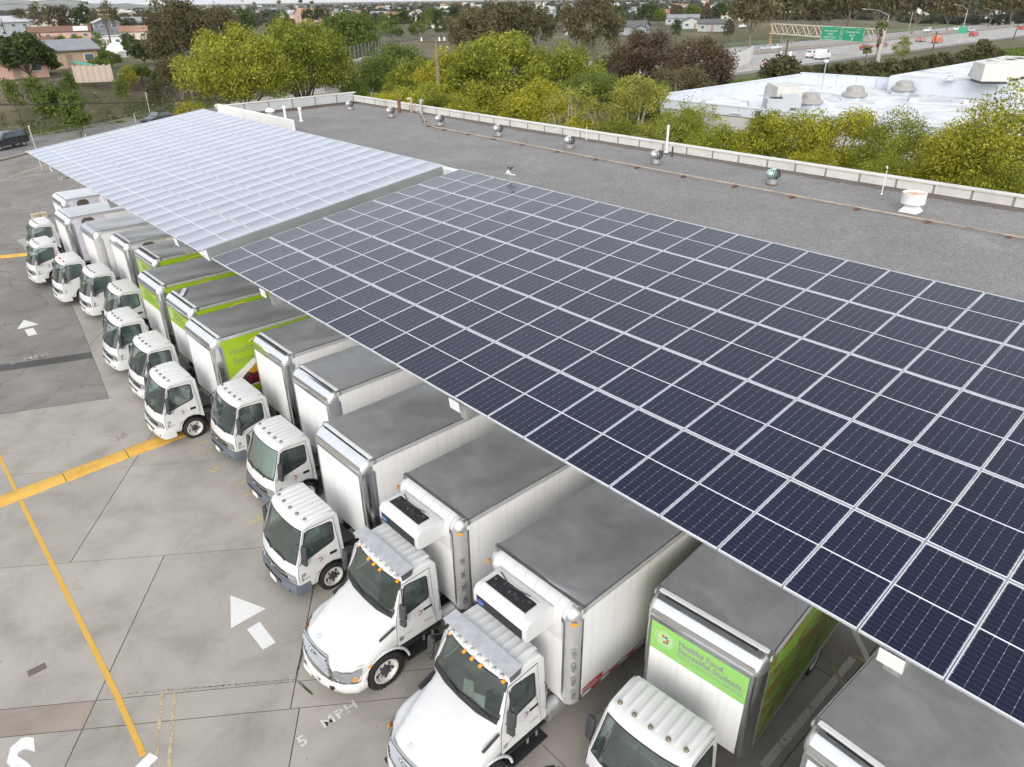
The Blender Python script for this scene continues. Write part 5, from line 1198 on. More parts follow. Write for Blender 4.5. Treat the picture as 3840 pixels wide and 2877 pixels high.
def z_at(x, y, py):
    k = (1438.5 - py) / 2672.93; d = Vector((x, y, 0)) - CAMPOS; return (k * d.dot(FWD) - d.dot(UP)) / (UP.z - k * FWD.z)
def px_of(p): d = Vector(p) - CAMPOS; return 1920 + 2672.93 * d.dot(RIGHT) / d.dot(FWD), 1438.5 - 2672.93 * d.dot(UP) / d.dot(FWD)

_proto = {}
KIND = dict(  # leaf material, clumps, leaves, leaf size factor (of crown width), clump radius, droop, bark, trunk radius factor, limbs, twigs, flat
 ficus=('ficus', 95, 40000, .0098, .26, 0, BARK, .022, 12, 0, .25), bright=('bright', 90, 30000, .0115, .27, 0, BARK, .022, 12, 0, .2), mid=('mid', 85, 34000, .0104, .27, 0, BARK, .020, 10, 0, .25),
 dark=('dark', 60, 15000, .020, .30, 0, BARKD, .02, 7, 0, .0), euc=('euc', 80, 24000, .0135, .24, .5, BARK, .017, 9, 0, -.1), brown=('brown', 80, 25000, .0125, .24, .45, BARK, .018, 10, 1, .0),
 pepper=('pepper', 64, 17000, .0125, .22, .35, BARKP, .016, 16, 2, .2), sparse=('pepper', 44, 5200, .013, .20, .3, BARKP, .018, 22, 5, .2), bare=('dry', 30, 1500, .008, .22, .2, BARKP, .016, 26, 7, .1),
 shrub=('shrub', 40, 9000, .026, .36, 0, BARKD, .016, 5, 0, .0), greenshrub=('mid', 40, 9000, .025, .36, 0, BARKD, .016, 5, 0, .0))
def tree(kind, label, px, ytop, dist, wpx, seed=0, base=.28, name=None, cat='tree', group=None, depthf=.9, hz=None, detail=1.0):
    p = atd(px, ytop, dist); g = height(p.x, p.y); ztop = p.z; H = max(ztop - g, 1.2); Wd = metres(wpx, p)
    lm, nc, nl, ls, cr, dr, bark, tr, limbs, tw, fl = KIND[kind]; cb = H * base; rz_ = (H - cb) / 2; cz = H - rz_
    key = (kind, seed % 3, round(rz_ / Wd * 4)); 
    t = thing(name or {'shrub': 'shrub', 'greenshrub': 'shrub', 'bare': 'bare_tree'}.get(kind, 'leafy_tree'), label, cat, (p.x, p.y, g), 0, group)
    det = detail * max(.3, min(1.25, (wpx / 360.0) ** 1.2)) * (1.0 if dist < 85 else (.75 if dist < 130 else (.45 if dist < 220 else .22)))
    me, C = crown_mesh('crown', seed * 31 + hash(kind) % 1 + len(kind) * 7, (Wd / 2, Wd / 2 * depthf, rz_), nc, int(nl * det), ls * Wd * (det ** -.46), LM[lm], cr, .5, -.6 if kind not in ('shrub', 'greenshrub') else -.35, dr, fl)
    put('crown', me, t, (0, 0, cz))
    put('trunk', trunk_mesh('trunk', seed, C, cz, Wd / 2, bark, max(.05, tr * Wd), limbs, .34 if base > .2 else .2, .05 * Wd, tw), t)
    return t

# big trees behind the gravel roof
G1 = 'trees behind the gravel roof building'
tree('ficus', 'broad yellow-green tree with forked pale trunk, left of the pair beyond the far solar canopy', 860, 98, 86, 470, 1, .34, group=G1)
tree('ficus', 'broad yellow-green tree right of the pair beyond the far corner of the gravel roof', 1090, 72, 93, 470, 2, .34, group=G1)
tree('bright', 'low yellow leafy bush at the left tip of the far solar canopy', 705, 352, 78, 150, 3, .12, group=G1)
tree('mid', 'wide dark-green dome tree behind the fenced bridge', 1290, 42, 150, 330, 4, .25, group=G1)
tree('mid', 'mid-green tree right of the fenced bridge', 1480, 160, 105, 330, 5, .13, group=G1)
tree('mid', 'rounded green tree just below the fenced bridge', 1325, 290, 92, 170, 6, .15, group=G1)
tree('ficus', 'yellow-green tree in front of the wooden crossarm pole', 1600, 300, 76, 330, 7, .13, group=G1)
tree('bright', 'yellow-topped tree left of the tallest green crown', 1680, 172, 90, 299, 8, .13, group=G1)
tree('ficus', 'tallest rounded green crown behind the middle of the gravel roof', 1880, 120, 88, 540, 9, .13, group=G1)
tree('ficus', 'green tree right of the tallest crown, before a reddish tree', 2110, 165, 88, 429, 10, .13, group=G1)
tree('bright', 'bushy bright tree close behind the parapet, left of centre', 1790, 315, 70, 348, 11, .13, group=G1)
tree('bright', 'bushy bright tree close behind the parapet at the fifth vent', 2010, 310, 68, 351, 12, .13, group=G1)
tree('bright', 'low yellow-green bush behind the bent pipe risers', 1460, 330, 80, 273, 13, .13, group=G1)
tree('sparse', 'thin half-bare tree with twisting pale limbs behind the sixth vent', 2150, 300, 62, 300, 14, .3, group=G1)
tree('sparse', 'greyish half-bare tree beside the feathery rounded one', 2270, 320, 60, 240, 15, .3, group=G1)
tree('pepper', 'feathery pale rounded tree before the bare grey tree', 2390, 262, 62, 360, 16, .2, group=G1)
tree('pepper', 'small feathery tree just left of the tall white roof pipe', 2490, 415, 54, 285, 17, .1, group=G1)
tree('ficus', 'yellow-green tree right of the tall white roof pipe', 2700, 440, 50, 392, 18, .13, group=G1)
tree('bright', 'yellow tree with a pale crooked trunk before the air conditioners', 2950, 395, 48, 434, 19, .3, group=G1)
tree('bright', 'yellow tree crown before the middle of the white roof', 3170, 390, 47, 461, 20, .13, group=G1)
tree('ficus', 'thinner yellow-green tree before the raised white roof', 3400, 425, 45, 445, 21, .28, group=G1)
tree('bright', 'dense bright-yellow tree behind the drum exhaust fan', 3640, 400, 42, 450, 22, .13, group=G1)
tree('bright', 'largest bright-yellow tree filling the right edge', 3840, 305, 41, 576, 23, .13, group=G1)
tree('bare', 'bare grey twiggy tree between the brown tree and white roof', 2590, 262, 72, 290, 24, .15, group=G1)
tree('brown', 'rust-brown tree beside the freeway, left of two', 2450, 105, 98, 380, 25, .25, group=G1)
tree('brown', 'rust-brown tree beside the freeway, right of two, nearest the lanes', 2630, 120, 92, 330, 26, .2, group=G1)
tree('euc', 'dark brown tree low behind the bare grey tree', 2560, 215, 84, 270, 27, .15, group=G1)
tree('euc', 'reddish-olive bushy tree between green crown and brown trees', 2290, 190, 104, 220, 28, .15, group=G1)
tree('shrub', 'olive tree standing beside the grass bank at the white roof corner', 2945, 205, 118, 170, 29, .1, cat='tree', name='leafy_tree')
tree('ficus', 'green tree filling the gap left of the yellow-topped tree', 1560, 215, 96, 300, 30, .13, group=G1)
tree('mid', 'dark-green tree behind the half-bare trees', 2230, 250, 78, 330, 31, .13, group=G1)
tree('bright', 'low yellow bush at the parapet below the half-bare trees', 2180, 430, 60, 260, 32, .13, group=G1)
tree('ficus', 'round green bush at the parapet below the feathery tree', 2330, 440, 58, 260, 33, .13, group=G1)
tree('mid', 'green tree behind the feathery rounded tree, before the brown ones', 2450, 300, 74, 300, 34, .13, group=G1)
tree('ficus', 'low green bush between the white roof and the tall roof pipe', 2610, 425, 55, 290, 35, .13, group=G1)
tree('bright', 'yellow bush right of the sixth vent, low by the parapet', 2830, 520, 46, 260, 36, .13, group=G1)
tree('bright', 'yellow bush behind the parapet left of the drum fan', 3060, 520, 43, 280, 37, .13, group=G1)
tree('ficus', 'yellow-green bush behind the parapet above the thin rod', 3330, 540, 41, 300, 38, .13, group=G1)
tree('bright', 'bright bush at the parapet in the right corner', 3760, 560, 38, 330, 39, .13, group=G1)
tree('ficus', 'green tree between yellow bush and tall crown, before the pole', 1640, 330, 72, 230, 44, .13, group=G1)
tree('mid', 'shaded green tree behind the yellow-topped tree', 1740, 205, 98, 300, 45, .13, group=G1)
tree('ficus', 'green tree hiding the left end of the white roof', 2545, 372, 60, 270, 46, .08, group=G1)
tree('sparse', 'half-bare pale tree at the left end of the white roof', 2650, 345, 62, 200, 47, .2, group=G1)
# tall eucalyptus
G2 = 'tall eucalyptus trees'
EU = [('tall ragged brown eucalyptus above the far canopy tip', 640, -30, 125, 290), ('second ragged eucalyptus, right of the tallest left one', 790, 10, 135, 250), ('low ragged brown tree on the bank edge left of the yellow-green pair', 640, 190, 118, 150), ('brown eucalyptus left of three behind the tallest green crown', 1775, 15, 170, 260), ('brown eucalyptus middle of three behind the tallest green crown', 1900, -15, 175, 260), ('brown eucalyptus right of three behind the tallest green crown', 2020, 8, 185, 170), ('tall eucalyptus with a white forked trunk by grey gabled houses', 2230, -40, 150, 260), ('eucalyptus at the end of the white sound wall', 2840, -60, 250, 200), ('eucalyptus behind the left end of the sign gantry', 2960, -70, 270, 190), ('eucalyptus behind the middle of the sign gantry', 3090, -60, 290, 190), ('eucalyptus behind the two green signs', 3210, -70, 300, 180), ('eucalyptus right of the green signs beyond the freeway', 3330, -60, 320, 170), ('eucalyptus above the freeway with a leaning pale trunk', 3460, -60, 340, 170), ('farthest right eucalyptus beyond the freeway lamp posts', 3590, -40, 360, 150), ('brown tree on the right skyline above the freeway', 3740, -30, 420, 130), ('eucalyptus leaning at the top right corner', 3830, -50, 430, 110)]
for i, (lb, px, yt, ds, wp) in enumerate(EU): tree('euc', lb, px, yt, ds, wp, 40 + i, .30, group=G2)
# left side town trees and bank shrubs
G3 = 'garden trees on the left plateau'
LT = [('dark', 'big dark tree at the left edge above the bank', 65, 122, 132, 210), ('dark', 'dark tree right behind the biggest left edge tree', 120, 150, 138, 120), ('dark', 'small dark tree before the long pink house', 160, 138, 190, 45), ('mid', 'green tree before the left half of the pink house', 222, 128, 185, 60), ('mid', 'green tree before the right half of the pink house', 275, 122, 185, 60), ('bright', 'yellow-green tree between the pink and blue-grey houses', 305, 130, 180, 45), ('mid', 'green tree touching the blue-grey gabled house', 355, 108, 190, 60), ('dark', 'dark pointed conifer right of the blue-grey house', 470, 112, 170, 55), ('dark', 'dark bush below the pointed conifer', 520, 150, 150, 120), ('mid', 'green garden bush with red blossom beside the white tent', 340, 165, 160, 110), ('mid', 'green bush left of the white garden tent', 400, 185, 145, 90), ('greenshrub', 'bush in front of the low grey-roofed house', 165, 225, 140, 110), ('greenshrub', 'bush on the bank right of the tan garden wall', 520, 240, 128, 80), ('bright', 'yellowish bush at the right end of the tan garden wall', 470, 240, 125, 70), ('greenshrub', 'tree right of the low grey-roofed house', 370, 225, 138, 90), ('dry', None, 0, 0, 0, 0), ('euc', 'olive tree left of the tall ragged eucalyptus', 590, 120, 145, 110), ('dark', 'dark bush at the foot of the tall ragged eucalyptus', 600, 235, 126, 80), ('euc', 'greyish tree beside the dark conifer', 560, 165, 150, 80)]
for i, (kd, lb, px, yt, ds, wp) in enumerate(LT):
    if lb: tree(kd, lb, px, yt, ds, wp, 60 + i, .12, group=G3)
tree('greenshrub', 'big round green shrub growing on the brown bank', 195, 300, 108, 165, 80, .02, cat='shrub'); tree('greenshrub', 'lower green shrub on the brown bank, right of the big round one', 260, 360, 101, 110, 81, .02, cat='shrub')
for i, (lb, px, yt, ds, wp) in enumerate([('leafy hedge shrub at the top of the bank by the left edge', 20, 270, 112, 70), ('leafy hedge shrub at the top of the bank above the round green shrub', 110, 268, 114, 75), ('leafy hedge shrub at the top of the bank left of the tan wall', 240, 262, 118, 65), ('dark shrub at the top of the bank right of the tan wall', 440, 270, 118, 55), ('grey shrub on the bank top near the ragged eucalyptus', 570, 290, 112, 70)]): tree('greenshrub' if i < 4 else 'shrub', lb, px, yt, ds, wp, 84 + i, .0, cat='shrub', group='shrubs along the top of the bank')
# far skyline trees
SK = [('euc', 60, 20, 420, 60), ('euc', 125, 0, 400, 70), ('euc', 190, 6, 380, 80), ('brown', 235, 8, 380, 70), ('dark', 300, 4, 370, 80), ('euc', 345, 22, 360, 50), ('euc', 385, -12, 330, 55), ('dark', 420, 20, 380, 40), ('mid', 1055, 30, 420, 60), ('dark', 1150, 25, 430, 50), ('dark', 1190, 20, 450, 50), ('brown', 1215, 18, 450, 40), ('mid', 1440, 45, 330, 60), ('dark', 1510, 35, 400, 50), ('mid', 1590, 40, 300, 60), ('dark', 1640, 25, 320, 60), ('mid', 1610, 20, 420, 50), ('dark', 1700, 15, 380, 50), ('brown', 1720, 5, 450, 60), ('dark', 2130, 40, 330, 60), ('mid', 2160, 70, 280, 50), ('dark', 2320, 15, 420, 60), ('dark', 2430, 10, 400, 90), ('mid', 2480, 25, 380, 60), ('brown', 2545, 10, 400, 60), ('mid', 2600, 15, 420, 70), ('dark', 2700, 5, 420, 60), ('brown', 2650, 0, 450, 50), ('mid', 2760, 15, 420, 60), ('dark', 2540, 65, 260, 40), ('brown', 2740, 65, 270, 50), ('mid', 2390, 100, 230, 50), ('mid', 1470, 70, 260, 90), ('mid', 1560, 75, 270, 70), ('dark', 1650, 70, 280, 50)]
ORD = ['first', 'second', 'third', 'fourth', 'fifth', 'sixth', 'seventh', 'eighth', 'ninth', 'tenth', 'eleventh', 'twelfth', 'thirteenth', 'fourteenth', 'fifteenth']
KW = dict(euc='olive-brown', brown='rust-brown', dark='dark-green', mid='mid-green'); SK.sort(key=lambda q: q[1]); SEQ = {}
for i, (kd, px, yt, ds, wp) in enumerate(SK):
    SEQ[kd] = SEQ.get(kd, -1) + 1
    tree(kd, 'small far %s tree below the skyline, %s of that colour counting from the left' % (KW[kd], ORD[SEQ[kd]]), px, yt, ds, wp, 100 + i, .1, group='far trees among the distant houses')
# cypress and palms
def cypress(label, px, ytop, dist, wpx, group=None):
    p = atd(px, ytop, dist); g = height(p.x, p.y); H = p.z - g; Wd = metres(wpx, p); t = thing('cypress_tree', label, 'tree', (p.x, p.y, g), 0, group)
    me, C = crown_mesh('crown', int(px), (Wd / 2, Wd / 2, H * .48), 26, 900, .10 * Wd, LM['dark'], .35, .3, -1, 0, 0); put('crown', me, t, (0, 0, H * .52)); MB().cyl((0, 0, H * .1), Wd * .06, H * .2, 6).put('trunk', BARKD, t)
for i, (px, yt, ds, wp) in enumerate([(1220, 14, 430, 12), (1228, 18, 430, 11), (1465, 8, 480, 9), (1480, 10, 480, 9), (2338, 30, 330, 16), (2352, 28, 330, 16), (2762, 5, 380, 14), (2775, 0, 380, 14)]): cypress('slim dark far cypress, %s counting from the left' % ORD[i], px, yt, ds, wp, 'slim far cypresses')
FROND = None
def palm(label, px, ytop, dist, wpx, name='palm_tree', skirt=True, group=None, hfix=None):
    p = atd(px, ytop, dist); g = height(p.x, p.y); Wd = metres(wpx, p); H = max(p.z - g - Wd * .22, 1.5); t = thing(name, label, 'palm tree', (p.x, p.y, g), 0, group); r = np.random.default_rng(int(px)); V = []; 
    for k in range(46):
        a = r.uniform(0, 2 * pi); e0 = r.uniform(-.5, 1.2); L = Wd / 2 * r.uniform(.8, 1.1); pts = [np.array([0., 0, 0])]
        for q in range(4): ee = e0 - .45 * q; pts.append(pts[-1] + L / 4 * np.array([cos(a) * cos(ee), sin(a) * cos(ee), sin(ee)]))
        side = np.array([-sin(a), cos(a), 0]) * L * .16
        for q in range(4):
            w0, w1 = (.4 + q * .3 if q < 2 else 1.0), (.4 + (q + 1) * .3 if q < 1 else (1.0 if q < 3 else .15)); dz = np.array([0, 0, -.10 * L])
            V += [pts[q], pts[q] + side * w0 + dz * w0, pts[q + 1] + side * w1 + dz * w1, pts[q + 1], pts[q], pts[q + 1], pts[q + 1] - side * w1 + dz * w1, pts[q] - side * w0 + dz * w0]
    put('crown', npmesh('palm_crown', V, np.arange(len(V)).reshape(-1, 4), LM['palm']), t, (0, 0, H))
    MB().tube([(0, 0, -.3), (.1, 0, H * .5), (0, 0, H)], [Wd * .06, Wd * .05, Wd * .045], 8).put('trunk', BARK, t, smooth=60)
    if skirt: me, C = crown_mesh('dry_skirt', int(px) + 1, (Wd * .15, Wd * .15, H * .30), 20, 500, Wd * .05, LM['dry'], .4, .3, -1, .6); put('dry_skirt', me, t, (0, 0, H * .66))
palm('shaggy palm standing before the right post of the sign gantry', 3312, 78, 196, 62); palm('short palm at the foot of the sign gantry right post', 3258, 170, 172, 52, skirt=False)
for i, (px, yt, ds, wp, lb) in enumerate([(952, 7, 420, 18, 'skyline palm left of three, by the clock tower'), (1045, 0, 400, 24, 'skyline palm above the large tan building'), (1125, -4, 400, 24, 'skyline palm above the pale blue house'), (1168, 3, 420, 22, 'skyline palm right of three above the pink gabled house')]): palm(lb, px, yt, ds, wp, skirt=False, group='palms on the skyline')
tree('pepper', 'weeping green tree between palm and freeway lamp', 3392, 128, 190, 75, 95, .15)
# shrubs along the near side of the freeway
A0, B0 = at(2990, 262), at(3790, 165); 
SHP = sorted([(3020, 238, 88), (3085, 235, 95), (3150, 235, 95), (3215, 228, 90), (3285, 228, 90), (3350, 218, 95), (3420, 213, 95), (3490, 203, 95), (3555, 188, 90), (3620, 183, 100), (3690, 148, 110), (3740, 178, 70), (3120, 263, 80), (3260, 253, 80)])
for i, (px, yt, wp) in enumerate(SHP): tree('shrub', 'olive-brown shrub in the hedge beside the freeway, %s from its left end' % ORD[i], px, yt, 128 + .085 * (px - 3020), wp, 120 + i, .0, cat='shrub', group='shrubs in the hedge beside the freeway')
# ground cover on the bank, grass by the freeway, distant woods: masses nobody could count
r = np.random.default_rng(5); pts = []
while len(pts) < 6000:
    s_, t_ = r.uniform(-.5, 13), r.uniform(-60, 60); x_, y_ = 7 - .353 * s_ + .936 * t_, 83 + .936 * s_ + .353 * t_
    if r.uniform() < .35 + .5 * (np.sin(x_ * .35) * np.cos(y_ * .5) > .1): pts.append((x_, y_, height(x_, y_) + .05))
tag(scatter_leaves('bank_ground_cover', pts, .22, LM['dry'], 6), 'dry brown scrub covering the sloping bank', 'ground cover', kind='stuff')
pts = [];
while len(pts) < 5000:
    s_, t_ = r.uniform(-2.5, 4), r.uniform(-50, 50); x_, y_ = 7 - .353 * s_ + .936 * t_, 83 + .936 * s_ + .353 * t_
    if np.sin(x_ * .5 + 1) + np.sin(x_ * 1.3) > -.6: pts.append((x_, y_, height(x_, y_) + .05))
tag(scatter_leaves('verge_grass', pts, .20, LM['grass'], 7, up=.3), 'green grass at the foot of the bank', 'grass', kind='stuff')
pts = []
fa, fb = at(2640, 330), at(3840, 185)
for k in range(16000):
    u, v = r.uniform(-.1, 1.3), r.uniform(0, 1); q = fa.lerp(fb, u); pts.append((q.x + v * 2, q.y + 3 - 16 * v, .1))
tag(scatter_leaves('freeway_verge_grass', pts, .38, LM['grass'], 8, up=.5), 'fresh green grass strip along the near side of the freeway', 'grass', kind='stuff')
V = []; F = []
r = np.random.default_rng(12); n = 3000
az = r.uniform(radians(4), radians(98), n); dd = 430 + 2600 * r.uniform(0, 1, n) ** 1.6; cx, cy = dd * np.cos(az), dd * np.sin(az); sz = r.uniform(3, 7, n)
q = 22; Pp = np.repeat(np.stack([cx, cy, sz * .55], 1), q, 0); e = r.normal(size=(n * q, 3)); e /= np.linalg.norm(e, axis=1)[:, None]; S = np.repeat(sz, q)[:, None]
Pp = Pp + e * S * np.array([[1.0, 1.0, .65]]) * r.uniform(.5, 1, (n * q, 1)); a_ = np.cross(e, r.normal(size=e.shape)); a_ /= np.linalg.norm(a_, axis=1)[:, None]; b_ = np.cross(e, a_); ss = S * r.uniform(.25, .45, (n * q, 1))
V = np.stack([Pp - a_ * ss, Pp + b_ * ss, Pp + a_ * ss, Pp - b_ * ss], 1).reshape(-1, 3)
tag(put('far_woods', npmesh('far_woods', V, np.arange(len(V)).reshape(-1, 4), leaf_mat('far_tree_leaves', (0.030, 0.042, 0.022), (0.055, 0.064, 0.034), (0.10, 0.098, 0.06)))), 'far-off trees merging into one mass below the skyline', 'woods', kind='stuff')

# ------------------------------------------------------------------ local road, bridge, freeway
road = MB().poly([(-40, 42.5, .02), (5.2, 68.6, .02), (13.6, 76.2, .02), (40, 89, .02), (90, 112, .02), (90, 121, .02), (30, 93.5, .02), (19.0, 86.2, .02), (6.2, 80.2, .02), (-40, 58, .02)]).put('road', ROADM); tag(road, kind='structure')
for off, nm in ((0.0, 'kerb'), (1, 'kerb')):
    pp = [(-40, 42.3), (5.2, 68.4), (13.6, 76.0), (40, 88.8)] if off == 0 else [(-40, 58.2), (6.2, 80.4), (19.0, 86.4), (30, 93.7)]
    for (x0, y0), (x1, y1) in zip(pp, pp[1:]):
        d = Vector((x1 - x0, y1 - y0, 0)); MB().box(((x0 + x1) / 2, (y0 + y1) / 2, .07), (d.length, .25, .14), 0, atan2(d.y, d.x)).put('kerb', CONC, road)
fw_a, fw_b, fw_c, fw_d = at(2730, 284), at(3840, 136), at(2682, 182), at(3840, 66)
dirf = (fw_b - fw_a).normalized(); nrf = Vector((-dirf.y, dirf.x, 0)); wid = (fw_c - fw_a).dot(nrf); org = fw_a - dirf * 90; Lf = 900
def fwp(u, v, z=.03): q = org + dirf * u + nrf * v; return (q.x, q.y, z)
fwy = MB().poly([fwp(0, -1), fwp(Lf, -1), fwp(Lf, wid), fwp(0, wid)]).put('freeway', FREEM); tag(fwy, kind='structure')
def fstrip(name, v0, v1, mat, z): MB().poly([fwp(0, v0, z), fwp(Lf, v0, z), fwp(Lf, v1, z), fwp(0, v1, z)]).put(name, mat, fwy)
med = wid * .56
fstrip('far_grass_verge', wid + .5, wid + 17, mottled('verge_grass_green', (.10, .13, .05), .3, .15, .95, world=True), .05)
fstrip('shoulder', -1, 2.4, ROADM, .034); fstrip('median_strip', med - 2.6, med + 2.6, ROADM, .034); fstrip('shoulder', wid - 3, wid, ROADM, .034)
for v in (2.6, med - 2.8, med + 2.8, wid - 3.2): fstrip('edge_line', v - .16, v + .16, PWHITE, .040)
bm_ = MB(); bm_.box((Vector(fwp(Lf / 2, med)) + Vector((0, 0, .45))), (Lf, .45, .9), 0, atan2(dirf.y, dirf.x)); bm_.put('median_barrier', CONC, fwy)
ld = MB(); 
for v in list(np.linspace(2.6, med - 2.8, 6)[1:-1]) + list(np.linspace(med + 2.8, wid - 3.2, 5)[1:-1]):
    for k in range(60): u = 12 * k + 2; ld.poly([fwp(u, v - .09, .042), fwp(u + 4, v - .09, .042), fwp(u + 4, v + .09, .042), fwp(u, v + .09, .042)])
tag(ld.put('lane_dashes', PWHITE, fwy), kind='stuff')

def pole_between(name, label, base, top, r, mat, cat, z0=None): pass
def lamp(label, bx, by, topy, armpx, armpy, z0=0.0):
    b = at(bx, by, z0); h = z_at(b.x, b.y, topy) - z0; t = thing('street_lamp', label, 'street lamp', (b.x, b.y, z0)); MB().tube([(0, 0, 0), (0, 0, h * .6), (0, 0, h)], [.16, .12, .08], 8).put('pole', STEEL, t, smooth=60)
    px0 = px_of((b.x, b.y, z0 + h))[0]; ln = metres(abs(armpx - px0), b) * 1.1; s = 1 if armpx > px0 else -1; d = Vector((RIGHT.x, RIGHT.y, 0)).normalized() * s; rise = h * 0 + metres(max(topy - armpy, 4), b) * 1.0
    MB().tube([(0, 0, h), tuple(d * ln * .45 + Vector((0, 0, h + rise * .75))), tuple(d * ln + Vector((0, 0, h + rise)))], [.07, .06, .05], 6).put('arm', STEEL, t, smooth=60)
    e = d * ln; MB().box((e.x, e.y, h + rise - .04), (.8, .26, .12), 0, atan2(d.y, d.x)).put('lamp_head', STEEL, t, bevel=.04); return t
lamp('freeway lamp post behind the palm, arm to the left', 3296, 235, 58, 3248, 36); lamp('freeway lamp post right of the palm, arm to the right', 3408, 112, 20, 3472, 4); 
l3 = lamp('freeway lamp post carrying a small green sign', 3597, 162, 38, 3585, 20); MB().box((-.3, -.2, 3.6), (.06, 2.6, 1.8), 0, atan2(dirf.y, dirf.x)).put('small_sign', mottled('green_sign_sheeting', (.05, .36, .22), .05, 2, .4), l3)
lamp('street lamp by the fenced bridge with arm to the left', 1373, 172, 103, 1345, 98, 4.0)
lamp('small lamp post on the far side of the freeway by the sound wall', 2572, 65, 20, 2580, 15); lamp('small lamp post beyond the tan-roofed house', 2778, 45, 22, 2782, 18)

def upole(label, bx, by, topy, z0=0.0, arms=1, dark=True, r=.14, lean=0):
    b = at(bx, by, z0); h = z_at(b.x, b.y, topy) - z0; t = thing('utility_pole', label, 'utility pole', (b.x, b.y, z0)); MB().tube([(0, 0, 0), (lean, 0, h)], [r * 1.3, r], 8).put('pole', BARKD if dark else BARKP, t, smooth=60)
    d = Vector((RIGHT.x, RIGHT.y, 0)).normalized()
    for k in range(arms):
        MB().box((lean, 0, h - .5 - k * .9), (2.6, .12, .14), 0, atan2(d.y, d.x)).put('crossarm', BARKD, t)
        for s in (-1.1, -.5, .5, 1.1): MB().cyl((lean + d.x * s, d.y * s, h - .32 - k * .9), .06, .22, 6).put('insulator', WHITEPLAIN, t)
    return t, (b.x + lean, b.y, z0 + h - .45)
p1 = upole('brown pole with white transformers before the freeway', 2943, 228, 150, 0, 1, True, .2); 
for s in (-1.0, 1.0): MB().cyl((s * .74, -s * .67, p1[1][2] - 2.6), .35, 1.1, 12).put('transformer', WHITEPLAIN, p1[0], smooth=50)
upole('slim brown pole before the freeway, right of the shrubs', 3498, 185, 118, 0, 1); upole('leaning brown pole at the right end of the hedge', 3800, 148, 92, 0, 1, True, .14, .6)
upole('dark leaning pole in front of the blue-grey gabled house', 418, 168, 50, 4.6, 1, True, .16); upole('thin pole behind the blue-grey gabled house', 435, 98, 52, 4.6, 0, True, .12); upole('dark pole at the left edge by the grey sided house', 20, 125, 70, 4.6, 0, True, .14); upole('thin dark pole between grey sided and pink houses', 108, 142, 90, 4.6, 0, True, .12)
upole('pale wooden pole before the pink gabled house', 1100, 93, 46, 2, 0, False, .25); upole('brown pole right of the pink gabled house', 1198, 128, 78, 3, 0, False, .2); upole('dark pole beside the orange gabled house', 1562, 68, 15, 1, 1, True, .18); upole('slim dark pole before the far grey gables', 2410, 90, 36, 1, 0, True, .18); upole('pole left of the tan-roofed house', 2502, 80, 36, 1, 0, True, .16)
pm = at(1649, 411, 4.0); tm = thing('utility_pole', 'wooden pole with crossarm and white insulators rising through the green trees', 'utility pole', (pm.x, pm.y, 0)); hm = z_at(pm.x, pm.y, 150); MB().tube([(0, 0, 0), (0, 0, hm)], [.18, .14], 8).put('pole', BARK, tm, smooth=60)
dR = Vector((RIGHT.x, RIGHT.y, 0)).normalized(); MB().box((-dR.x * .3, -dR.y * .3, hm - .15), (2.7, .12, .14), 0, atan2(dR.y, dR.x)).put('crossarm', BARKD, tm)
for s in (-1.4, .35, .85): MB().lathe([(.10, 0), (.10, .06), (.05, .09), (.09, .13), (.04, .30), (.001, .36)], 8, 0, None, (dR.x * s, dR.y * s, hm - .08)).put('insulator', WHITEPLAIN, tm)
def wire(label, a, b, sag=.8, r=.02, n=14, group=None):
    a, b = Vector(a), Vector(b); pts = [a.lerp(b, k / n) + Vector((0, 0, -sag * 4 * (k / n) * (1 - k / n))) for k in range(n + 1)]; return tag(MB().tube(pts, r, 4).put('overhead_wire', BLACK, smooth=60), label, 'wire', group)
wb = Vector((pm.x, pm.y, hm)) - dR * 1.5
for k, (dx, dz) in enumerate(((0, 0), (.5, .1), (1.2, 0))): wire(('first', 'middle', 'last')[k] + ' of three thin wires running left from the crossarm pole, from its left tip inward', wb + dR * dx + Vector((0, 0, dz)), Vector(at(1198, 80, 12 + k * .4)) if False else Vector((at(1198, 128, 3).x, at(1198, 128, 3).y, 9.5 + k * .5)), 1.2, .018, group='wires at the crossarm pole')
a_, b_ = atd(-60, 393, 62), atd(760, 372, 78); wire('black overhead cable crossing in front of the brown bank', a_, b_, .12, .035); a_, b_ = atd(-60, 338, 95), atd(760, 322, 105); wire('faint thin wire crossing the brown bank above the cable', a_, b_, .1, .014)

# fenced bridge
DARKSTEEL = mottled('dull_fence_steel', (.26, .26, .26), .1, 3, .6, .3)
bx = atd(1225, 262, 118); by_ = atd(1420, 200, 150); dv = (by_ - bx); br = thing('footbridge', 'concrete bridge with tall chain-link fence between the trees', 'bridge', (bx.x, bx.y, bx.z)); ang = atan2(dv.y, dv.x); L_ = dv.length * 1.3
br.rotation_euler = (0, 0, ang)
MB().bb((-2, -1.5, -1.3), (L_, 1.5, 0)).put('deck', mottled('warm_concrete', (.42, .37, .30), .06, 1, .8), br); MB().bb((-2, -1.62, 0), (L_, -1.45, .45)).put('parapet', CONC, br)
fm = N('chain_link_mesh'); fm.set(c=(.22, .22, .22), m=.3, r=.6, a=.22); 
MB().poly([(-2, -1.5, .45), (L_, -1.5, .45), (L_, -1.5, 2.7), (-2, -1.5, 2.7)]).put('fence_mesh', fm.mat, br)
for k in range(int(L_ / 2.4)): MB().cyl((2.4 * k - 1.5, -1.55, 1.35), .04, 2.7, 6).put('fence_post', DARKSTEEL, br)
for k in (1.5, 14): MB().bb((k, -1.2, -8), (k + 1.4, 1.2, -1.3)).put('pier', CONC, br)

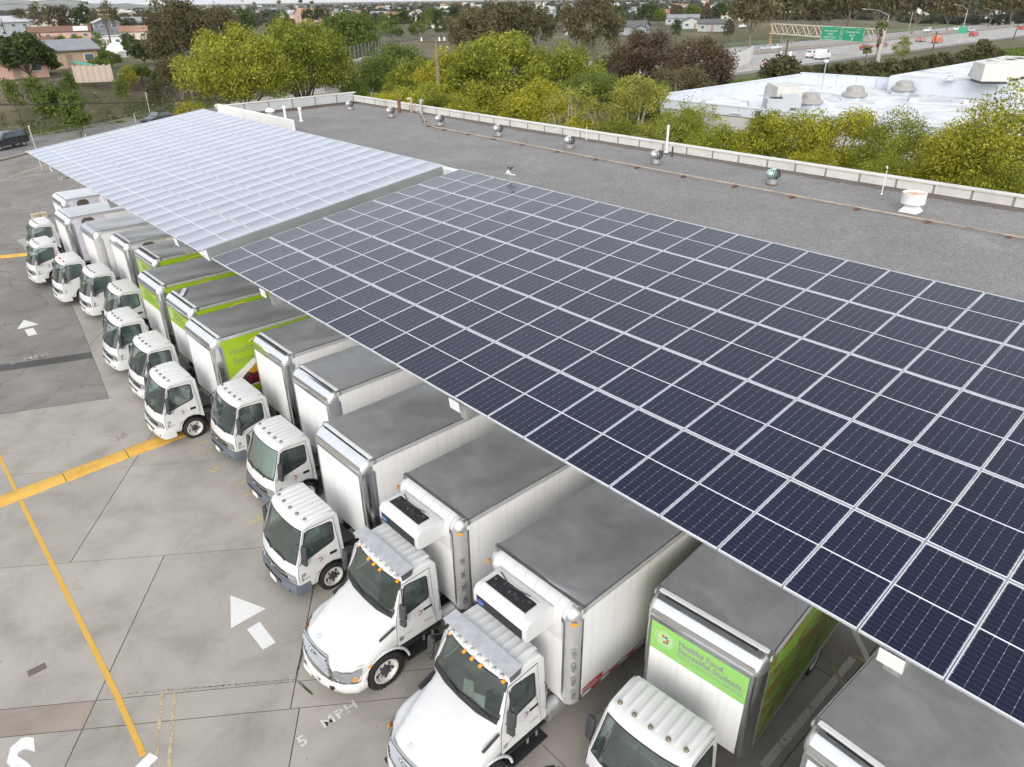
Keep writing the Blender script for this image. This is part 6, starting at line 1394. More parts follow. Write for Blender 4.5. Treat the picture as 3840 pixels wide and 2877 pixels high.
# sign gantry over the freeway
gl, gr_ = at(2884, 184), at(3281, 228); gz0, gz1 = z_at(gl.x, gl.y, 125), z_at(gl.x, gl.y, 89); dv = gr_ - gl; L_ = dv.length * 1.02; ga = atan2(dv.y, dv.x)
gan = thing('sign_gantry', 'pale truss gantry over the freeway carrying two green signs', 'sign gantry', (gl.x, gl.y, 0), ga); OCHRE = mottled('weathered_ochre_steel', (.38, .22, .10), .15, 2, .7); PALEST = mottled('pale_gantry_steel', (.56, .50, .42), .1, 2, .6)
MB().cyl((0, 0, gz1 / 2), .32, gz1, 10).put('post', OCHRE, gan, smooth=60); MB().cyl((L_, 0, gz1 / 2), .32, gz1, 10).put('post', PALEST, gan, smooth=60)
for y in (-.6, .6):
    for z in (gz0, gz1): MB().box((L_ / 2, y, z), (L_, .22, .22)).put('chord', PALEST, gan)
tr = 18
for k in range(tr):
    for y in (-.6, .6): MB().tube([(L_ * k / tr, y, gz0 if k % 2 else gz1), (L_ * (k + 1) / tr, y, gz1 if k % 2 else gz0)], .09, 5).put('brace', PALEST, gan)
SIGN = mottled('green_sign_sheeting', (0.010, 0.33, 0.16), .04, 1, .4)
for (xa, xb, lines, tab, lb) in ((3098, 3166, (('Genesee Ave', 1.0, .62), ('WEST', .75, .36), ('NEXT EXIT', .75, .12)), 'EXIT 3 B', 'left'), (3171, 3240, (('Genesee Ave', 1.0, .62), ('EAST', .75, .36)), 'EXIT 3 A', 'right')):
    fa_ = (xa - 2884) / (3281 - 2884); fb_ = (xb - 2884) / (3281 - 2884); x0, x1 = L_ * (fa_ * .985), L_ * (fb_ * .985); zb_, zt_ = gz0 - .5, gz1 + .1; hh = zt_ - zb_
    s_ = MB().bb((x0, -.95, zb_), (x1, -.85, zt_)).put('sign_panel', SIGN, gan); w_ = x1 - x0
    for z0, z1, a0, a1 in ((zb_ + .06, zb_ + .14, x0 + .06, x1 - .06), (zt_ - .14, zt_ - .06, x0 + .06, x1 - .06)): MB().bb((a0, -.962, z0), (a1, -.951, z1)).put('sign_border', PAPER, s_)
    for a0 in (x0 + .06, x1 - .14): MB().bb((a0, -.9625, zb_ + .14), (a0 + .08, -.9515, zt_ - .14)).put('sign_border', PAPER, s_)
    for tx, sc, zf in lines:
        me = text_mesh(tx, hh * .24, PAPER, align='CENTER'); xs = [v.co.x for v in me.vertices]; wd = max(xs) - min(xs); me.transform(Matrix.Scale(min(1.4, w_ * .84 * (sc if tx != 'WEST' and tx != 'EAST' else .45) / wd), 4, (1, 0, 0))); o = put('lettering', me, s_); o.matrix_local = frame(((x0 + x1) / 2, -.97, zb_ + hh * zf), (1, 0, 0), (0, 0, 1))
    if lb == 'right':
        cx_ = (x0 + x1) / 2; MB().poly([(cx_ + .5, -.97, zb_ + hh * .30), (cx_ - .1, -.97, zb_ + hh * .29), (cx_ + .08, -.97, zb_ + hh * .22), (cx_ - .3, -.97, zb_ + hh * .09), (cx_ - .12, -.97, zb_ + hh * .06), (cx_ + .26, -.97, zb_ + hh * .18), (cx_ + .45, -.97, zb_ + hh * .12)]).put('arrow', PAPER, s_)
    tb = MB().bb((x1 - w_ * .42, -.98, zt_ - hh * .22), (x1 - .1, -.965, zt_ - .02)).put('exit_tab', SIGN, s_); me = text_mesh(tab, hh * .13, PAPER, align='CENTER'); o = put('lettering', me, tb); o.matrix_local = frame((x1 - w_ * .22, -.985, zt_ - hh * .16), (1, 0, 0), (0, 0, 1))

# vehicles on the roads
_car = {}
def car_meshes(kind):
    if kind in _car: return _car[kind]
    prof = dict(sedan=([(-2.3, .35), (-2.3, .85), (-1.6, .95), (-1.0, 1.42), (.35, 1.44), (1.05, .95), (2.1, .82), (2.3, .60), (2.3, .35)]), suv=([(-2.3, .4), (-2.3, 1.05), (-2.05, 1.72), (.3, 1.75), (1.05, 1.12), (2.15, 1.0), (2.35, .7), (2.35, .4)]), van=([(-2.6, .4), (-2.6, 2.1), (-2.4, 2.25), (1.0, 2.25), (1.8, 1.35), (2.5, 1.1), (2.6, .7), (2.6, .4)]), pickup=([(-2.8, .5), (-2.8, 1.15), (-.7, 1.15), (-.55, 1.78), (.6, 1.80), (1.25, 1.2), (2.6, 1.1), (2.8, .75), (2.8, .5)]))[kind]
    mb = MB(); n = len(prof); P = []
    for f in (-1, -.88, .88, 1): P.append([(x * (1 if abs(f) < .95 else .985), f * (.92 - .16 * max(0, (z - 1.0)) / .8), z if abs(f) < .95 else .35 + (z - .35) * .95) for x, z in prof])
    mb.grid(P, closed=True); mb.f += [tuple(range(n)), tuple(3 * n + k for k in range(n))[::-1]]; mb.m += [0, 0]
    body = lambda mat: mb.mesh('car_body', mat, fix=True, bevel=.05, seg=2, smooth=40)
    top = max(z for x, z in prof); g = []
    xs = [x for x, z in prof if z > .72 * top and z > 1.1]; x0, x1 = min(xs), max(xs)
    w = dict(sedan=(-1.15, .55, 1.02, 1.36), suv=(-1.9, .55, 1.15, 1.62), van=(.5, 1.3, 1.45, 2.05), pickup=(-.45, .8, 1.25, 1.68))[kind]
    side = []
    for s in (1, -1):
        yb, yt = [.92 - .16 * max(0, (z - 1.0)) / .8 + .012 for z in (w[2], w[3])]; side.append(MB().add([(w[0] - .1, s * yb, w[2]), (w[1] + .25, s * yb, w[2]), (w[1] - .15, s * yt, w[3]), (w[0] + .1, s * yt, w[3])], [(0, 1, 2, 3)]).mesh('side_window', HOUSEGLASS))
    i = [k for k, (x, z) in enumerate(prof) if z > .9 * top][-1]; (xa, za), (xb, zb) = prof[i], prof[i + 1]; L = lambda t, f: (xa + (xb - xa) * t + .02, f * (.80 - .1 * (1 - t)), za + (zb - za) * t + .02)
    ws = MB().add([L(.08, -.85), L(.08, .85), L(.92, .92), L(.92, -.92)], [(0, 1, 2, 3)]).mesh('windscreen', HOUSEGLASS)
    i = [k for k, (x, z) in enumerate(prof) if z > .9 * top][0]; (xa, za), (xb, zb) = prof[i], prof[i - 1]; L2 = lambda t, f: (xa + (xb - xa) * t - .02, f * (.80 - .1 * (1 - t)), za + (zb - za) * t + .02)
    rw = MB().add([L2(.1, -.85), L2(.1, .85), L2(.75, .92), L2(.75, -.92)], [(0, 1, 2, 3)]).mesh('rear_window', HOUSEGLASS)
    wh = MB().lathe([(.001, -.1), (.33, -.1), (.34, .08), (.20, .10), (.001, .09)], 14).mesh('wheel', RUBBER, smooth=40); rim = MB().lathe([(.20, .10), (.14, .105), (.001, .11)], 10).mesh('rim', STEEL)
    lt = MB().box((0, 0, 0), (.05, .36, .16)); _car[kind] = (body, side, ws, rw, wh, rim, lt.mesh('tail_light', REDL), MB().box((0, 0, 0), (.05, .36, .15)).mesh('headlight', LAMP), prof); return _car[kind]
_paint = {}
def car(label, kind, col, pos, rz, group=None):
    if col not in _paint: _paint[col] = mottled('car_paint', col, .04, 1, .28, coat=.6)
    body, side, ws, rw, wh, rim, tl, hl, prof = car_meshes(kind); t = thing({'van': 'delivery_van', 'pickup': 'pickup_truck'}.get(kind, 'passenger_car'), label, {'van': 'van', 'pickup': 'pickup truck'}.get(kind, 'car'), pos, rz, group)
    b = put('body', body(_paint[col]), t); [put('side_window', m_, t) for m_ in side]; put('windscreen', ws, t)
    if kind != 'van': put('rear_window', rw, t)
    xr, xf = prof[0][0], prof[-1][0]
    for x in (xr * .62, xf * .64):
        for s in (1, -1): q = put('wheel', wh, t, (x, s * .80, .34), (radians(-90) if s > 0 else radians(90), 0, 0)); put('rim', rim, q)
    for s in (1, -1): put('tail_light', tl, t, (xr * .995, s * .68, .88)); put('headlight', hl, t, (xf * .99, s * .66, .70))
fa0 = atan2(dirf.y, dirf.x)
W_, S_, R_, K_ = (.72, .73, .74), (.42, .44, .46), (.42, .035, .03), (.02, .022, .025)
for (kd, col, px, py, away, lb) in [('pickup', R_, 2897, 250, 1, 'red pickup truck in the near lane beside the olive tree'), ('suv', W_, 3047, 212, 1, 'white car just left of the white van on the freeway'), ('van', W_, 3082, 218, 1, 'white van in the near lanes of the freeway'), ('sedan', S_, 2872, 184, 0, 'silver car at the left post of the sign gantry'), ('sedan', W_, 2908, 182, 0, 'white car just right of the gantry left post'), ('suv', K_, 3212, 145, 0, 'black car under the green signs on the far lanes'), ('sedan', R_, 3246, 182, 1, 'red car left of the shaggy palm'), ('sedan', S_, 2688, 208, 0, 'silver car half hidden by the rust-brown tree'), ('suv', W_, 3476, 117, 0, 'white car on the far lanes right of the second lamp post'), ('sedan', W_, 3588, 110, 0, 'white car on the far lanes left of the sign-bearing lamp'), ('sedan', (.45, .18, .16), 3452, 153, 1, 'reddish silver car in the near lanes right of the weeping tree'), ('van', (.55, .16, .08), 3513, 158, 1, 'orange-red van in the near lanes'), ('sedan', S_, 3643, 116, 0, 'silver car right of the sign-bearing lamp post'), ('suv', R_, 3650, 132, 1, 'red car right of the sign-bearing lamp, nearer lane'), ('suv', R_, 3832, 108, 1, 'red car at the right edge of the freeway'), ('van', S_, 3822, 80, 0, 'pale van at the far right top of the freeway'), ('sedan', (.30, .05, .045), 3306, 172, 1, 'dark red car partly behind the shaggy palm')]:
    p = at(px, py + 4, .05); car(lb, kd, col, (p.x, p.y, .045), fa0 if away else fa0 + pi, 'cars on the freeway')
p = at(28, 556, .03); car('black car with lit red tail lamp on the road at the left edge', 'suv', (.03, .032, .038), (p.x, p.y, .03), radians(30) + pi); p = at(600, 462, .03); car('dark car with headlights on the road above the far solar canopy', 'sedan', (.025, .028, .03), (p.x, p.y, .03), radians(27) + pi)
p = at(2783, 115, 1.0); car('white car parked by the tan-roofed house behind the sound wall', 'sedan', W_, (p.x, p.y, height(p.x, p.y)), fa0 + .2)
gpost = at(236, 672, 0); tpost = thing('steel_post', 'short grey steel post on the yard just below the far canopy edge', 'post', (gpost.x, gpost.y, 0)); MB().cyl((0, 0, .9), .16, 1.8, 12).put('shaft', STEEL, tpost, smooth=50); MB().cyl((0, 0, .1), .4, .2, 14).put('base', CONC, tpost)
for k, (px, py, h, lb) in enumerate([(335, 560, 1.5, 'left grey gate post at the yard edge by the road'), (520, 500, 2.2, 'thin post with leaves at the yard edge by the road'), (565, 440, 3.2, 'tilted thin sign post at the foot of the bank'), (160, 640, 4, 'tall thin pale post at the left end of the yard')]):
    q = at(px, py, 0); t = thing('metal_post', lb, 'post', (q.x, q.y, 0)); MB().tube([(0, 0, 0), (.12 if k == 2 else 0, 0, h)], .05, 6).put('shaft', STEEL, t); MB().box((.12 if k == 2 else 0, 0, h), (.12, .12, .08)).put('cap', WHITEPLAIN, t)

# ------------------------------------------------------------------ houses
SHING = {}
def shingle(c):
    if c not in SHING: SHING[c] = mottled('shingle_roof', c, .15, .8, .9, bump=.2, bscale=8)
    return SHING[c]
WALLC = {}
def wallm(c):
    if c not in WALLC: WALLC[c] = mottled('painted_house_wall', c, .05, .6, .8)
    return WALLC[c]
def house(label, px, ybase, wpx, z0, wall, roofc, storeys=1, ratio=.7, turn=0.0, kind='gable', wins=3, name='house', roofh=None, chimney=False, solar=False, dist=None):
    p = at(px, ybase, z0)
    for _ in range(3): z0 = height(p.x, p.y); p = at(px, ybase, z0)
    wd = metres(wpx, p); d = wd * ratio; h = 2.9 * storeys; rh = roofh if roofh is not None else min(d, wd) * .22
    toc = atan2(CAMPOS.y - p.y, CAMPOS.x - p.x); g = z0
    t = thing(name, label, 'house' if name == 'house' else 'building', (p.x, p.y, g - .1), toc + pi / 2 + radians(turn))
    # local: x along the front (to the right seen from the camera), front at -y ... camera side is -y
    wl = MB().bb((-wd / 2, 0, 0), (wd / 2, d, h))
    if kind == 'gable': wl.add([(-wd / 2, 0, h), (-wd / 2, d, h), (-wd / 2, d / 2, h + rh), (wd / 2, 0, h), (wd / 2, d, h), (wd / 2, d / 2, h + rh)], [(0, 1, 2), (4, 3, 5)])
    if kind == 'front': wl.add([(-wd / 2, 0, h), (wd / 2, 0, h), (0, 0, h + rh), (-wd / 2, d, h), (wd / 2, d, h), (0, d, h + rh)], [(0, 1, 2), (4, 3, 5)])
    wl.put('wall', wallm(wall), t)
    o = .5; rm = shingle(roofc); mb = MB(); th = .18
    if kind == 'gable':
        for s in (0, 1):
            y0, y1 = (-o, d / 2) if s == 0 else (d + o, d / 2); z_0 = h - o * rh / (d / 2)
            a, b, c_, e = (-wd / 2 - o, y0, z_0), (wd / 2 + o, y0, z_0), (wd / 2 + o, y1, h + rh), (-wd / 2 - o, y1, h + rh); vs = [a, b, c_, e] + [(x, y, z + th) for x, y, z in (a, b, c_, e)]; mb.add(vs, [(0, 1, 2, 3), (4, 5, 6, 7), (0, 1, 5, 4), (1, 2, 6, 5), (2, 3, 7, 6), (3, 0, 4, 7)])
    elif kind == 'front':
        for s in (-1, 1):
            x0 = s * (wd / 2 + o); z_0 = h - o * rh / (wd / 2); a, b, c_, e = (x0, -o, z_0), (x0, d + o, z_0), (0, d + o, h + rh), (0, -o, h + rh); vs = [a, b, c_, e] + [(x, y, z + th) for x, y, z in (a, b, c_, e)]; mb.add(vs, [(0, 1, 2, 3), (4, 5, 6, 7), (0, 1, 5, 4), (1, 2, 6, 5), (2, 3, 7, 6), (3, 0, 4, 7)])
    elif kind == 'hip':
        a, b, c_, e = (-wd / 2 - o, -o, h), (wd / 2 + o, -o, h), (wd / 2 + o, d + o, h), (-wd / 2 - o, d + o, h); r0, r1 = (-wd / 2 + d / 2, d / 2, h + rh), (wd / 2 - d / 2, d / 2, h + rh)
        if wd <= d * 1.02: r0 = r1 = (0, d / 2, h + rh); mb.add([a, b, c_, e, r0], [(0, 1, 4), (1, 2, 4), (2, 3, 4), (3, 0, 4), (0, 3, 2, 1)])
        else: mb.add([a, b, c_, e, r0, r1], [(0, 1, 5, 4), (1, 2, 5), (2, 3, 4, 5), (3, 0, 4), (0, 3, 2, 1)])
    else: mb.bb((-wd / 2 - .3, -.3, h), (wd / 2 + .3, d + .3, h + .3))
    rf_ = mb.put('roof', rm, t)
    if chimney: MB().bb((wd * .15, d * .45, h), (wd * .15 + .9, d * .45 + .7, h + rh + 1.1)).put('chimney', wallm((.40, .30, .24)), rf_)
    if solar: MB().add([(wd * .22, -.25, h + .12), (wd * .46, -.25, h + .12), (wd * .46, d * .42, h + rh * .84 + .22), (wd * .22, d * .42, h + rh * .84 + .22)], [(0, 1, 2, 3)]).put('solar_array', CELLS, rf_)
    for st in range(storeys):
        for k in range(wins):
            x = -wd / 2 + wd * (k + .5) / wins; ww = min(1.5, wd / wins * .45)
            if st == 0 and k == wins // 2 and wins > 1: dr = MB().bb((x - .5, -.06, 0), (x + .5, -.004, 2.1)).put('door', wallm((.28, .22, .18)), t); continue
            f = MB().bb((x - ww / 2 - .1, -.08, 2.9 * st + .95), (x + ww / 2 + .1, -.004, 2.9 * st + 2.15)).put('window', WHITEPLAIN, t); MB().bb((x - ww / 2, -.10, 2.9 * st + 1.05), (x + ww / 2, -.082, 2.9 * st + 2.05)).put('pane', HOUSEGLASS, f)
        for s in (-1, 1):
            f = MB().bb((s * wd / 2 + s * .004, d * .4, 2.9 * st + .95), (s * (wd / 2 + .08), d * .4 + 1.4, 2.9 * st + 2.15)).put('window', WHITEPLAIN, t); MB().bb((s * (wd / 2 + .082), d * .4 + .1, 2.9 * st + 1.05), (s * (wd / 2 + .1), d * .4 + 1.3, 2.9 * st + 2.05)).put('pane', HOUSEGLASS, f)
    return t
PINK, TAN, CREAM, BLUEG, GREYW, WHT = (.55, .36, .30), (.45, .35, .24), (.58, .52, .42), (.17, .19, .23), (.40, .42, .45), (.70, .70, .68)
BR, GR, DG, LG, TR_ = (.16, .09, .065), (.22, .23, .25), (.10, .105, .11), (.42, .43, .45), (.30, .18, .12)
house('large two-storey house with pale grey siding at the left edge', 62, 136, 118, 4.6, (.44, .46, .50), LG, 2, .7, 25, 'gable', 3)
house('long pink house with dark brown roof and rooftop solar array', 232, 148, 205, 4.6, PINK, BR, 1, .35, -4, 'gable', 5, solar=True)
house('long white house with pale roof behind the pink house', 232, 108, 205, 4.6, WHT, LG, 1, .3, -4, 'gable', 5)
house('ochre two-storey house with two white windows behind the pink house', 372, 106, 74, 4.6, (.34, .25, .11), LG, 2, .8, 6, 'front', 2)
house('dark blue-grey gabled house with white eaves', 416, 146, 84, 4.6, BLUEG, LG, 2, .9, 8, 'front', 2)
house('low white flat-roofed house below the blue-grey house', 412, 174, 92, 4.6, WHT, LG, 1, .6, 5, 'flat', 3)
house('brown-roofed house right of the blue-grey house', 505, 148, 92, 4.6, CREAM, TR_, 1, .8, -10, 'gable', 3)
house('grey-roofed house behind the brown-roofed one', 470, 100, 150, 4.6, GREYW, GR, 1, .4, -10, 'gable', 4)
house('cream house with white gable facing the yard', 245, 202, 100, 4.6, CREAM, (.24, .17, .13), 1, .7, 28, 'gable', 3)
house('small brown-roofed house above the low grey-roofed one', 175, 216, 110, 4.6, TAN, BR, 1, .6, 20, 'gable', 3)
house('low house with wide grey roof and cream gable', 270, 255, 215, 4.6, TAN, GR, 1, .6, 22, 'gable', 3)
house('flat brown-roofed house at the left edge above the bank', 70, 296, 210, 4.6, PINK, (.25, .22, .20), 1, .5, 10, 'flat', 3)
house('grey-roofed far house between the tree clumps, left', 198, 86, 72, 4.6, GREYW, GR, 1, .6, -15, 'gable', 3)
house('white far house with grey gable, left of the ochre house', 215, 90, 34, 4.6, WHT, LG, 1, .9, 5, 'front', 1)
house('two-tone white far house behind the ochre house', 310, 88, 92, 4.6, WHT, LG, 2, .5, -5, 'gable', 3)
house('far brown-roofed house near the ragged eucalyptus', 455, 72, 70, 4.6, TAN, TR_, 1, .7, -12, 'gable', 3); house('far white house near the ragged eucalyptus', 490, 78, 45, 4.6, WHT, LG, 1, .9, 10, 'front', 1)
house('far brown-roofed house at the left skyline', 82, 82, 50, 4.6, TAN, BR, 1, .7, 10, 'gable', 2); house('far orange house at the left edge', 14, 88, 40, 4.6, (.45, .20, .09), BR, 1, .8, 10, 'gable', 2)
house('pink gabled house with tan roof on the centre left skyline', 1192, 96, 112, 2, PINK, (.38, .25, .18), 2, .8, 20, 'gable', 3, dist=190)
house('pale blue-white two-storey house beside the pink gabled house', 1076, 82, 32, 2, (.58, .64, .68), LG, 2, 1.0, 5, 'hip', 2, dist=230)
house('large tan building with dark roof under the skyline palms', 1030, 58, 130, 2, (.42, .32, .25), DG, 2, .4, 0, 'hip', 6, name='apartment_building', dist=330)
house('small dark-roofed house before the large tan building', 1010, 66, 36, 2, BLUEG, DG, 1, .8, 0, 'hip', 2, dist=270)
house('modern grey block house with two raised boxes', 1482, 48, 104, 1, (.36, .39, .45), GR, 2, .5, 6, 'flat', 4, name='block_house', dist=300)
house('orange gabled house with a chimney right of the grey block house', 1558, 68, 40, 1, (.52, .34, .20), TR_, 1, .9, 5, 'front', 1, chimney=True, dist=255)
house('low white house before the orange gabled house', 1568, 70, 60, 1, WHT, LG, 1, .6, 0, 'flat', 2, dist=235)
house('small blue-grey-roofed house right of the orange gabled one', 1672, 72, 34, 1, GREYW, (.25, .29, .35), 1, .9, 10, 'gable', 2, dist=260); house('pale-roofed shed between trees below the blue-grey roof', 1640, 105, 60, 2, WHT, LG, 1, .7, 20, 'flat', 1, name='shed', roofh=.3, dist=165)
house('white house glimpsed among the brown eucalyptus trunks', 1885, 72, 40, 1, WHT, (.5, .4, .36), 1, .9, 10, 'front', 2, dist=230)
house('far tan-roofed house on the skyline left of the eucalyptus', 1295, 55, 44, 1, CREAM, (.36, .3, .27), 1, .8, 15, 'hip', 2, dist=300); house('far white house on the skyline between eucalyptus groups', 2035, 38, 44, 1, WHT, LG, 1, .7, 0, 'gable', 2, dist=300)
house('grey gabled house left of the row beyond the brown trees', 2365, 132, 95, 1, (.30, .34, .36), DG, 1, .8, -18, 'gable', 3, dist=175)
house('blue-grey porch house in the row beyond the brown trees', 2400, 138, 42, 1, (.26, .30, .36), DG, 1, .9, 15, 'front', 2, dist=168)
house('grey gabled house in the middle of the row beyond the brown trees', 2590, 108, 62, 1, (.42, .46, .44), DG, 1, .9, 10, 'front', 2, dist=190)
house('long grey-roofed house right end of the row', 2670, 118, 110, 1, (.36, .38, .36), DG, 1, .5, -12, 'gable', 3, dist=185)
house('wide grey-roofed house behind the row of gables', 2555, 92, 120, 1, GREYW, GR, 1, .4, -8, 'gable', 4, dist=205)
house('tan-roofed house behind the white sound wall', 2752, 78, 98, 1, CREAM, (.40, .25, .17), 1, .6, -10, 'hip', 3, dist=230)
house('grey house left of the white-trunk eucalyptus', 2150, 132, 66, 1, (.38, .40, .42), DG, 1, .7, 10, 'gable', 2, dist=185)
house('low tan long building behind the skyline shrubs', 2520, 58, 80, 1, (.55, .42, .28), (.36, .22, .15), 1, .3, 0, 'gable', 4, dist=300)
house('small far white house beyond the freeway trees', 2990, 60, 30, 1, WHT, LG, 1, .8, 0, 'gable', 2, dist=330)
tree('dark', 'dark tree in front of the far clock tower', 905, 26, 300, 95, 48, .05)
# clock tower
p = atd(912, 22, 430); ct = thing('clock_tower', 'tall pale tower with a round clock on the skyline', 'tower', (p.x, p.y, 0)); hw_ = metres(10, p) / 2; MB().bb((-hw_, -hw_, 0), (hw_, hw_, p.z + 4)).put('shaft', wallm((.34, .32, .30)), ct); f_ = Vector((CAMPOS.x - p.x, CAMPOS.y - p.y, 0)).normalized()
ct.rotation_euler = (0, 0, atan2(f_.y, f_.x)); MB().cyl((hw_ + .06, 0, p.z + 1.3), hw_ * .55, .1, 18, 0, 'X').put('clock_face', PAPER, ct)
# garden tent, wall, sound wall, tarpaulin
p = at(446, 214, 4.6); tn = thing('garden_tent', 'small white dome tent in a garden', 'tent', (p.x, p.y, 4.6)); MB().lathe([(2.2, 0), (2.2, 1.2), (1.7, 2.0), (.8, 2.6), (.001, 2.8)], 10).put('canvas', WHITEPLAIN, tn); MB().add([(-.5, -2.22, 0), (.5, -2.22, 0), (.4, -2.22, 1.1), (-.4, -2.22, 1.1)], [(0, 1, 2, 3)]).put('door_flap', wallm((.40, .41, .42)), tn)
p = at(322, 278, 4.6); tp = thing('tarpaulin_shelter', 'turquoise tarpaulin shelter behind the tan garden wall', 'shelter', (p.x, p.y, 4.6), .5); MB().add([(-1.8, -1, 1.5), (1.8, -1, 1.1), (1.9, 1, 1.4), (-1.7, 1, 2.0), (-1.8, -1, 1.46), (1.8, -1, 1.06), (1.9, 1, 1.36), (-1.7, 1, 1.96)], [(0, 1, 2, 3), (7, 6, 5, 4), (0, 1, 5, 4)]).put('sheet', mottled('turquoise_tarpaulin', (.04, .30, .24), .1, 2, .6), tp)
for x_, y_ in ((-1.7, -.9), (1.7, -.9), (1.8, .9), (-1.6, .9)): MB().cyl((x_, y_, .55), .05, 1.1, 6).put('prop', STEEL, tp)
a_, b_ = at(288, 305, 4.5), at(425, 300, 4.5); gw = thing('garden_wall', 'pale pinkish block wall along the top of the bank', 'wall', (a_.x, a_.y, 4.3)); dv = b_ - a_; gw.rotation_euler = (0, 0, atan2(dv.y, dv.x)); n_ = 6
for k in range(n_): MB().bb((dv.length * k / n_ + .03, -.1, 0), (dv.length * (k + 1) / n_ - .03, .1, 2.1)).put('wall_panel', wallm((.45, .37, .31)), gw)
for k in range(n_ + 1): MB().bb((dv.length * k / n_ - .14, -.16, 0), (dv.length * k / n_ + .14, .16, 2.25)).put('wall_pier', wallm((.40, .34, .29)), gw)
sw = thing('sound_wall', 'pale grey curved sound wall beside the freeway', 'wall', (0, 0, 0)); pts = [atd(2690, 160, 163), atd(2730, 163, 170), atd(2775, 160, 178), atd(2815, 150, 190), atd(2830, 140, 205)]
for k, (a_, b_) in enumerate(zip(pts, pts[1:])):
    d = b_ - a_; MB().box(((a_.x + b_.x) / 2, (a_.y + b_.y) / 2, 1.4), (math.hypot(d.x, d.y) - .08, .25, 2.9), 0, atan2(d.y, d.x)).put('wall_panel', wallm((.58, .58, .58)), sw); MB().bb((a_.x - .2, a_.y - .2, 0), (a_.x + .2, a_.y + .2, 3.1)).put('wall_pier', wallm((.52, .52, .52)), sw)
# distant roofs that merge into one town
r = random.Random(21); mb = MB()
for k in range(240):
    az_ = radians(r.uniform(8, 96)); d_ = 450 + 1900 * r.random() ** 1.3; x_, y_ = d_ * cos(az_), d_ * sin(az_); w_ = r.uniform(8, 16); dp = r.uniform(7, 10); h_ = r.choice((3, 3, 5.8)); a_ = r.uniform(0, 3); M_ = Matrix.Rotation(a_, 3, 'Z'); mi = r.randrange(3); mr = 3 + r.randrange(3)
    mb.box((x_, y_, h_ / 2 + height(x_, y_)), (w_, dp, h_), mi, a_); zz = h_ + height(x_, y_)
    vs = [M_ @ Vector(v) + Vector((x_, y_, zz)) for v in ((-w_ / 2 - .4, -dp / 2 - .4, 0), (w_ / 2 + .4, -dp / 2 - .4, 0), (w_ / 2 + .4, dp / 2 + .4, 0), (-w_ / 2 - .4, dp / 2 + .4, 0), (-w_ / 2 - .4, 0, 1.9), (w_ / 2 + .4, 0, 1.9))]; mb.add(vs, [(0, 1, 5, 4), (2, 3, 4, 5), (1, 2, 5), (3, 0, 4)], mr)
tag(mb.put('far_town', [wallm(WHT), wallm(CREAM), wallm(GREYW), shingle(LG), shingle(TR_), shingle(GR)]), 'far-off low houses merging below the skyline', 'town', kind='stuff')

# ------------------------------------------------------------------ white flat-roofed building on the right
def wroof_mat():
    a = N('white_coated_roof'); co = a.n('ShaderNodeNewGeometry').outputs['Position']
    c = a.ramp(a.noise(.25, 8, .68, co, .8), [(0.36, (0.36, 0.37, 0.40)), (0.5, (0.60, 0.615, 0.64)), (0.7, (0.68, 0.70, 0.73))]); k = a.ramp(a.noise(.9, 7, .7, co, 1.5), [(0.60, (0, 0, 0)), (0.72, (1, 1, 1))]); a.set(c=a.mix(a.math('MULTIPLY', k, .45), c, (.26, .27, .29)), r=.7); return a.mat
WROOF = wroof_mat(); WPAR = mottled('pale_blue_white_parapet', (.56, .61, .67), .06, .8, .7, world=True)
wb_ = thing('white_roof_building', 'large low building with stained white roof beyond the yellow trees', 'building', (60, 0, 0)); ZW = 5.4
A1, B1, C1 = at(2673, 362, ZW), at(3006, 312, ZW), at(3324, 345, ZW); 
def WB(mb): mb.v = [(v[0] - 60, v[1], v[2]) for v in mb.v]; return mb
xw0, xw1, yw1 = 47.5, B1.x, (A1.y + B1.y) / 2
WB(MB().bb((xw0, -45, 0), (C1.x, yw1, ZW - .05)).bb((C1.x, C1.y, 0), (xw1, yw1, ZW - .051))).put('wall', wallm((.50, .50, .49)), wb_)
WB(MB().poly([(xw0, -45, ZW), (C1.x, -45, ZW), (C1.x, C1.y, ZW), (xw1, C1.y, ZW), (xw1, yw1, ZW), (xw0, yw1, ZW)])).put('roof_deck', WROOF, wb_)
def wpar(x0, y0, x1, y1, h, n):
    d = Vector((x1 - x0, y1 - y0, 0)); ang = atan2(d.y, d.x); L = d.length
    for k in range(n): q = Vector((x0, y0, ZW)) + d * (k + .5) / n; WB(MB().box((q.x, q.y, ZW + h / 2 - .1), (L / n - .04, .25, h + .2), 0, ang)).put('parapet_panel', WPAR, wb_)
    q = Vector((x0, y0, 0)) + d / 2; WB(MB().box((q.x, q.y, ZW + h + .04), (L + .1, .38, .08), 0, ang)).put('coping', WPAR, wb_)
wpar(xw0, yw1, xw1, yw1, .85, 8); wpar(xw1, yw1, xw1, C1.y, 1.0, 5); wpar(xw0, -45, xw0, yw1, .5, 16)
D1 = at(3197, 303, ZW + 1.5); E1 = at(3469, 257, ZW + 1.5)
WB(MB().bb((C1.x + .01, -45, 0), (C1.x + 34, C1.y - .01, ZW + 1.45))).put('upper_wall', WPAR, wb_); WB(MB().poly([(C1.x, -45, ZW + 1.46), (C1.x + 34, -45, ZW + 1.46), (C1.x + 34, C1.y, ZW + 1.46), (C1.x, C1.y, ZW + 1.46)])).put('upper_roof', WROOF, wb_)
WB(MB().bb((C1.x + 34.2, -40, 0), (C1.x + 62, C1.y - 12, ZW + 1.9))).put('rear_wing', WPAR, wb_); WB(MB().poly([(C1.x + 34.2, -40, ZW + 1.92), (C1.x + 62, -40, ZW + 1.92), (C1.x + 62, C1.y - 12, ZW + 1.92), (C1.x + 34.2, C1.y - 12, ZW + 1.92)])).put('rear_roof', mottled('grey_rear_roof', (.30, .31, .33), .15, .4, .8, world=True), wb_)
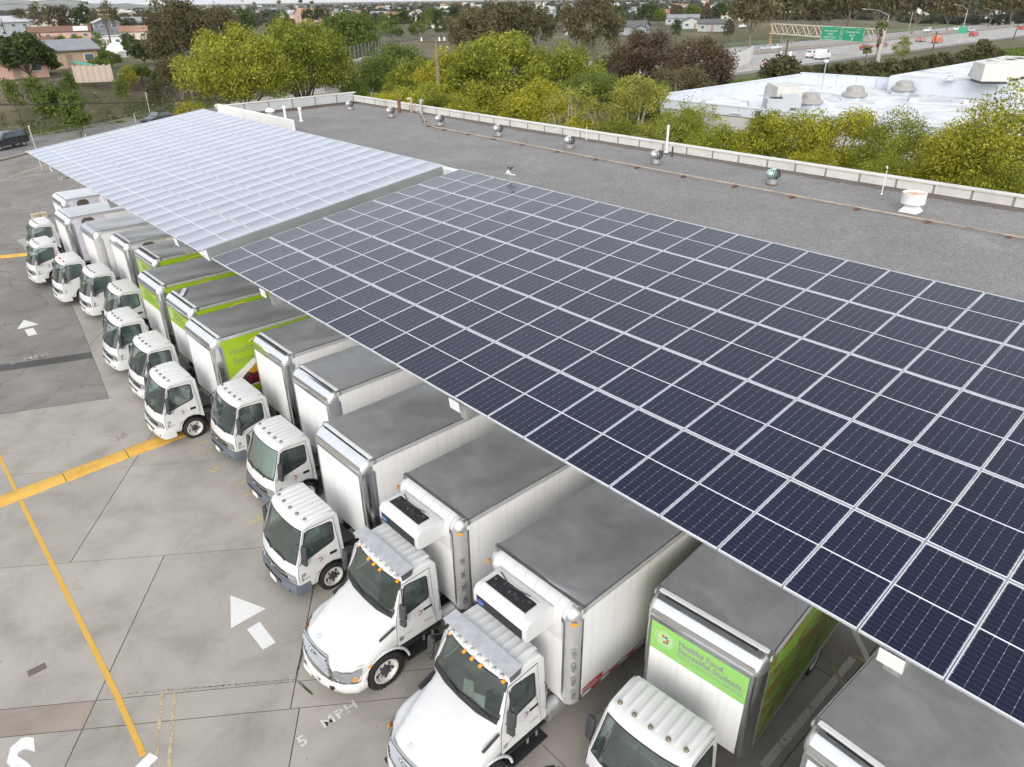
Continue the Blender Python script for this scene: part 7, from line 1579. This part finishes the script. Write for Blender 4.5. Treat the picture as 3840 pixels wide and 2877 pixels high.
HV = mottled('beige_hvac_metal', (.52, .52, .49), .08, .9, .6, world=True); HV2 = mottled('grey_hvac_metal', (.40, .43, .46), .08, .9, .5, world=True)
def onroof(px, py, z=ZW): return at(px, py, z)
p = onroof(2925, 412); hv = thing('air_conditioner', 'large beige rooftop air conditioner with side ducts on the white roof', 'air conditioner', (p.x, p.y, ZW), radians(42))
MB().bb((-2.3, -1, .2), (1.6, 1, 2.0)).put('cabinet', HV, hv, bevel=.04); MB().bb((-2.2, -.9, 0), (1.5, .9, .2)).put('curb', BLACK, hv); MB().add([(1.62, -.9, .3), (2.7, -.9, .3), (2.7, -.9, 1.5), (1.62, -.9, 1.9), (1.62, .9, .3), (2.7, .9, .3), (2.7, .9, 1.5), (1.62, .9, 1.9)], [(0, 1, 2, 3), (7, 6, 5, 4), (1, 5, 6, 2), (3, 2, 6, 7), (0, 4, 5, 1)]).put('duct', HV2, hv); MB().add([(-2.32, -.7, .4), (-3.6, -.7, .6), (-3.6, -.7, 1.2), (-2.32, -.7, 1.5), (-2.32, .7, .4), (-3.6, .7, .6), (-3.6, .7, 1.2), (-2.32, .7, 1.5)], [(0, 1, 2, 3), (7, 6, 5, 4), (1, 5, 6, 2), (3, 2, 6, 7)]).put('duct', HV2, hv)
for k in range(3): MB().bb((-2.2 + 1.3 * k, -1.03, .35), (-1.05 + 1.3 * k, -1.002, 1.85)).put('access_panel', HV, hv, bevel=.01)
MB().bb((-.25, -1.05, 1.35), (.15, -1.031, 1.75)).put('warning_plate', mottled('orange_plate', (.45, .20, .05), .1, 3, .6), hv)
p = onroof(2905, 430); hv = thing('air_conditioner', 'small grey condenser cube in front of the large beige air conditioner', 'air conditioner', (p.x, p.y, ZW), radians(42)); MB().bb((-.9, -.9, .12), (.9, .9, 1.25)).put('cabinet', HV2, hv, bevel=.03); MB().cyl((0, 0, 1.26), .6, .04, 18).put('fan_guard', BLACK, hv)
for k in range(5): MB().bb((-.8, -.92, .3 + .18 * k), (.8, -.902, .42 + .18 * k)).put('louvre', DARKGREY, hv)
for (px, py, lb) in [(3032, 405, 'ribbed grey exhaust hood beside the beige air conditioner'), (3200, 377, 'ribbed grey exhaust hood in the middle of the white roof'), (3384, 355, 'ribbed grey exhaust hood by the raised roof edge')]:
    p = onroof(px, py); t = thing('exhaust_hood', lb, 'exhaust hood', (p.x, p.y, ZW), 0, 'grey exhaust hoods on the white roof'); MB().lathe([(1.05, .35), (1.12, .42), (1.08, .60), (.80, .78), (.74, 1.10), (.55, 1.22), (.001, 1.25)], 22).put('hood', mottled('ribbed_grey_metal', (.30, .295, .285), .1, 3, .6), t, smooth=30); MB().bb((-.75, -.75, 0), (.75, .75, .36)).put('curb', WPAR, t)
for k, (px, py, w_) in enumerate([(3700, 300, 40), (3745, 288, 30), (3780, 282, 34), (3815, 277, 30)]):
    p = at(px, py + 8, ZW + 1.46); t = thing('rooftop_unit', 'beige rooftop unit %s on the raised white roof' % ('leftmost of a row of four', 'second from left of a row of four', 'third from left of a row of four', 'rightmost of a row of four')[k], 'air conditioner', (p.x, p.y, ZW + 1.46), radians(35)); MB().bb((-1.8, -1.1, .2), (1.2, 1.1, 1.6)).put('cabinet', HV, t, bevel=.05); MB().add([(1.22, -1, .3), (2.2, -1, .3), (1.22, -1, 1.5), (1.22, 1, .3), (2.2, 1, .3), (1.22, 1, 1.5)], [(0, 1, 2), (5, 4, 3), (1, 4, 5, 2)]).put('intake_hood', HV2, t); MB().bb((-1.7, -1, 0), (1.1, 1, .2)).put('curb', BLACK, t)
rs = random.Random(4)
for k in range(9):
    px, py = [(2790, 395), (2855, 372), (3020, 372), (3120, 395), (3260, 402), (3420, 380), (3500, 355), (3600, 385), (3720, 372)][k]; p = onroof(px, py); t = thing('roof_box', 'low stained metal box on the white roof, %s from the left' % ('first', 'second', 'third', 'fourth', 'fifth', 'sixth', 'seventh', 'eighth', 'ninth')[k], 'roof box', (p.x, p.y, ZW), rs.uniform(0, 1.5)); MB().bb((-.5, -.35, 0), (.5, .35, .28)).put('curb', WPAR, t); MB().bb((-.42, -.28, .28), (.42, .28, .34)).put('lid', HV2, t)
p = onroof(3080, 337); t = thing('roof_lamp', 'slim white lamp rod on the white roof edge', 'lamp', (p.x, p.y, ZW)); MB().cyl((0, 0, 1.3), .05, 2.6, 6).put('pole', STEEL, t); MB().ball((0, 0, 2.65), (.28, .22, .14)).put('lamp_head', WHITEPLAIN, t)
for k, (px, py) in enumerate([(3045, 350), (3110, 342), (3560, 300), (3690, 352), (2840, 440), (2770, 425)]):
    p = onroof(px, py) if k != 2 else at(px, py, ZW + 1.46); t = thing('roof_vent', 'small %s vent cap on the white roof' % ('low cream', 'pale flat', 'tiny raised-roof', 'white right-hand', 'dark', 'grey near-left')[k], 'roof vent', (p.x, p.y, p.z)); MB().lathe([(.3, 0), (.2, .15), (.2, .35), (.34, .4), (.001, .5)], 12).put('cap', WPAR if k != 4 else DARKGREY, t); MB().bb((-.45, -.45, -.02), (.45, .45, .05)).put('flashing', WROOF, t)
# ------------------------------------------------------------------ the row of trucks
def truck(label, x, y, yaw=0.0, W=2.50, L=5.6, zt=3.60, kind='cabover', bumper='white', style='chrome', side='white', front='white', printing=None, markers='smoke', shade=False, papers=None, cab=True, badge=True, interior=True):
    t = thing('box_truck', label, 'truck', (x, y, 0.0), pi + radians(yaw), 'box trucks parked in a row under the solar canopies')
    cargo_box(t, W, L, zt, style, side, front, printing)
    if cab:
        if kind == 'cabover': cabover_cab(t, WHITE if bumper == 'white' else BUMPGREY, markers, shade, interior, badge, papers)
        else: longnose_cab(t, papers=papers)
    if style == 'steel': reefer(t, W, zt)
    return t
TR = [
 truck('nearest truck, only its dull metal box roof showing in the bottom right corner', .45, -22.0, -2.5, 2.5, 6.5, cab=True, badge=False),
 truck('truck with soft green banner reading Healthy Food Successful Students and vegetable print side', 1.10, -18.47, 4.2, 2.43, 6.2, side='veg', front='green', papers=[(.45, .3, PAPER, .30, .10)]),
 truck('nearer of the two white long-nose trucks with refrigeration unit, wrinkled metal roof', -.40, -15.37, .8, 2.52, 7.2, kind='long', style='steel', papers=[(.22, .1, PAPER, .28, .30), (.12, .42, PAPER, .30, .28)]),
 truck('farther of the two white long-nose trucks with refrigeration unit, beside the white arrow', -.35, -11.83, 0, 2.48, 7.2, kind='long', style='steel'),
 truck('white cabover truck with grey bumper beside the farther long-nose truck', -.67, -8.30, 0, 2.52, 5.6, bumper='grey'),
 truck('white cabover truck with silver sunshade behind its windscreen', .56, -4.53, 0, 2.46, 5.6, bumper='grey', shade=True),
 truck('white cabover truck with grey bumper between the sunshade truck and the food-print truck', .75, -1.21, 0, 2.46, 5.6, bumper='grey'),
 truck('white-fronted truck with lime side print of a food tray, front wheel by the yellow hump', -.49, 1.80, 0, 2.60, 5.8, side='lime', printing='food', papers=[(.25, .15, YPAPER, .26, .22)]),
 truck('lime-fronted truck with white tag on its metal roof, second beyond the hump', 0.0, 5.18, 0, 2.60, 5.8, side='lime', front='limeplain', printing='lime', papers=[(.12, -.1, PAPER, .10, .30)]),
 truck('lime-fronted truck between two other lime ones, green glint in its cab window', 0.0, 8.65, 0, 2.60, 5.8, side='lime', front='limeplain', printing='lime'),
 truck('farthest lime-sided truck, set back so that only part of its cab shows', 1.10, 12.43, 0, 2.60, 5.6, side='lime', front='limeplain', printing='lime', interior=False),
 truck('white truck beside the farthest lime one, a child picture on its side edge', .92, 15.94, 0, 2.56, 5.6, printing='child', interior=False),
 truck('white truck with red roof lamps and dull grey box corners', .38, 19.0, 0, 2.60, 5.6, zt=3.65, style='plain', markers='red', badge=False, interior=False),
 truck('white truck second from far end, child in a scarf pictured on its side', .05, 23.25, 0, 2.55, 5.6, printing='child', interior=False),
 truck('farthest white truck in the row, a box lying beyond its cab roof', 1.0, 28.0, 0, 2.60, 5.6, printing='child', interior=False),
]
# white tag on the roof of one truck, carton-like lamp bar beyond the last cab
tg = MB().box((0, 0, .0), (.16, .85, .012)).put('roof_tag', WHITEPLAIN); tg.location = (.62, 5.9, 3.64); tg.rotation_euler = (0, 0, radians(-30)); tag(tg, 'white strip lying on the metal roof of a lime truck', 'strip')
q = at(150, 818, 0); cb = thing('storage_box', 'small tan two-part box on the far asphalt beyond the last cab', 'box', (q.x, q.y, 0), radians(8)); TANB = mottled('tan_board', (.42, .37, .26), .1, 3, .8)
for a, b in ((-.48, -.03), (.03, .48)): MB().bb((a, -.25, 0), (b, .25, .32)).put('box_half', TANB, cb, bevel=.02); MB().bb((a - .02, -.27, .32), (b + .02, .27, .36)).put('lid', TANB, cb)

# ------------------------------------------------------------------ pale haze over the whole place
hz = bpy.data.materials.new('pale_haze'); hz.use_nodes = True; hn = hz.node_tree; hn.nodes.clear()
pv = hn.nodes.new('ShaderNodeVolumePrincipled'); pv.inputs['Density'].default_value = 0.00005; pv.inputs['Color'].default_value = (.90, .93, .96, 1); pv.inputs['Anisotropy'].default_value = 0.2
ho = hn.nodes.new('ShaderNodeOutputMaterial'); hn.links.new(pv.outputs[0], ho.inputs['Volume'])
hb = MB().bb((-12000, -12000, -1.1), (12000, 12000, 62)).put('haze', hz); tag(hb, 'pale haze in the air over the whole place', 'haze', kind='stuff')
